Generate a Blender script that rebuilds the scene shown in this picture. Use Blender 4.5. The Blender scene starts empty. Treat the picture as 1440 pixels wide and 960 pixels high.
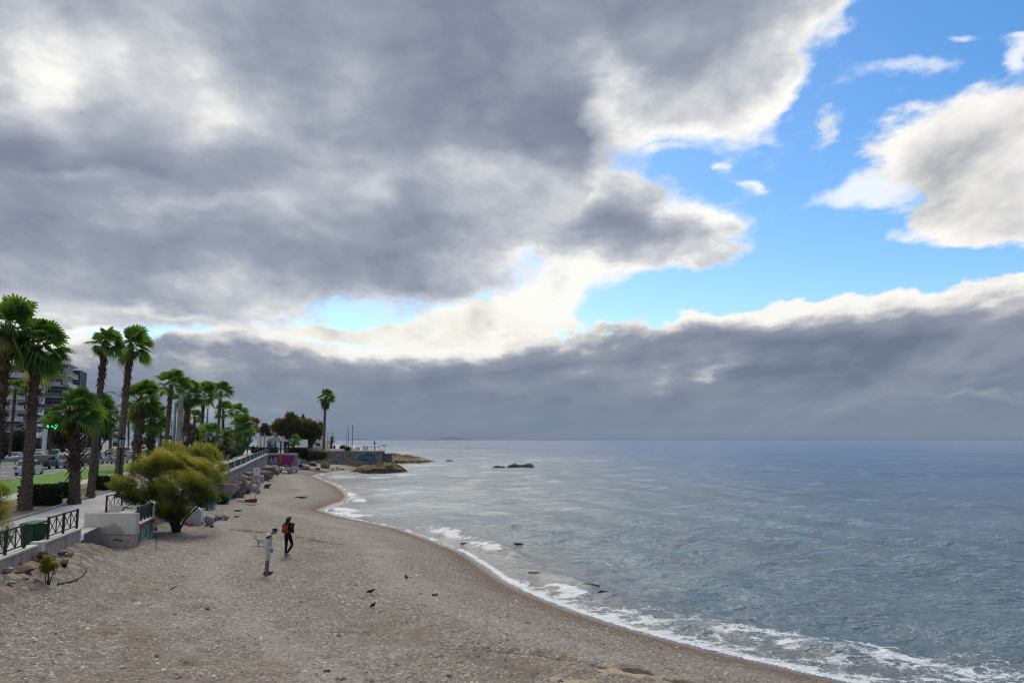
import bpy, bmesh, math, random
import numpy as np
from mathutils import Vector, Matrix, noise as mnoise

random.seed(7)
rng = np.random.default_rng(11)
scene = bpy.context.scene
COL = scene.collection
R = math.radians

# ------------------------------------------------------------------ camera
FPX, CAM_H = 1120.0, 6.0
PITCH = math.atan(138.0 / FPX)
cam_data = bpy.data.cameras.new('camera')
cam_data.sensor_width = 36.0
cam_data.lens = 36.0 * FPX / 1440.0
cam_data.clip_start, cam_data.clip_end = 0.1, 60000.0
cam = bpy.data.objects.new('camera', cam_data)
cam.location = (0, 0, CAM_H)
cam.rotation_euler = (math.pi / 2 + PITCH, 0, 0)
COL.objects.link(cam)
scene.camera = cam

vs = scene.view_settings
vs.view_transform = 'Standard'
vs.look = 'None'
vs.exposure = 0.25
vs.gamma = 1.0
vs.use_curve_mapping = False
scene.cycles.use_denoising = True
scene.cycles.filter_width = 1.1
try:
    scene.cycles.denoiser = 'OPENIMAGEDENOISE'
except Exception:
    pass
scene.cycles.max_bounces = 6
scene.cycles.transparent_max_bounces = 8


def ray(px, py):
    x, y = (px - 720.0) / FPX, (480.0 - py) / FPX
    c, s = math.cos(PITCH), math.sin(PITCH)
    return Vector((x, c - y * s, s + y * c))


def azel(px, py):
    d = ray(px, py).normalized()
    return math.atan2(d.x, d.y), math.asin(d.z)


def at_z(px, py, z):
    d = ray(px, py)
    t = (z - CAM_H) / d.z
    return Vector((d.x * t, d.y * t, z))


def at_y(px, py, Y):
    d = ray(px, py)
    t = Y / d.y
    return Vector((d.x * t, Y, CAM_H + d.z * t))


# ------------------------------------------------------------------ node DSL
class S:
    """one scalar/vector socket of a node tree, with operators"""
    def __init__(self, nt, sock):
        self.nt, self.s = nt, sock

    def _m(self, op, b=None, c=None, clamp=False):
        n = self.nt.nodes.new('ShaderNodeMath')
        n.operation = op
        n.use_clamp = clamp
        for i, v in enumerate((self, b, c)):
            if v is None:
                continue
            if isinstance(v, S):
                self.nt.links.new(v.s, n.inputs[i])
            else:
                n.inputs[i].default_value = v
        return S(self.nt, n.outputs[0])

    def __add__(s, o): return s._m('ADD', o)
    __radd__ = __add__
    def __sub__(s, o): return s._m('SUBTRACT', o)
    def __rsub__(s, o): return (s * -1.0) + o
    def __mul__(s, o): return s._m('MULTIPLY', o)
    __rmul__ = __mul__
    def __truediv__(s, o): return s._m('DIVIDE', o)
    def __pow__(s, o): return s._m('POWER', o)
    def mad(s, a, b): return s._m('MULTIPLY_ADD', a, b)
    def sin(s): return s._m('SINE')
    def abs(s): return s._m('ABSOLUTE')
    def max(s, o): return s._m('MAXIMUM', o)
    def min(s, o): return s._m('MINIMUM', o)
    def clamp(s): return s._m('ADD', 0.0, clamp=True)

    def smooth(s, a, b, lo=0.0, hi=1.0):
        n = s.nt.nodes.new('ShaderNodeMapRange')
        n.interpolation_type = 'SMOOTHSTEP'
        s.nt.links.new(s.s, n.inputs['Value'])
        n.inputs['From Min'].default_value = a
        n.inputs['From Max'].default_value = b
        n.inputs['To Min'].default_value = lo
        n.inputs['To Max'].default_value = hi
        return S(s.nt, n.outputs['Result'])


class T:
    """a node tree with shorthands"""
    def __init__(self, nt):
        self.nt = nt

    def new(self, typ): return self.nt.nodes.new(typ)
    def link(self, a, b): self.nt.links.new(a.s if isinstance(a, S) else a, b)

    def put(self, sock, v):
        if isinstance(v, S):
            self.nt.links.new(v.s, sock)
        else:
            sock.default_value = v

    def vec(self, x=0.0, y=0.0, z=0.0):
        n = self.new('ShaderNodeCombineXYZ')
        for i, v in enumerate((x, y, z)):
            self.put(n.inputs[i], v)
        return S(self.nt, n.outputs[0])

    def sep(self, v):
        n = self.new('ShaderNodeSeparateXYZ')
        self.link(v, n.inputs[0])
        return [S(self.nt, o) for o in n.outputs]

    def vm(self, op, a, b=None, c=None, out=0):
        n = self.new('ShaderNodeVectorMath')
        n.operation = op
        for i, v in enumerate((a, b, c)):
            if v is not None:
                self.put(n.inputs[i], v)
        if op in ('DOT_PRODUCT', 'LENGTH', 'DISTANCE'):
            return S(self.nt, n.outputs['Value'])
        return S(self.nt, n.outputs[0])

    def noise(self, v, scale=1.0, detail=4.0, rough=0.55, lac=2.0, dist=0.0, color=False, dims='3D'):
        n = self.new('ShaderNodeTexNoise')
        n.noise_dimensions = dims
        if v is not None:
            self.link(v, n.inputs['Vector'])
        n.inputs['Scale'].default_value = scale
        n.inputs['Detail'].default_value = detail
        n.inputs['Roughness'].default_value = rough
        n.inputs['Lacunarity'].default_value = lac
        n.inputs['Distortion'].default_value = dist
        return S(self.nt, n.outputs['Color' if color else 'Fac'])

    def voronoi(self, v, scale=1.0, feature='F1', out='Distance', rand=1.0):
        n = self.new('ShaderNodeTexVoronoi')
        n.feature = feature
        if v is not None:
            self.link(v, n.inputs['Vector'])
        n.inputs['Scale'].default_value = scale
        n.inputs['Randomness'].default_value = rand
        return S(self.nt, n.outputs[out])

    def ramp(self, f, stops, interp='LINEAR'):
        n = self.new('ShaderNodeValToRGB')
        n.color_ramp.interpolation = interp
        el = n.color_ramp.elements
        while len(el) < len(stops):
            el.new(0.5)
        for e, (p, c) in zip(el, stops):
            e.position = p
            e.color = (c[0], c[1], c[2], 1.0)
        self.link(f, n.inputs[0])
        return S(self.nt, n.outputs[0])

    def mix(self, f, a, b, mode='MIX'):
        n = self.new('ShaderNodeMix')
        n.data_type = 'RGBA'
        n.blend_type = mode
        n.clamp_factor = True
        self.put(n.inputs[0], f)
        for i, v in ((6, a), (7, b)):
            if isinstance(v, S):
                self.link(v, n.inputs[i])
            else:
                n.inputs[i].default_value = (v[0], v[1], v[2], 1.0)
        return S(self.nt, n.outputs[2])

    def curve(self, f, pts):
        """float curve over f in 0..1, pts as (x, y) in 0..1"""
        n = self.new('ShaderNodeFloatCurve')
        c = n.mapping.curves[0]
        n.mapping.use_clip = False
        c.points[0].location = pts[0]
        c.points[1].location = pts[-1]
        for p in pts[1:-1]:
            c.points.new(*p)
        for p in c.points:
            p.handle_type = 'AUTO_CLAMPED'
        n.mapping.update()
        self.link(f, n.inputs['Value'])
        return S(self.nt, n.outputs[0])

    def attr(self, name):
        n = self.new('ShaderNodeAttribute')
        n.attribute_name = name
        return S(self.nt, n.outputs['Fac'])

    def pos(self):
        n = self.new('ShaderNodeNewGeometry')
        return S(self.nt, n.outputs['Position'])

    def obj(self):
        n = self.new('ShaderNodeTexCoord')
        return S(self.nt, n.outputs['Object'])

    def random(self):
        n = self.new('ShaderNodeObjectInfo')
        return S(self.nt, n.outputs['Random'])

    def bump(self, h, strength=0.5, dist=0.05, normal=None):
        n = self.new('ShaderNodeBump')
        n.inputs['Strength'].default_value = strength
        n.inputs['Distance'].default_value = dist
        self.link(h, n.inputs['Height'])
        if normal is not None:
            self.link(normal, n.inputs['Normal'])
        return S(self.nt, n.outputs[0])
# ------------------------------------------------------------------ sky
SUN_AZ, SUN_EL = R(-11), R(44)          # hidden behind the cloud deck above the silver stretch of sea


def build_world():
    w = bpy.data.worlds.new('World')
    scene.world = w
    w.use_nodes = True
    nt = w.node_tree
    nt.nodes.clear()
    t = T(nt)
    tc = t.new('ShaderNodeTexCoord')
    d = S(nt, tc.outputs['Generated'])
    dn = t.vm('NORMALIZE', d)
    x, y, z = t.sep(dn)
    az = x._m('ARCTAN2', y)
    el = z._m('ARCSINE')
    uv = t.vec(az, el, 0.0)

    # billow noise, squeezed towards the horizon as a flat cloud deck is
    elp = (el.max(0.0) + 0.09)
    depth = elp ** -0.35
    nv = t.vec(az * depth, el * 1.9 * depth, z * 0.3)
    warpc = t.noise(t.vec(az * 1.0, el * 2.0, 3.7), 7.0, 5.0, 0.55, color=True)
    warp = t.vm('MULTIPLY', t.vm('SUBTRACT', warpc, (0.5, 0.5, 0.5)), (0.17, 0.10, 0.0))
    p = t.vm('ADD', uv, warp)
    paz, pel, _ = t.sep(p)
    n_a = t.noise(nv, 3.3, 9.0, 0.54, dist=0.3)
    lightoff = t.vm('ADD', nv, (-0.04, 0.06, 0.0))
    n_b = t.noise(lightoff, 3.3, 6.0, 0.54, dist=0.3)
    n_soft = (t.noise(t.vec(az * 1.0, el * 1.9, 9.1), 4.5, 6.0, 0.55, dist=0.4) - 0.5) * 2.2 + 0.5
    n_fine = t.noise(nv, 15.0, 6.0, 0.6, dist=0.2)
    n_streak = t.noise(t.vec(az * 1.3, el * 8.0 - az * 0.8, 2.2), 3.2, 6.0, 0.58)

    def curve_el(pts, src):
        """edge of a cloud as elevation over azimuth, pts in photo coordinates"""
        q = [azel(a, b) for a, b in pts]
        f = src.mad(1.0 / 1.6, 0.5)
        return t.curve(f, [(a / 1.6 + 0.5, e / 1.6) for a, e in q]) * 1.6

    def blob(px, py, rx, ry, amp, rot=0.0):
        a, e = azel(px, py)
        q = t.vm('SUBTRACT', p, (a, e, 0.0))
        if rot:
            vr = t.new('ShaderNodeVectorRotate')
            vr.rotation_type = 'Z_AXIS'
            t.link(q, vr.inputs['Vector'])
            vr.inputs['Angle'].default_value = R(rot)
            q = S(nt, vr.outputs[0])
        q = t.vm('MULTIPLY', q, (FPX / rx, FPX / ry, 0.0))
        r2 = t.vm('DOT_PRODUCT', q, q)
        return (r2 * -1.0)._m('EXPONENT') * amp

    def blobs(lst):
        acc = None
        for b in lst:
            g = blob(*b)
            acc = g if acc is None else acc + g
        return acc

    # --- the high grey sheet: all sky above a ragged lower edge
    sheet_edge = curve_el([(-60, 505), (80, 495), (200, 482), (270, 468), (400, 462), (520, 452), (620, 434), (720, 412),
                           (790, 388), (812, 320), (835, 245), (900, 215), (1000, 200), (1070, 168), (1120, 100),
                           (1190, 10), (1280, -120), (1420, -420)], paz)
    d_sheet = (pel - sheet_edge) * 9.0
    lobes = blobs([(800, 300, 105, 75, 1.0), (905, 325, 75, 50, 0.75), (975, 322, 48, 30, 0.5),
                   (1005, 362, 42, 15, 0.42, 10), (760, 415, 75, 36, 0.62), (930, 205, 70, 20, 0.35, 12)])
    thick_sheet = d_sheet.min(1.0).max(-0.6)
    edge_n = (n_a - 0.5) * 2.0
    T1 = (thick_sheet.max(lobes * 1.15 - 0.28)) + edge_n * 0.62 + (n_fine - 0.5) * 0.3
    mod = blobs([(50, 105, 78, 56, -0.40, -30), (20, 40, 70, 60, -0.30), (150, 70, 110, 60, -0.34), (275, 125, 150, 62, -0.52, 8),
                 (215, 165, 120, 26, -0.25, -20), (360, 160, 90, 40, -0.2),
                 (95, 165, 40, 26, -0.34, -30), (20, 195, 160, 34, 0.62, -24), (150, 235, 120, 18, 0.3, -14), (270, 285, 90, 15, -0.42, -8),
                 (120, 252, 70, 9, -0.42, -6), (690, 235, 100, 30, -0.42), (780, 255, 70, 40, -0.40), (600, 275, 190, 22, -0.26, 4),
                 (400, 300, 80, 20, -0.2), (850, 105, 46, 34, -0.62, 20), (900, 140, 70, 40, -0.34, 20), (960, 205, 80, 26, -0.55, 12), (1085, 130, 60, 50, -0.4),
                 (520, 195, 80, 36, 0.28), (840, 285, 44, 40, 0.50), (925, 315, 26, 44, 0.35), (700, 50, 330, 90, 0.30, -8), (620, 20, 90, 50, 0.2),
                 (800, 180, 110, 40, 0.36), (700, 160, 120, 50, 0.2), (470, 385, 330, 40, 0.40, -3), (640, 395, 140, 22, 0.25), (90, 330, 240, 24, 0.34), (150, 425, 170, 18, 0.3),
                 (740, 345, 110, 24, 0.24), (120, 462, 180, 18, 0.1), (225, 440, 60, 7, -0.4), (130, 480, 80, 8, -0.45), (820, 368, 130, 26, -0.46), (745, 412, 90, 30, -0.5), (520, 330, 240, 16, -0.16), (230, 355, 200, 12, -0.12)])
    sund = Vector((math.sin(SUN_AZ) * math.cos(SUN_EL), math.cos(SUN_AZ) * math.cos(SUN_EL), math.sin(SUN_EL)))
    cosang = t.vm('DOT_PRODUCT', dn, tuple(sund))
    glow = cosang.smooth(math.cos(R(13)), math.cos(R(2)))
    thin = (T1.min(0.95) + mod - el.smooth(0.55, 0.95) * 0.75 - glow * 0.9 - y.smooth(0.35, -0.5) * 0.45 + (n_soft - 0.5) * 0.5)  # unseen sheet overhead and behind the camera brightened to light beach and sea
    cov1 = T1.smooth(-0.10, 0.22)

    # --- scattered cumulus and wisps on the right
    cum = blobs([(1420, 205, 92, 68, 1.0, 15), (1300, 220, 75, 38, 0.85, 20), (1345, 285, 85, 46, 0.9), (1440, 310, 60, 34, 0.8),
                 (1480, 240, 80, 90, 0.8)])
    wisp = blobs([(1235, 268, 50, 26, 0.5), (1180, 292, 70, 18, 0.46), (1265, 328, 50, 10, 0.42, 14), (1265, 102, 52, 14, 0.42, 10), (1340, 56, 30, 12, 0.5, 24), (1425, 72, 34, 13, 0.6, 30), (1040, 238, 14, 12, 0.55),
                  (1062, 260, 14, 8, 0.5, 30), (980, 254, 26, 10, 0.3, -15), (1115, 345, 20, 10, 0.2), (1210, 120, 60, 9, 0.16)])
    T2 = (cum - 0.42) * 1.25 + edge_n * 0.70 + (n_fine - 0.5) * 0.45
    T3 = wisp - 0.24 + edge_n * 0.8 + (n_fine - 0.5) * 0.9
    cov2 = T2.smooth(-0.12, 0.22)
    cov3 = T3.smooth(-0.06, 0.5) * 0.8

    # --- the low bank along the horizon, with its sunlit upper rim
    rim = curve_el([(-60, 480), (100, 478), (220, 470), (300, 462), (400, 470), (520, 482), (600, 485), (700, 470),
                    (800, 462), (900, 446), (1000, 432), (1100, 426), (1200, 418), (1300, 404), (1440, 380), (1700, 350)], paz)
    pz2, pe2, _ = t.sep(t.vm('ADD', uv, t.vm('MULTIPLY', warp, (0.4, 0.4, 0.0))))
    rim_d = (rim - pe2) * 13.0
    T4 = rim_d + edge_n * 0.36 + (n_fine - 0.5) * 0.55
    cov4 = T4.smooth(-0.02, 0.07)
    # the bright milky strip between sheet and bank
    strip = blobs([(330, 454, 90, 9, 0.62), (450, 464, 130, 13, 0.75, -6), (590, 468, 130, 22, 0.72, -4), (720, 448, 110, 26, 0.75), (240, 446, 40, 8, 0.4), (110, 468, 50, 8, 0.42),
                   (800, 440, 50, 16, 0.5), (640, 436, 60, 14, 0.5)])
    T5 = strip - 0.35 + edge_n * 1.0 + (n_fine - 0.5) * 0.7
    cov5 = T5.smooth(-0.05, 0.22)

    # --- colours (pixel-linear, divided by the 0.1 background strength below)
    relief = (n_a - n_b) + (n_fine - 0.5) * -0.24

    def shade(th, stops):
        return t.ramp(th, stops)

    white, cream = (0.93, 0.92, 0.89), (1.0, 0.985, 0.93)
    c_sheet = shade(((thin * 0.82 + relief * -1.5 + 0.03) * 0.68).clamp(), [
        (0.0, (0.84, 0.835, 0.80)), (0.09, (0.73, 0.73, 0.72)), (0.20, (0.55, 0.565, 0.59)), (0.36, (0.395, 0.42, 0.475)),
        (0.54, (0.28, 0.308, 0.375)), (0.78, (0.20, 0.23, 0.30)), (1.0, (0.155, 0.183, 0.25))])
    c_cum = shade((T2.min(0.9) * 0.34 - 0.03 + relief * -2.6 + blobs([(1400, 275, 90, 22, 0.35), (1420, 200, 60, 18, 0.2), (1330, 245, 60, 16, 0.16)]) + (n_soft - 0.5) * 0.45).clamp(), [
        (0.0, (0.83, 0.82, 0.80)), (0.28, (0.73, 0.71, 0.685)), (0.55, (0.58, 0.58, 0.58)), (0.9, (0.38, 0.39, 0.42))])
    bank_mod = blobs([(1000, 520, 46, 7, -0.42, 3), (950, 512, 80, 16, -0.16), (1385, 561, 60, 4, -0.4), (1250, 570, 60, 3, -0.12), (560, 530, 300, 20, 0.0),
                      (1040, 470, 380, 20, 0.16, 3), (1300, 535, 200, 12, 0.12), (700, 605, 900, 22, -0.02), (150, 520, 300, 40, -0.16), (880, 500, 160, 16, 0.10), (330, 500, 200, 10, 0.1), (480, 555, 260, 8, -0.06), (620, 575, 300, 5, 0.05)])
    th4 = (rim_d * 1.7 - 0.05).max(0.0).min(1.0) * 0.62 + T4.smooth(0.0, 0.45) * 0.34 + az.smooth(-0.15, -0.42) * 0.12 + bank_mod + (n_streak - 0.5) * 1.15 + relief * -1.5 - 0.10
    th4 = th4 * 0.86
    c_bank = shade(th4.clamp(), [
        (0.0, (0.83, 0.81, 0.77)), (0.16, (0.70, 0.69, 0.665)), (0.32, (0.45, 0.455, 0.475)), (0.52, (0.25, 0.278, 0.34)),
        (0.80, (0.175, 0.207, 0.272)), (1.0, (0.13, 0.163, 0.225))])
    # rain-grey air low over the water
    low = el.smooth(0.0, 0.10)
    c_bank = t.mix((1.0 - low) * 0.75, c_bank, (0.165, 0.215, 0.28))
    c_strip = shade((T5 * 0.22 + relief * -2.4 + (n_soft - 0.5) * 0.7 + (n_fine - 0.5) * 0.5 + 0.1).clamp(), [(0.0, (0.82, 0.81, 0.75)), (0.3, (0.73, 0.715, 0.655)), (0.6, (0.58, 0.58, 0.57)), (1.0, (0.41, 0.42, 0.44))])

    sky = t.new('ShaderNodeTexSky')
    sky.sky_type = 'NISHITA'
    sky.sun_disc = False
    sky.sun_elevation = SUN_EL
    sky.sun_rotation = SUN_AZ
    sky.altitude = 0
    sky.air_density = 1.0
    sky.dust_density = 0.4
    sky.ozone_density = 2.5
    hs = t.new('ShaderNodeHueSaturation')
    hs.inputs['Saturation'].default_value = 1.34
    hs.inputs['Value'].default_value = 1.18
    nt.links.new(sky.outputs[0], hs.inputs['Color'])
    blue = S(nt, hs.outputs[0])

    def x10(c):
        return t.vm('SCALE', c) if False else t.vm('MULTIPLY', c, (10.0, 10.0, 10.0))

    out = t.mix(cov3, blue, x10(S(nt, t.mix(0.0, (0.86, 0.87, 0.9), (1, 1, 1)).s)))
    out = t.mix(cov2, out, x10(c_cum))
    out = t.mix(cov5, out, x10(c_strip))
    # unseen aureole round the hidden sun, added to brighten sea and beach
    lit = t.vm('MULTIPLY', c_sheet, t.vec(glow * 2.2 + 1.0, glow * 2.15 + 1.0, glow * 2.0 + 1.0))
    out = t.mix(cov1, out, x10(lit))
    out = t.mix(cov4, out, x10(c_bank))
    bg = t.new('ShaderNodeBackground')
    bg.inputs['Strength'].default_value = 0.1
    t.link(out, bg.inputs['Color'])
    wo = t.new('ShaderNodeOutputWorld')
    nt.links.new(bg.outputs[0], wo.inputs['Surface'])
    try:
        w.cycles.sampling_method = 'MANUAL'
        w.cycles.sample_map_resolution = 512
    except Exception:
        pass

    sd = bpy.data.lights.new('sun', 'SUN')
    sd.energy = 1.5
    sd.angle = R(22)
    sd.color = (1.0, 0.94, 0.85)
    so = bpy.data.objects.new('sun', sd)
    v = Vector((math.sin(SUN_AZ) * math.cos(SUN_EL), math.cos(SUN_AZ) * math.cos(SUN_EL), math.sin(SUN_EL)))
    so.rotation_euler = v.to_track_quat('Z', 'Y').to_euler()
    so.location = v * 100
    COL.objects.link(so)


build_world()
# ------------------------------------------------------------------ numpy noise
def _h(ix, iy, seed):
    n = (ix.astype(np.int64) * 374761393 + iy.astype(np.int64) * 668265263 + seed * 144269504) & 0x7fffffff
    n = ((n ^ (n >> 13)) * 1274126177) & 0x7fffffff
    return ((n ^ (n >> 16)) & 0xffff) / 65535.0


def vnoise(x, y, seed=0):
    ix, iy = np.floor(x), np.floor(y)
    fx, fy = x - ix, y - iy
    u, v = fx * fx * fx * (fx * (fx * 6 - 15) + 10), fy * fy * fy * (fy * (fy * 6 - 15) + 10)
    a, b = _h(ix, iy, seed), _h(ix + 1, iy, seed)
    c, d = _h(ix, iy + 1, seed), _h(ix + 1, iy + 1, seed)
    return (a * (1 - u) + b * u) * (1 - v) + (c * (1 - u) + d * u) * v


def fbm(x, y, oct=4, seed=0, gain=0.5):
    s, a, t = 0.0, 1.0, 0.0
    for i in range(oct):
        s = s + a * (vnoise(x, y, seed + i * 17) - 0.5)
        t += a
        a *= gain
        x, y = x * 2.03 + 11.3, y * 2.03 - 7.1
    return s / t * 2.0


def sstep(a, b, x):
    q = np.clip((x - a) / (b - a), 0, 1)
    return q * q * (3 - 2 * q)


def polydist(x, y, pts):
    """distance to an open polyline and the length along it"""
    best = np.full(x.shape, 1e9)
    along = np.zeros(x.shape)
    L = 0.0
    for (ax, ay), (bx, by) in zip(pts[:-1], pts[1:]):
        dx, dy = bx - ax, by - ay
        l2 = dx * dx + dy * dy
        q = np.clip(((x - ax) * dx + (y - ay) * dy) / l2, 0, 1)
        d = np.hypot(x - ax - q * dx, y - ay - q * dy)
        m = d < best
        best = np.where(m, d, best)
        along = np.where(m, L + q * math.sqrt(l2), along)
        L += math.sqrt(l2)
    return best, along


def inside(x, y, poly):
    c = np.zeros(x.shape, bool)
    n = len(poly)
    for i in range(n):
        x0, y0 = poly[i]
        x1, y1 = poly[(i + 1) % n]
        if y0 == y1:
            continue
        m = ((y0 > y) != (y1 > y)) & (x < (x1 - x0) * (y - y0) / (y1 - y0) + x0)
        c ^= m
    return c


# ------------------------------------------------------------------ plan of the place
SHORE_PX = [(1190, 960), (1095, 938), (1000, 915), (930, 897), (870, 880), (800, 857), (745, 835), (712, 818), (680, 795),
            (655, 779), (640, 772), (600, 757), (560, 743), (520, 735), (482, 727), (452, 718), (470, 710), (486, 705), (491, 699),
            (487, 692), (474, 683), (452, 674), (440, 669), (455, 665.5), (480, 662.5), (500, 661)]
SHORE = [tuple(at_z(a, b, 0.0).xy) for a, b in SHORE_PX]
d0 = Vector(SHORE[0]) - Vector(SHORE[2])
SHORE = [tuple(Vector(SHORE[0]) + d0 * 8), tuple(Vector(SHORE[0]) + d0 * 1.5)] + SHORE + [
    (-31, 168), (-31.5, 178), (-34, 200), (-42, 240), (-62, 330), (-95, 480), (-300, 800), (-2500, 1500)]
LAND = SHORE + [(-4000, 1500), (-4000, -400), (SHORE[0][0], -400)]

# inland frame: s runs along the promenade, t runs inland from its seaward edge
O2 = Vector((-17.0, 31.6))
A2 = Vector((-0.239, 0.971)).normalized()
N2 = Vector((-A2.y, A2.x))


def st(s, t):
    p = O2 + A2 * s + N2 * t
    return p.x, p.y


def to_st(x, y):
    rx, ry = x - O2.x, y - O2.y
    return rx * A2.x + ry * A2.y, rx * N2.x + ry * N2.y


def prom_z(s):
    return 2.2 + 0.012 * np.clip(s, -30, 108)


def road_z(s):
    return 2.45 + 0.0014 * np.clip(s, -40, 700)


T_PROM, T_BED, T_PATH, T_LAWN, T_ROAD = 4.4, 8.4, 10.0, 17.0, 40.0


def inland_z(s, t):
    """height of the made ground behind the sea wall"""
    pz, rz = prom_z(s), road_z(s)
    k = np.clip((t - T_PROM) / (T_LAWN - T_PROM), 0, 1)
    return pz * (1 - k) + rz * k


def signed_shore(x, y):
    d, al = polydist(x, y, SHORE)
    return np.where(inside(x, y, LAND), d, -d), al


SCARPS = [[at_z(a, b, 1.3).xy for a, b in pl] for pl in (
    [(640, 890), (700, 893), (760, 892), (812, 900), (842, 905)], [(845, 915), (905, 908), (985, 930)],
    [(325, 740), (370, 742), (420, 747)], [(430, 748), (475, 752)])]


def bank_amount(s, t):
    return sstep(-2.6 + 0.0 * s, -0.35, t) * (1 - sstep(-0.5, 2.0, s)) * sstep(-40, -20, s)


def beach_h(x, y, sd=None, fine=True):
    if sd is None:
        sd, _ = signed_shore(x, y)
    w = fbm(x * 0.10, y * 0.10, 3, 5) * 1.2
    q = sd + np.clip(sd * 0.25, 0, 1) * w
    h = np.interp(q, [-60, -25, -8, -2, 0, 1.0, 2.6, 4.5, 9, 16, 30, 60], [-6, -3, -0.9, -0.22, 0.0, 0.16, 0.42, 0.72, 1.0, 1.35, 1.65, 1.8])
    land = np.clip(sd / 5.0, 0, 1)
    h = h + land * fbm(x * 0.22, y * 0.22, 4, 9) * 0.10
    for pl in SCARPS:
        d, _ = polydist(x, y, [tuple(p) for p in pl])
        h = h - 0.10 * np.exp(-(d / 0.28) ** 2) * land + 0.05 * np.exp(-((d - 0.6) / 0.5) ** 2) * land
    if fine:
        h = h + land * (np.abs(fbm(x * 1.9, y * 1.9, 3, 21)) - 0.25) * -0.10 + land * fbm(x * 5.0, y * 5.0, 2, 33) * 0.028
    # apron of rubble and earth banked against the sea wall
    s, t = to_st(x, y)
    h = h + bank_amount(s, t) * (0.74 + 0.14 * fbm(x * 1.3, y * 1.3, 3, 71))
    return h


def bh(x, y):
    return float(beach_h(np.array([float(x)]), np.array([float(y)]))[0])


def gnd(px, py, z0=1.4):
    """the point of the beach seen at a photo position"""
    z = z0
    for _ in range(12):
        p = at_z(px, py, z)
        z = 0.5 * z + 0.5 * bh(p.x, p.y)
    p = at_z(px, py, z)
    return Vector((p.x, p.y, bh(p.x, p.y)))


def inland(px, d):
    """the point of the made ground on the photo column px at distance d"""
    x = (px - 720.0) / FPX * d
    y = d
    # column px belongs to a pitched camera: solve for the ray at ground height
    for _ in range(4):
        s, t = to_st(x, y)
        z = float(inland_z(s, t))
        x = (px - 720.0) / FPX * (y * math.cos(PITCH) + (z - CAM_H) * math.sin(PITCH))
    return Vector((x, y, z))


# ------------------------------------------------------------------ objects
def tag(o, label=None, cat=None, group=None, kind=None):
    if label: o['label'] = label
    if cat: o['category'] = cat
    if group: o['group'] = group
    if kind: o['kind'] = kind
    return o


def link_mesh(name, me, mats, parent=None, loc=None):
    o = bpy.data.objects.new(name, me)
    for m in (mats if isinstance(mats, (list, tuple)) else [mats]):
        if m is not None and len(me.materials) < 8 and (isinstance(mats, (list, tuple)) or not me.materials):
            me.materials.append(m)
    COL.objects.link(o)
    if parent is not None:
        o.parent = parent
    if loc is not None:
        o.location = loc
    return o


def thing(name, label, cat, loc=(0, 0, 0), rz=0.0, group=None):
    o = bpy.data.objects.new(name, None)
    o.empty_display_size = 0.2
    o.location = loc
    o.rotation_euler = (0, 0, rz)
    COL.objects.link(o)
    return tag(o, label, cat, group)


def dup(root, loc=None, rz=None, label=None, scale=None, group=None):
    r = root.copy()
    COL.objects.link(r)
    if loc is not None: r.location = loc
    if rz is not None: r.rotation_euler = (0, 0, rz)
    if scale is not None: r.scale = scale if hasattr(scale, '__len__') else (scale,) * 3
    if label: r['label'] = label
    if group: r['group'] = group
    for ch in list(root.children):
        c = ch.copy()
        COL.objects.link(c)
        c.parent = r
        for g in list(ch.children):
            e = g.copy()
            COL.objects.link(e)
            e.parent = c
    return r


def np_mesh(name, verts, faces, attrs=None, smooth=False):
    """mesh from numpy: faces is an (n,4) or (n,3) index array"""
    me = bpy.data.meshes.new(name)
    verts = np.asarray(verts, np.float32)
    faces = np.asarray(faces, np.int32)
    k = faces.shape[1]
    me.vertices.add(len(verts))
    me.vertices.foreach_set('co', verts.ravel())
    me.loops.add(faces.size)
    me.loops.foreach_set('vertex_index', faces.ravel())
    me.polygons.add(len(faces))
    me.polygons.foreach_set('loop_start', np.arange(0, faces.size, k, dtype=np.int32))
    me.polygons.foreach_set('loop_total', np.full(len(faces), k, np.int32))
    if smooth:
        me.polygons.foreach_set('use_smooth', np.ones(len(faces), bool))
    for an, av in (attrs or {}).items():
        a = me.attributes.new(an, 'FLOAT', 'POINT')
        a.data.foreach_set('value', np.asarray(av, np.float32))
    me.update(calc_edges=True)
    me.validate()
    return me


def grid_mesh(name, X, Y, Z, keep=None, attrs=None, smooth=True):
    nr, nc = X.shape
    idx = np.arange(nr * nc).reshape(nr, nc)
    f = np.stack([idx[:-1, :-1], idx[:-1, 1:], idx[1:, 1:], idx[1:, :-1]], -1).reshape(-1, 4)
    if keep is not None:
        k = keep.ravel()
        f = f[k[f].any(1)]
        used = np.zeros(nr * nc, bool)
        used[f] = True
        new = np.cumsum(used) - 1
        f = new[f]
        v = np.stack([X.ravel(), Y.ravel(), Z.ravel()], 1)[used]
        attrs = {a: b.ravel()[used] for a, b in (attrs or {}).items()}
    else:
        v = np.stack([X.ravel(), Y.ravel(), Z.ravel()], 1)
        attrs = {a: b.ravel() for a, b in (attrs or {}).items()}
    return np_mesh(name, v, f, attrs, smooth)


def material(name):
    m = bpy.data.materials.new(name)
    m.use_nodes = True
    nt = m.node_tree
    b = nt.nodes['Principled BSDF']
    return m, T(nt), b


def pset(t, b, color=None, rough=None, spec=None, metal=None, normal=None):
    if color is not None:
        if isinstance(color, S): t.link(color, b.inputs['Base Color'])
        else: b.inputs['Base Color'].default_value = (*color[:3], 1)
    if rough is not None: t.put(b.inputs['Roughness'], rough)
    if spec is not None: t.put(b.inputs['Specular IOR Level'], spec)
    if metal is not None: t.put(b.inputs['Metallic'], metal)
    if normal is not None: t.link(normal, b.inputs['Normal'])


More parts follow.
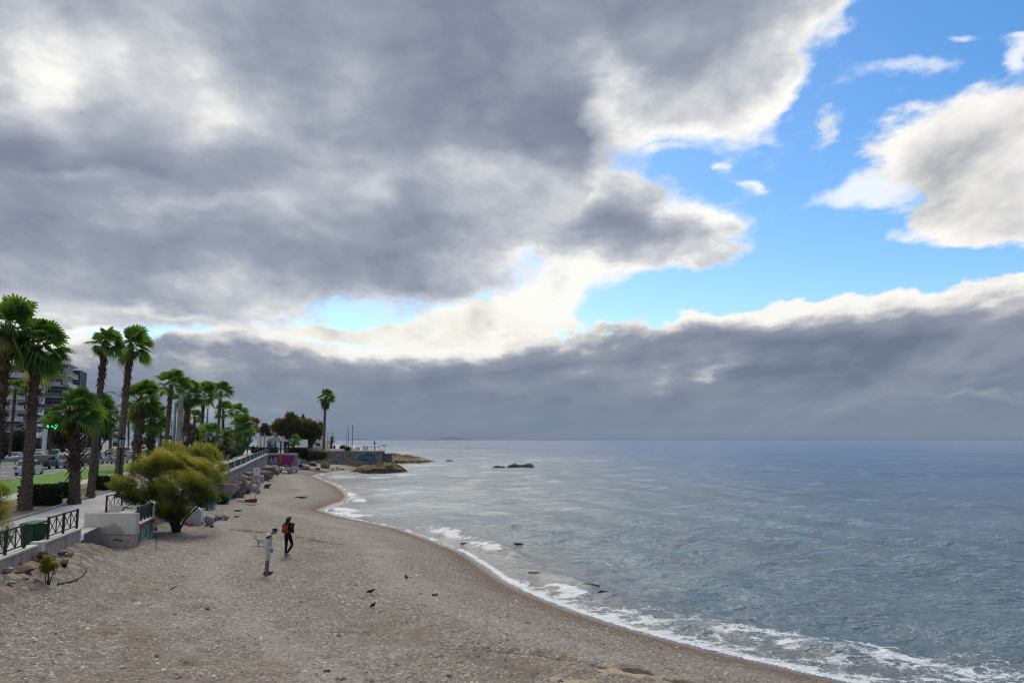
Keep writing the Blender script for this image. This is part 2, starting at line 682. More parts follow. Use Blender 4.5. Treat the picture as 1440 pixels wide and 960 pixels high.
# ------------------------------------------------------------------ ground materials
def mat_beach():
    m, t, b = material('pebble_beach')
    P = t.pos()
    sd = t.attr('shore')
    big = t.noise(P, 0.16, 4, 0.55)
    mid = t.noise(P, 0.9, 5, 0.6)
    fine = t.noise(P, 14.0, 3, 0.6)
    cell = t.voronoi(P, 15.0, out='Color')
    cx, cy, cz = t.sep(cell)
    dist = t.voronoi(P, 15.0)
    cell2 = t.voronoi(P, 38.0, out='Color')
    ex, ey, ez = t.sep(cell2)
    peb = t.ramp(cx, [(0.0, (0.095, 0.074, 0.056)), (0.3, (0.185, 0.150, 0.118)), (0.6, (0.275, 0.232, 0.188)), (0.8, (0.37, 0.33, 0.285)),
                      (0.93, (0.56, 0.53, 0.48)), (1.0, (0.68, 0.65, 0.61))])
    peb2 = t.ramp(ex, [(0.0, (0.105, 0.082, 0.062)), (0.5, (0.215, 0.177, 0.140)), (0.85, (0.32, 0.275, 0.225)), (1.0, (0.50, 0.46, 0.41))])
    red = t.mix((cy.smooth(0.9, 0.93) * 0.6), peb, (0.32, 0.13, 0.075))
    sand = t.mix(fine.smooth(0.3, 0.7), (0.175, 0.130, 0.086), (0.275, 0.213, 0.148))
    gravel = t.mix(0.5, red, peb2)
    patch = (big + (mid - 0.5) * 0.7).smooth(0.50, 0.66)
    col = t.mix(patch * 0.72, gravel, t.mix(0.35, sand, gravel))
    pale = t.noise(t.vm('ADD', P, (31.0, 7.0, 2.0)), 0.25, 4, 0.6).smooth(0.55, 0.72)
    col = t.mix(pale * 0.35, col, t.mix(0.5, red, (0.55, 0.53, 0.51)))
    # darker damp hollows and drifts of weed
    weed = t.noise(t.vm('MULTIPLY', P, (1.0, 1.0, 1.0)), 0.55, 6, 0.62)
    col = t.mix(weed.smooth(0.60, 0.74) * 0.35, col, (0.135, 0.10, 0.072))
    band = ((sd + (big - 0.5) * 5.0 + (mid - 0.5) * 1.2) * 0.95).sin()
    col = t.mix(band.smooth(0.55, 1.0) * mid.smooth(0.42, 0.6) * 0.34, col, (0.125, 0.088, 0.056))
    col = t.mix(((band * -1.0).smooth(0.5, 1.0)) * 0.25, col, (0.46, 0.42, 0.37))
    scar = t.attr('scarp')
    col = t.mix(scar.smooth(0.2, 0.6) * 0.9, col, (0.065, 0.040, 0.022))  # shadow line along the scarps, painted into the beach colour
    yel = t.attr('pale')
    col = t.mix(yel.smooth(0.25, 0.55) * (fine.smooth(0.35, 0.55) * 0.5 + 0.4), col, (0.52, 0.42, 0.24))
    bank = t.attr('bank')
    bs = t.voronoi(P, 2.6, out='Color')
    be = t.voronoi(P, 2.6, 'DISTANCE_TO_EDGE')
    bx, by_, bz = t.sep(bs)
    stone = t.mix(be.smooth(0.09, 0.02), t.ramp(bx, [(0.0, (0.12, 0.085, 0.055)), (0.5, (0.24, 0.185, 0.13)), (0.8, (0.33, 0.23, 0.13)), (1.0, (0.40, 0.35, 0.29))]), (0.095, 0.070, 0.048))
    col = t.mix((bank + (mid - 0.5) * 0.6).smooth(0.35, 0.6) * 0.8, col, stone)
    # damp sand along the water
    wetn = sd + (mid - 0.5) * 1.0 + (big - 0.5) * 1.5
    wet = (wetn + (fine - 0.5) * 1.5 + (cx - 0.5) * 0.9).smooth(2.1, 0.7)
    col = t.mix(wet * 0.9, col, t.mix(1.0, col, (0.62, 0.46, 0.31), 'MULTIPLY'))
    soak = (sd + (mid - 0.5) * 0.25).smooth(0.55, 0.30)
    col = t.mix(1.0, col, (0.98, 0.96, 0.935), 'MULTIPLY')
    rough = (soak * -0.5) + 0.82
    h = (dist * -0.8) + fine * 0.5 + (ez * 0.4)
    nrm = t.bump(h, 0.9, 0.035)
    nrm = t.bump(t.noise(P, 3.0, 4, 0.6), 0.5, 0.10, nrm)
    pset(t, b, col, rough, 0.3, normal=nrm)
    return m


def mat_simple(name, c0, c1, scale=3.0, rough=0.8, bump=0.2, bdist=0.02, detail=5, spec=0.3, obj=False, extra=None):
    m, t, b = material(name)
    P = t.obj() if obj else t.pos()
    n = t.noise(P, scale, detail, 0.6)
    col = t.mix(n.smooth(0.3, 0.7), c0, c1)
    if extra:
        col = extra(t, P, col)
    pset(t, b, col, rough, spec, normal=t.bump(n, bump, bdist) if bump else None)
    return m


def mat_water():
    m, t, b = material('sea_water')
    P = t.pos()
    off = t.attr('offshore')
    foam = t.attr('foam')
    px, py, pz = t.sep(P)
    v = t.vec(px, py * 1.0, 0.0)
    w1 = t.noise(t.vm('MULTIPLY', v, (0.8, 1.15, 1.0)), 3.0, 4, 0.62)
    w2 = t.noise(t.vm('MULTIPLY', v, (0.6, 1.0, 1.0)), 1.1, 5, 0.6)
    w3 = t.noise(t.vm('MULTIPLY', v, (0.02, 0.05, 1.0)), 0.6, 5, 0.6)
    gust = w3.smooth(0.36, 0.64, 0.65, 1.25)
    nrm = t.bump(w2 * gust, 0.8, 0.40)
    nrm = t.bump(w1 * gust, 0.9, 0.20, nrm)
    deep = t.mix(off.smooth(6, 110), (0.105, 0.150, 0.165), (0.012, 0.086, 0.215))
    shal = t.mix(off.smooth(0.2, 7.0), (0.17, 0.165, 0.145), deep)
    col = t.mix((w3.smooth(0.42, 0.60)) * 0.35, shal, t.mix(1.0, shal, (0.6, 0.75, 0.9), 'MULTIPLY'))
    # lace of foam
    wob = t.vm('ADD', v, t.vm('MULTIPLY', t.noise(v, 1.3, 5, 0.65, color=True), (1.7, 1.5, 0.0)))
    edge = t.voronoi(wob, 1.0, 'DISTANCE_TO_EDGE')
    edge2 = t.voronoi(t.vm('ADD', wob, (5.0, 3.0, 0.0)), 2.6, 'DISTANCE_TO_EDGE')
    n = t.noise(v, 2.2, 5, 0.65)
    bub = t.noise(v, 16.0, 3, 0.6)
    thk = t.noise(v, 0.7, 3, 0.6)
    lace = edge.smooth(0.13, 0.0) * (thk.smooth(0.35, 0.62) * 0.62) + edge2.smooth(0.12, 0.0) * 0.40 + (n - 0.5) * 1.1 + (bub - 0.5) * 0.6 + (thk - 0.5) * 1.1
    f = (foam * 1.75 - 1.26 + lace).smooth(0.0, 0.5) * foam.smooth(0.02, 0.2) * 0.92
    col = t.mix(f, col, (0.78, 0.79, 0.79))
    rough = f * 0.6 + off.smooth(5, 300, 0.09, 0.15)
    pset(t, b, col, rough, 0.5, normal=nrm)
    b.inputs['IOR'].default_value = 1.43
    return m


# ------------------------------------------------------------------ beach
def build_beach():
    dep = np.exp(np.linspace(math.log(6.0), math.log(260.0), 620))
    tan = np.linspace(-0.80, 0.62, 560)
    D, A = np.meshgrid(dep, tan, indexing='ij')
    X, Y = A * D, D
    sd, al = signed_shore(X, Y)
    Z = beach_h(X, Y, sd)
    s, t_ = to_st(X, Y)
    # under the made ground the sheet drops away, the sea wall stands in front
    Z = np.where(t_ > 0.3, np.minimum(Z, 1.5), Z)
    pale = np.zeros_like(X)
    for px, py, r in ((1340, 0, 0), (880, 922, 0.5), (855, 917, 0.45), (800, 940, 0.42), (775, 952, 0.4), (862, 925, 0.4), (910, 918, 0.3)):
        if r:
            p = at_z(px, py, 1.2)
            pale = np.maximum(pale, np.exp(-(np.hypot((X - p.x) * 0.7, (Y - p.y) * 1.1) / r) ** 2) * (0.60 + 1.1 * fbm(X * 2.2, Y * 2.2, 4, 77)))
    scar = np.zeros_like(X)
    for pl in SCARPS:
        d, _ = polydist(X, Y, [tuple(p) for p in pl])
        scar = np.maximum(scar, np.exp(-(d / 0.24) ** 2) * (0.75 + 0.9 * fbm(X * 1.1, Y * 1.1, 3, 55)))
    keep = (sd > -9) & (t_ < 1.2) & ~inside(X, Y, PLAZA_IN)
    me = grid_mesh('beach', X, Y, Z, keep, {'shore': sd, 'scarp': scar, 'pale': pale, 'bank': bank_amount(s, t_)})
    o = link_mesh('beach', me, mat_beach())
    tag(o, 'grey brown pebble beach curving along the water', None, kind='structure')
    return o


PLAZA = [(-42.7, 136.2), (-36.4, 136.6), (-40.6, 150.0), (-43.5, 166.0), (-40.6, 172.0), (-27.9, 172.4), (-38.5, 232.0), (-60.0, 330.0), (-95, 420), (-120, 420), (-60, 136.2 + 4)]
PLAZA_IN = [(-44, 138), (-38, 138), (-42.6, 152), (-45.5, 168), (-42, 174), (-30, 174), (-40.5, 231), (-62, 329), (-120, 410), (-60, 140)]


def build_sea():
    dep = np.concatenate([np.exp(np.linspace(math.log(9.0), math.log(900.0), 980)), np.exp(np.linspace(math.log(906.0), math.log(30000.0), 160))])
    tan = np.linspace(-0.62, 0.95, 560)
    D, A = np.meshgrid(dep, tan, indexing='ij')
    X, Y = A * D, D + 0 * A
    sd, al = signed_shore(X, Y)
    off = -sd
    # swell lines lie parallel to the beach; amplitude dies at the edge
    amp = np.clip(off / 9.0, 0, 1) * np.clip(1.6 - D / 260.0, 0.0, 1.0)
    ph = fbm(X * 0.05, Y * 0.05, 3, 3) * 5.0
    Z = 0.07 * amp * np.sin(off * 0.95 + ph)
    c, s_ = math.cos(0.5), math.sin(0.5)
    U, V = X * c + Y * s_, -X * s_ + Y * c
    # wind waves: every wavelength the mesh can carry at its distance
    shore_f = np.clip(off / 7.0, 0, 1)
    for k in range(8):
        lam = 0.9 * 1.75 ** k
        wgt = 1 - sstep(lam / 3.2, lam / 2.2, D * 0.0058)
        Z += shore_f * wgt * (vnoise(U / lam * 0.62, V / lam * 1.25, 41 + k) - 0.5) * (0.12, 0.15, 0.19, 0.21, 0.24, 0.28, 0.36, 0.5)[k] * (1 + 0.25 * sstep(60, 250, D))
    Z += np.clip(off / 4.0, 0, 1) * np.clip(1.3 - D / 90.0, 0, 1) * fbm(U * 1.6, V * 2.4, 3, 61, 0.6) * 0.05
    # swash: a thin tongue of water running up the pebbles
    Z += np.where(off < 3.5, 0.022, 0.0) * np.clip(1 - off / 3.5, 0, 1)
    foam = np.zeros_like(X)
    tongue = fbm(X * 0.35, Y * 0.35, 3, 14)
    near = 1 - sstep(34, 60, D)
    width = 0.9 + 3.9 * near * (1 - sstep(28, 38, D)) + 1.1 * (1 - near) * 0.6 + 0.7 * tongue
    foam = np.clip(1.05 - (off / np.maximum(width, 0.3)) ** 0.7 * 1.0, 0, 1.1) * np.where(D < 45, 0.92, 0.66)
    # foam sheet drifting off the nearest stretch
    foam = np.maximum(foam, 0.74 * np.exp(-((off - 3.2) / 2.8) ** 2) * (1 - sstep(27, 33, D)))
    foam = np.where(off < 0.35, np.maximum(foam, np.where(D < 45, 0.98, 0.72)), foam)

    def breaker(p0, p1, hgt, wid, fm, mid=None, back=0.9):
        """a small breaking wave along a line of photo positions"""
        nonlocal Z, foam
        pts = [tuple(at_z(a, b, 0.0).xy) for a, b in ([p0, mid, p1] if mid else [p0, p1])]
        d, al_ = polydist(X, Y, pts)
        L = sum(math.dist(a, b) for a, b in zip(pts[:-1], pts[1:]))
        endf = sstep(0, 0.22, al_ / L) * (1 - sstep(0.78, 1.0, al_ / L)) + 0.15
        j = fbm(X * 0.8, Y * 0.8, 3, 91)
        Z = Z + hgt * np.exp(-(d / wid) ** 2) * endf * (0.8 + 0.5 * j)
        # the broken water lies on the shore side of the crest
        so = off - np.interp(al_, [0, L], [0, 0]) * 0
        dd, _ = polydist(X, Y, [(a - 0.6 * fm, b - 0.45 * fm) for a, b in pts])
        foam = np.maximum(foam, np.exp(-(dd / (wid * back * 1.6)) ** 2) * (0.80 + 0.7 * j) * endf * (1.0 if fm else 0.0))

    breaker((600, 737), (752, 790), 0.26, 0.5, 1.0, (668, 756))
    breaker((640, 757), (735, 792), 0.18, 0.45, 0.0)
    breaker((735, 800), (885, 843), 0.15, 0.5, 0.0, (800, 815))
    breaker((770, 818), (838, 838), 0.05, 0.35, 0.3)
    breaker((768, 822), (830, 842), 0.06, 0.6, 0.7)
    breaker((446, 717), (520, 729), 0.05, 1.0, 0.6, (480, 716))
    breaker((485, 690), (520, 710), 0.06, 0.7, 0.5)
    breaker((850, 862), (1060, 890), 0.14, 0.5, 0.0)
    breaker((1000, 880), (1250, 930), 0.16, 0.6, 0.0)
    keep = (off > -4.0)
    me = grid_mesh('sea', X, Y, Z, keep, {'offshore': off, 'foam': foam})
    o = link_mesh('sea', me, mat_water())
    tag(o, 'silver and blue sea with small waves reaching the horizon', None, kind='structure')
def build_shingle():
    """loose larger pebbles lying on the near beach"""
    g = np.random.default_rng(5)
    n0 = 26000
    d = np.exp(g.uniform(math.log(12.5), math.log(48.0), n0))
    a = g.uniform(-0.72, 0.42, n0)
    x, y = a * d, d
    sd, _ = signed_shore(x, y)
    s, t = to_st(x, y)
    dens = 0.35 + 1.3 * fbm(x * 0.25, y * 0.25, 3, 81) + 0.5 * np.exp(-((sd - 4.0) / 1.2) ** 2)
    keep = (sd > 0.9) & (t < -2.4) & (g.random(n0) < np.clip(dens, 0.06, 1))
    x, y, sd = x[keep], y[keep], sd[keep]
    n = len(x)
    z = beach_h(x, y, sd)
    base = np.array([[1, 0, 0], [.31, .95, 0], [-.81, .59, 0], [-.81, -.59, 0], [.31, -.95, 0], [.1, .1, 1.0], [-.3, -.1, .9]])
    tri = np.array([[0, 1, 5], [1, 2, 5], [2, 6, 5], [2, 3, 6], [3, 4, 6], [4, 5, 6], [4, 0, 5]])
    r = g.gamma(2.2, 0.0095, n) + 0.013
    r = np.clip(r, 0.014, 0.11)
    ang = g.uniform(0, 6.28, n)
    c, s_ = np.cos(ang), np.sin(ang)
    el = g.uniform(0.55, 1.0, n)
    jit = g.uniform(0.75, 1.2, (n, 7, 3))
    B = base[None] * jit
    bx, by, bz = B[..., 0] * r[:, None], B[..., 1] * (r * el)[:, None], B[..., 2] * (r * 0.55)[:, None]
    V = np.stack([x[:, None] + bx * c[:, None] - by * s_[:, None], y[:, None] + bx * s_[:, None] + by * c[:, None], z[:, None] + bz - 0.004], -1).reshape(-1, 3)
    F = (tri[None] + (np.arange(n) * 7)[:, None, None]).reshape(-1, 3)
    tint = np.repeat(g.random(n), 7)
    m, t_, b = material('loose_pebble')
    col = t_.ramp(t_.attr('tint'), [(0.0, (0.10, 0.08, 0.065)), (0.35, (0.25, 0.21, 0.175)), (0.6, (0.37, 0.335, 0.295)), (0.8, (0.30, 0.19, 0.13)), (0.92, (0.48, 0.45, 0.41)), (1.0, (0.68, 0.66, 0.62))])
    pset(t_, b, col, 0.75, 0.3)
    o = link_mesh('shingle', np_mesh('shingle', V, F, {'tint': tint}), m)
    tag(o, 'loose pebbles scattered over the near beach', 'pebbles', kind='stuff')


build_beach()
build_sea()
build_shingle()
# ------------------------------------------------------------------ mesh builder
class MB:
    def __init__(self):
        self.v, self.f, self.mi, self.sm = [], [], [], []

    def raw(self, vs_, fs, mi=0, smooth=False):
        o = len(self.v)
        self.v += [tuple(v) for v in vs_]
        self.f += [tuple(i + o for i in f) for f in fs]
        self.mi += [mi] * len(fs)
        self.sm += [smooth] * len(fs)
        return self

    def box(self, c, size, rz=0.0, mi=0, M=None, taper=1.0):
        sx, sy, sz = size[0] / 2, size[1] / 2, size[2] / 2
        p = [Vector((x * sx * (taper if z > 0 else 1), y * sy * (taper if z > 0 else 1), z * sz)) for z in (-1, 1) for y in (-1, 1) for x in (-1, 1)]
        m = Matrix.Translation(c) @ (M if M is not None else Matrix.Rotation(rz, 4, 'Z'))
        return self.raw([m @ q for q in p], [(0, 2, 3, 1), (4, 5, 7, 6), (0, 1, 5, 4), (2, 6, 7, 3), (0, 4, 6, 2), (1, 3, 7, 5)], mi)

    def bar(self, a, b, w, h=None, mi=0):
        """rectangular bar from a to b"""
        a, b = Vector(a), Vector(b)
        h = h or w
        d = b - a
        if d.length < 1e-6: return self
        q = d.to_track_quat('X', 'Z')
        return self.box((a + b) / 2, (d.length, w, h), M=q.to_matrix().to_4x4(), mi=mi)

    def tube(self, pts, rad, n=8, mi=0, smooth=True, cap=True):
        pts = [Vector(p) for p in pts]
        if not hasattr(rad, '__len__'): rad = [rad] * len(pts)
        rings, base = [], len(self.v)
        up = None
        for i, p in enumerate(pts):
            d = (pts[min(i + 1, len(pts) - 1)] - pts[max(i - 1, 0)])
            d = d.normalized() if d.length > 1e-9 else Vector((0, 0, 1))
            if up is None:
                up = d.orthogonal().normalized()
            up = (up - d * up.dot(d))
            up = up.normalized() if up.length > 1e-6 else d.orthogonal().normalized()
            sdv = d.cross(up)
            for k in range(n):
                a = 2 * math.pi * k / n
                rings.append(p + (up * math.cos(a) + sdv * math.sin(a)) * rad[i])
        fs = []
        for i in range(len(pts) - 1):
            for k in range(n):
                a, b = i * n + k, i * n + (k + 1) % n
                fs.append((a, b, b + n, a + n))
        self.raw(rings, fs, mi, smooth)
        if cap:
            m = (len(pts) - 1) * n
            self.f.append(tuple(base + k for k in reversed(range(n)))); self.mi.append(mi); self.sm.append(False)
            self.f.append(tuple(base + m + k for k in range(n))); self.mi.append(mi); self.sm.append(False)
        return self

    def lathe(self, prof, n=12, c=(0, 0, 0), mi=0, smooth=True, M=None):
        """profile of (r, z) turned round z"""
        vs_, fs = [], []
        m = Matrix.Translation(c) @ (M if M is not None else Matrix.Identity(4))
        for r, z in prof:
            for k in range(n):
                a = 2 * math.pi * k / n
                vs_.append(m @ Vector((r * math.cos(a), r * math.sin(a), z)))
        for i in range(len(prof) - 1):
            for k in range(n):
                a, b = i * n + k, i * n + (k + 1) % n
                fs.append((a, b, b + n, a + n))
        fs.append(tuple(reversed(range(n))))
        fs.append(tuple((len(prof) - 1) * n + k for k in range(n)))
        return self.raw(vs_, fs, mi, smooth)

    def prism(self, poly, z0, z1, mi=0):
        n = len(poly)
        vs_ = [(x, y, z0) for x, y in poly] + [(x, y, z1) for x, y in poly]
        fs = [tuple(reversed(range(n))), tuple(range(n, 2 * n))] + [(i, (i + 1) % n, (i + 1) % n + n, i + n) for i in range(n)]
        return self.raw(vs_, fs, mi)

    def extrude(self, poly, y0, y1, mi=0, M=None, inset=None):
        """profile in x,z extruded along y"""
        n = len(poly)
        m = M if M is not None else Matrix.Identity(4)
        vs_ = [m @ Vector((x, y0, z)) for x, z in poly] + [m @ Vector((x, y1, z)) for x, z in poly]
        fs = [tuple(range(n)), tuple(reversed(range(n, 2 * n)))] + [((i + 1) % n, i, i + n, (i + 1) % n + n) for i in range(n)]
        return self.raw(vs_, fs, mi)

    def ball(self, c, r, n=10, m=7, mi=0, sc=(1, 1, 1), M=None):
        prof = [(max(1e-4, math.sin(math.pi * i / m)) * r, -math.cos(math.pi * i / m) * r) for i in range(m + 1)]
        mm = (M if M is not None else Matrix.Identity(4)) @ Matrix.Diagonal((*sc, 1))
        return self.lathe(prof, n, c, mi, True, mm)

    def build(self, name, mats, parent=None, loc=None, rz=None, bevel=0.0):
        me = bpy.data.meshes.new(name)
        me.from_pydata(self.v, [], self.f)
        ml = mats if isinstance(mats, (list, tuple)) else [mats]
        for m in ml: me.materials.append(m)
        me.polygons.foreach_set('material_index', self.mi)
        me.polygons.foreach_set('use_smooth', self.sm)
        bm = bmesh.new()
        bm.from_mesh(me)
        bmesh.ops.recalc_face_normals(bm, faces=bm.faces)
        if bevel:
            try:
                bmesh.ops.bevel(bm, geom=[e for e in bm.edges if e.calc_face_angle(0) > 0.6], offset=bevel, segments=2, affect='EDGES', clamp_overlap=True)
            except Exception:
                pass
        bm.to_mesh(me)
        bm.free()
        me.update()
        o = bpy.data.objects.new(name, me)
        COL.objects.link(o)
        if parent is not None: o.parent = parent
        if loc is not None: o.location = loc
        if rz is not None: o.rotation_euler = (0, 0, rz)
        return o


# ------------------------------------------------------------------ plant materials
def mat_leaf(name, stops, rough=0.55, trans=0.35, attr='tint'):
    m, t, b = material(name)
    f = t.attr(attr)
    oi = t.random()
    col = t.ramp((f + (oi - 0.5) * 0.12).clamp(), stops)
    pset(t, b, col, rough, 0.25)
    nt = m.node_tree
    tr = t.new('ShaderNodeBsdfTranslucent')
    t.link(t.mix(1.0, col, (1.25, 1.35, 0.6), 'MULTIPLY'), tr.inputs['Color'])
    mx = t.new('ShaderNodeMixShader')
    mx.inputs[0].default_value = trans
    out = [n for n in nt.nodes if n.type == 'OUTPUT_MATERIAL'][0]
    nt.links.new(b.outputs[0], mx.inputs[1])
    nt.links.new(tr.outputs[0], mx.inputs[2])
    nt.links.new(mx.outputs[0], out.inputs['Surface'])
    return m


M_PALM = mat_leaf('palm_leaf', [(0.0, (0.034, 0.072, 0.014)), (0.35, (0.080, 0.160, 0.024)), (0.7, (0.18, 0.275, 0.048)), (0.9, (0.25, 0.26, 0.07)), (1.0, (0.22, 0.155, 0.07))], trans=0.48)
M_DATE = mat_leaf('date_palm_leaf', [(0.0, (0.012, 0.032, 0.010)), (0.6, (0.03, 0.065, 0.02)), (0.9, (0.06, 0.085, 0.03)), (1.0, (0.16, 0.10, 0.05))])
M_DEAD = mat_leaf('dead_palm_leaf', [(0.0, (0.07, 0.04, 0.022)), (1.0, (0.18, 0.11, 0.06))], trans=0.2)
M_TAM = mat_leaf('tamarisk_leaf', [(0.0, (0.038, 0.056, 0.010)), (0.3, (0.105, 0.125, 0.018)), (0.6, (0.28, 0.26, 0.040)), (0.85, (0.46, 0.39, 0.095)), (1.0, (0.48, 0.38, 0.16))], trans=0.45)
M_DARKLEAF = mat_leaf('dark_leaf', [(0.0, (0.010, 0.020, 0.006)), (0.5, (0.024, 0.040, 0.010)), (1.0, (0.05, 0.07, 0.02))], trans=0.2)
M_GREEN = mat_leaf('green_leaf', [(0.0, (0.016, 0.045, 0.008)), (0.5, (0.035, 0.10, 0.014)), (1.0, (0.08, 0.17, 0.03))], trans=0.3)
M_OLIVE = mat_leaf('olive_leaf', [(0.0, (0.034, 0.042, 0.009)), (0.4, (0.085, 0.088, 0.018)), (0.75, (0.17, 0.135, 0.036)), (1.0, (0.26, 0.175, 0.06))], trans=0.35)


def mat_bark(name, c0, c1, sc=9.0, zsc=3.0):
    m, t, b = material(name)
    P = t.obj()
    n = t.noise(t.vm('MULTIPLY', P, (1.0, 1.0, zsc / 3.0)), sc, 5, 0.65)
    bands = t.noise(t.vm('MULTIPLY', P, (0.25, 0.25, 3.2)), 3.0, 4, 0.6)
    ox = t.attr('age')
    col = t.mix(n.smooth(0.3, 0.7), c0, c1)
    col = t.mix(bands.smooth(0.5, 0.7) * 0.5, col, tuple(q * 0.45 for q in c0))
    pset(t, b, col, 0.9, 0.2, normal=t.bump(n + bands, 1.0, 0.12))
    return m


M_BARK_GREY = mat_bark('palm_bark_grey', (0.095, 0.066, 0.042), (0.215, 0.16, 0.108))
M_BARK_RED = mat_bark('palm_bark_brown', (0.045, 0.023, 0.013), (0.15, 0.078, 0.042))
M_BARK = mat_bark('tree_bark', (0.045, 0.034, 0.025), (0.11, 0.085, 0.06), 14)


# ------------------------------------------------------------------ palms
def tri_soup(name, V, F, tint):
    return np_mesh(name, np.array(V, np.float32), np.array(F, np.int32), {'tint': np.array(tint, np.float32)})


def fan_crown(seed, n=34, Rl=1.75, low=-55, seg=13, wind=0.18, dead=0.12, high=82):
    """crown of fan leaves about the origin"""
    r = random.Random(seed)
    V, F, tint = [], [], []

    def tri(a, b, c, t_):
        i = len(V)
        V.extend((a, b, c)); F.append((i, i + 1, i + 2)); tint.extend((t_, t_, t_))

    for i in range(n):
        k = i / (n - 1)
        phi = i * 2.39996 + r.uniform(-0.25, 0.25)
        el = R(high + (low - high) * (k ** 1.15) + r.uniform(-9, 9))
        L = Rl * r.uniform(0.66, 1.16)
        lp, lf = L * 0.42, L * 0.66
        d = Vector((math.cos(phi) * math.cos(el), math.sin(phi) * math.cos(el), math.sin(el)))
        d = (d + Vector((wind, 0, 0))).normalized()
        side = d.cross(Vector((0, 0, 1)))
        side = side.normalized() if side.length > 0.05 else Vector((1, 0, 0))
        roll = r.uniform(-1.25, 1.25) * (0.5 + 0.5 * max(0.0, math.sin(el)))
        nor = side.cross(d).normalized()
        side = (side * math.cos(roll) + nor * math.sin(roll)).normalized()
        nor = side.cross(d).normalized()
        t0 = r.uniform(0.12, 0.62) + (0.12 if el > 0.6 else 0)
        if el < R(-30) and r.random() < dead * 3: t0 = r.uniform(0.86, 1.0)
        root = d * 0.05 + Vector((0, 0, -0.22 * k))
        # curved petiole
        hub = root + d * lp + Vector((0, 0, -0.10 * lp))
        w = 0.018
        mid = root + d * lp * 0.5 + Vector((0, 0, 0.02))
        for a, b in ((root, mid), (mid, hub)):
            tri(a - side * w * 1.6, a + side * w * 1.6, b + side * w, t0 + 0.18)
            tri(a - side * w * 1.6, b + side * w, b - side * w, t0 + 0.18)
        fanw = R(r.uniform(58, 86))
        dr = r.uniform(0.4, 2.0)
        d2 = (d + Vector((wind * 0.4, 0, -0.14))).normalized()
        n2 = side.cross(d2).normalized()
        for j in range(seg):
            q = -1 + 2 * j / (seg - 1)
            a = q * fanw
            sd = (d2 * math.cos(a) + side * math.sin(a)).normalized()
            ls = lf * (1.0 - 0.28 * q * q) * r.uniform(0.92, 1.06)
            per = (side * math.cos(a) - d2 * math.sin(a)).normalized()
            cup = n2 * (0.10 * lf * (abs(q)))
            ww = lf * 0.075
            p1 = hub + sd * ls * 0.60 + cup + Vector((0, 0, -0.03 * ls))
            p2 = hub + sd * ls * 0.86 + cup * 1.2 + Vector((wind * 0.1, 0, -0.13 * ls))
            p3 = hub + sd * ls * 1.02 + cup + Vector((wind * 0.18, 0, -0.36 * ls * dr))
            fold = n2 * ww * 0.35
            tj = min(1, max(0, t0 + r.uniform(-0.05, 0.05)))
            tri(hub, p1 - per * ww, p1 + fold, tj); tri(hub, p1 + fold, p1 + per * ww, tj)
            tri(p1 - per * ww, p2 - per * ww * 0.4, p1 + fold, tj); tri(p1 + fold, p2 + per * ww * 0.4, p1 + per * ww, tj)
            tri(p1 + fold, p2 - per * ww * 0.4, p2 + per * ww * 0.4, tj)
            tri(p2 - per * ww * 0.3, p3, p2 + per * ww * 0.3, min(1, tj + 0.08))
    return tri_soup('fan_crown', V, F, tint)


def feather_crown(seed, n=40, Rl=2.4, low=-40, wind=0.05, high=80, pairs=22):
    """crown of feather leaves (date palm)"""
    r = random.Random(seed)
    V, F, tint = [], [], []

    def tri(a, b, c, t_):
        i = len(V)
        V.extend((a, b, c)); F.append((i, i + 1, i + 2)); tint.extend((t_, t_, t_))

    for i in range(n):
        k = i / (n - 1)
        phi = i * 2.39996 + r.uniform(-0.2, 0.2)
        el = R(high + (low - high) * k + r.uniform(-7, 7))
        d = Vector((math.cos(phi) * math.cos(el) + wind, math.sin(phi) * math.cos(el), math.sin(el))).normalized()
        side = d.cross(Vector((0, 0, 1)))
        side = side.normalized() if side.length > 0.05 else Vector((1, 0, 0))
        L = Rl * r.uniform(0.85, 1.1)
        t0 = r.uniform(0.1, 0.7)
        pts = []
        for q in range(9):
            u = q / 8
            pts.append(d * L * u + Vector((0, 0, -L * 0.42 * u * u * (0.5 + 0.5 * math.cos(el)))))
        for q in range(8):
            a, b = pts[q], pts[q + 1]
            tri(a - side * 0.02, a + side * 0.02, b, t0 + 0.2)
        for j in range(pairs):
            u = 0.12 + 0.88 * j / (pairs - 1)
            f = u * 8
            q = min(7, int(f))
            p = pts[q].lerp(pts[q + 1], f - q)
            tg = (pts[q + 1] - pts[q]).normalized()
            ll = L * 0.24 * math.sin(math.pi * min(1, 0.18 + 0.8 * u))
            for sg in (-1, 1):
                e = (side * sg + tg * 0.75 + Vector((0, 0, 0.25 - 0.5 * u))).normalized()
                tip = p + e * ll + Vector((0, 0, -0.12 * ll))
                wv = tg * 0.035
                tri(p - wv, p + wv, tip, min(1, max(0, t0 + r.uniform(-0.1, 0.1))))
    return tri_soup('feather_crown', V, F, tint)


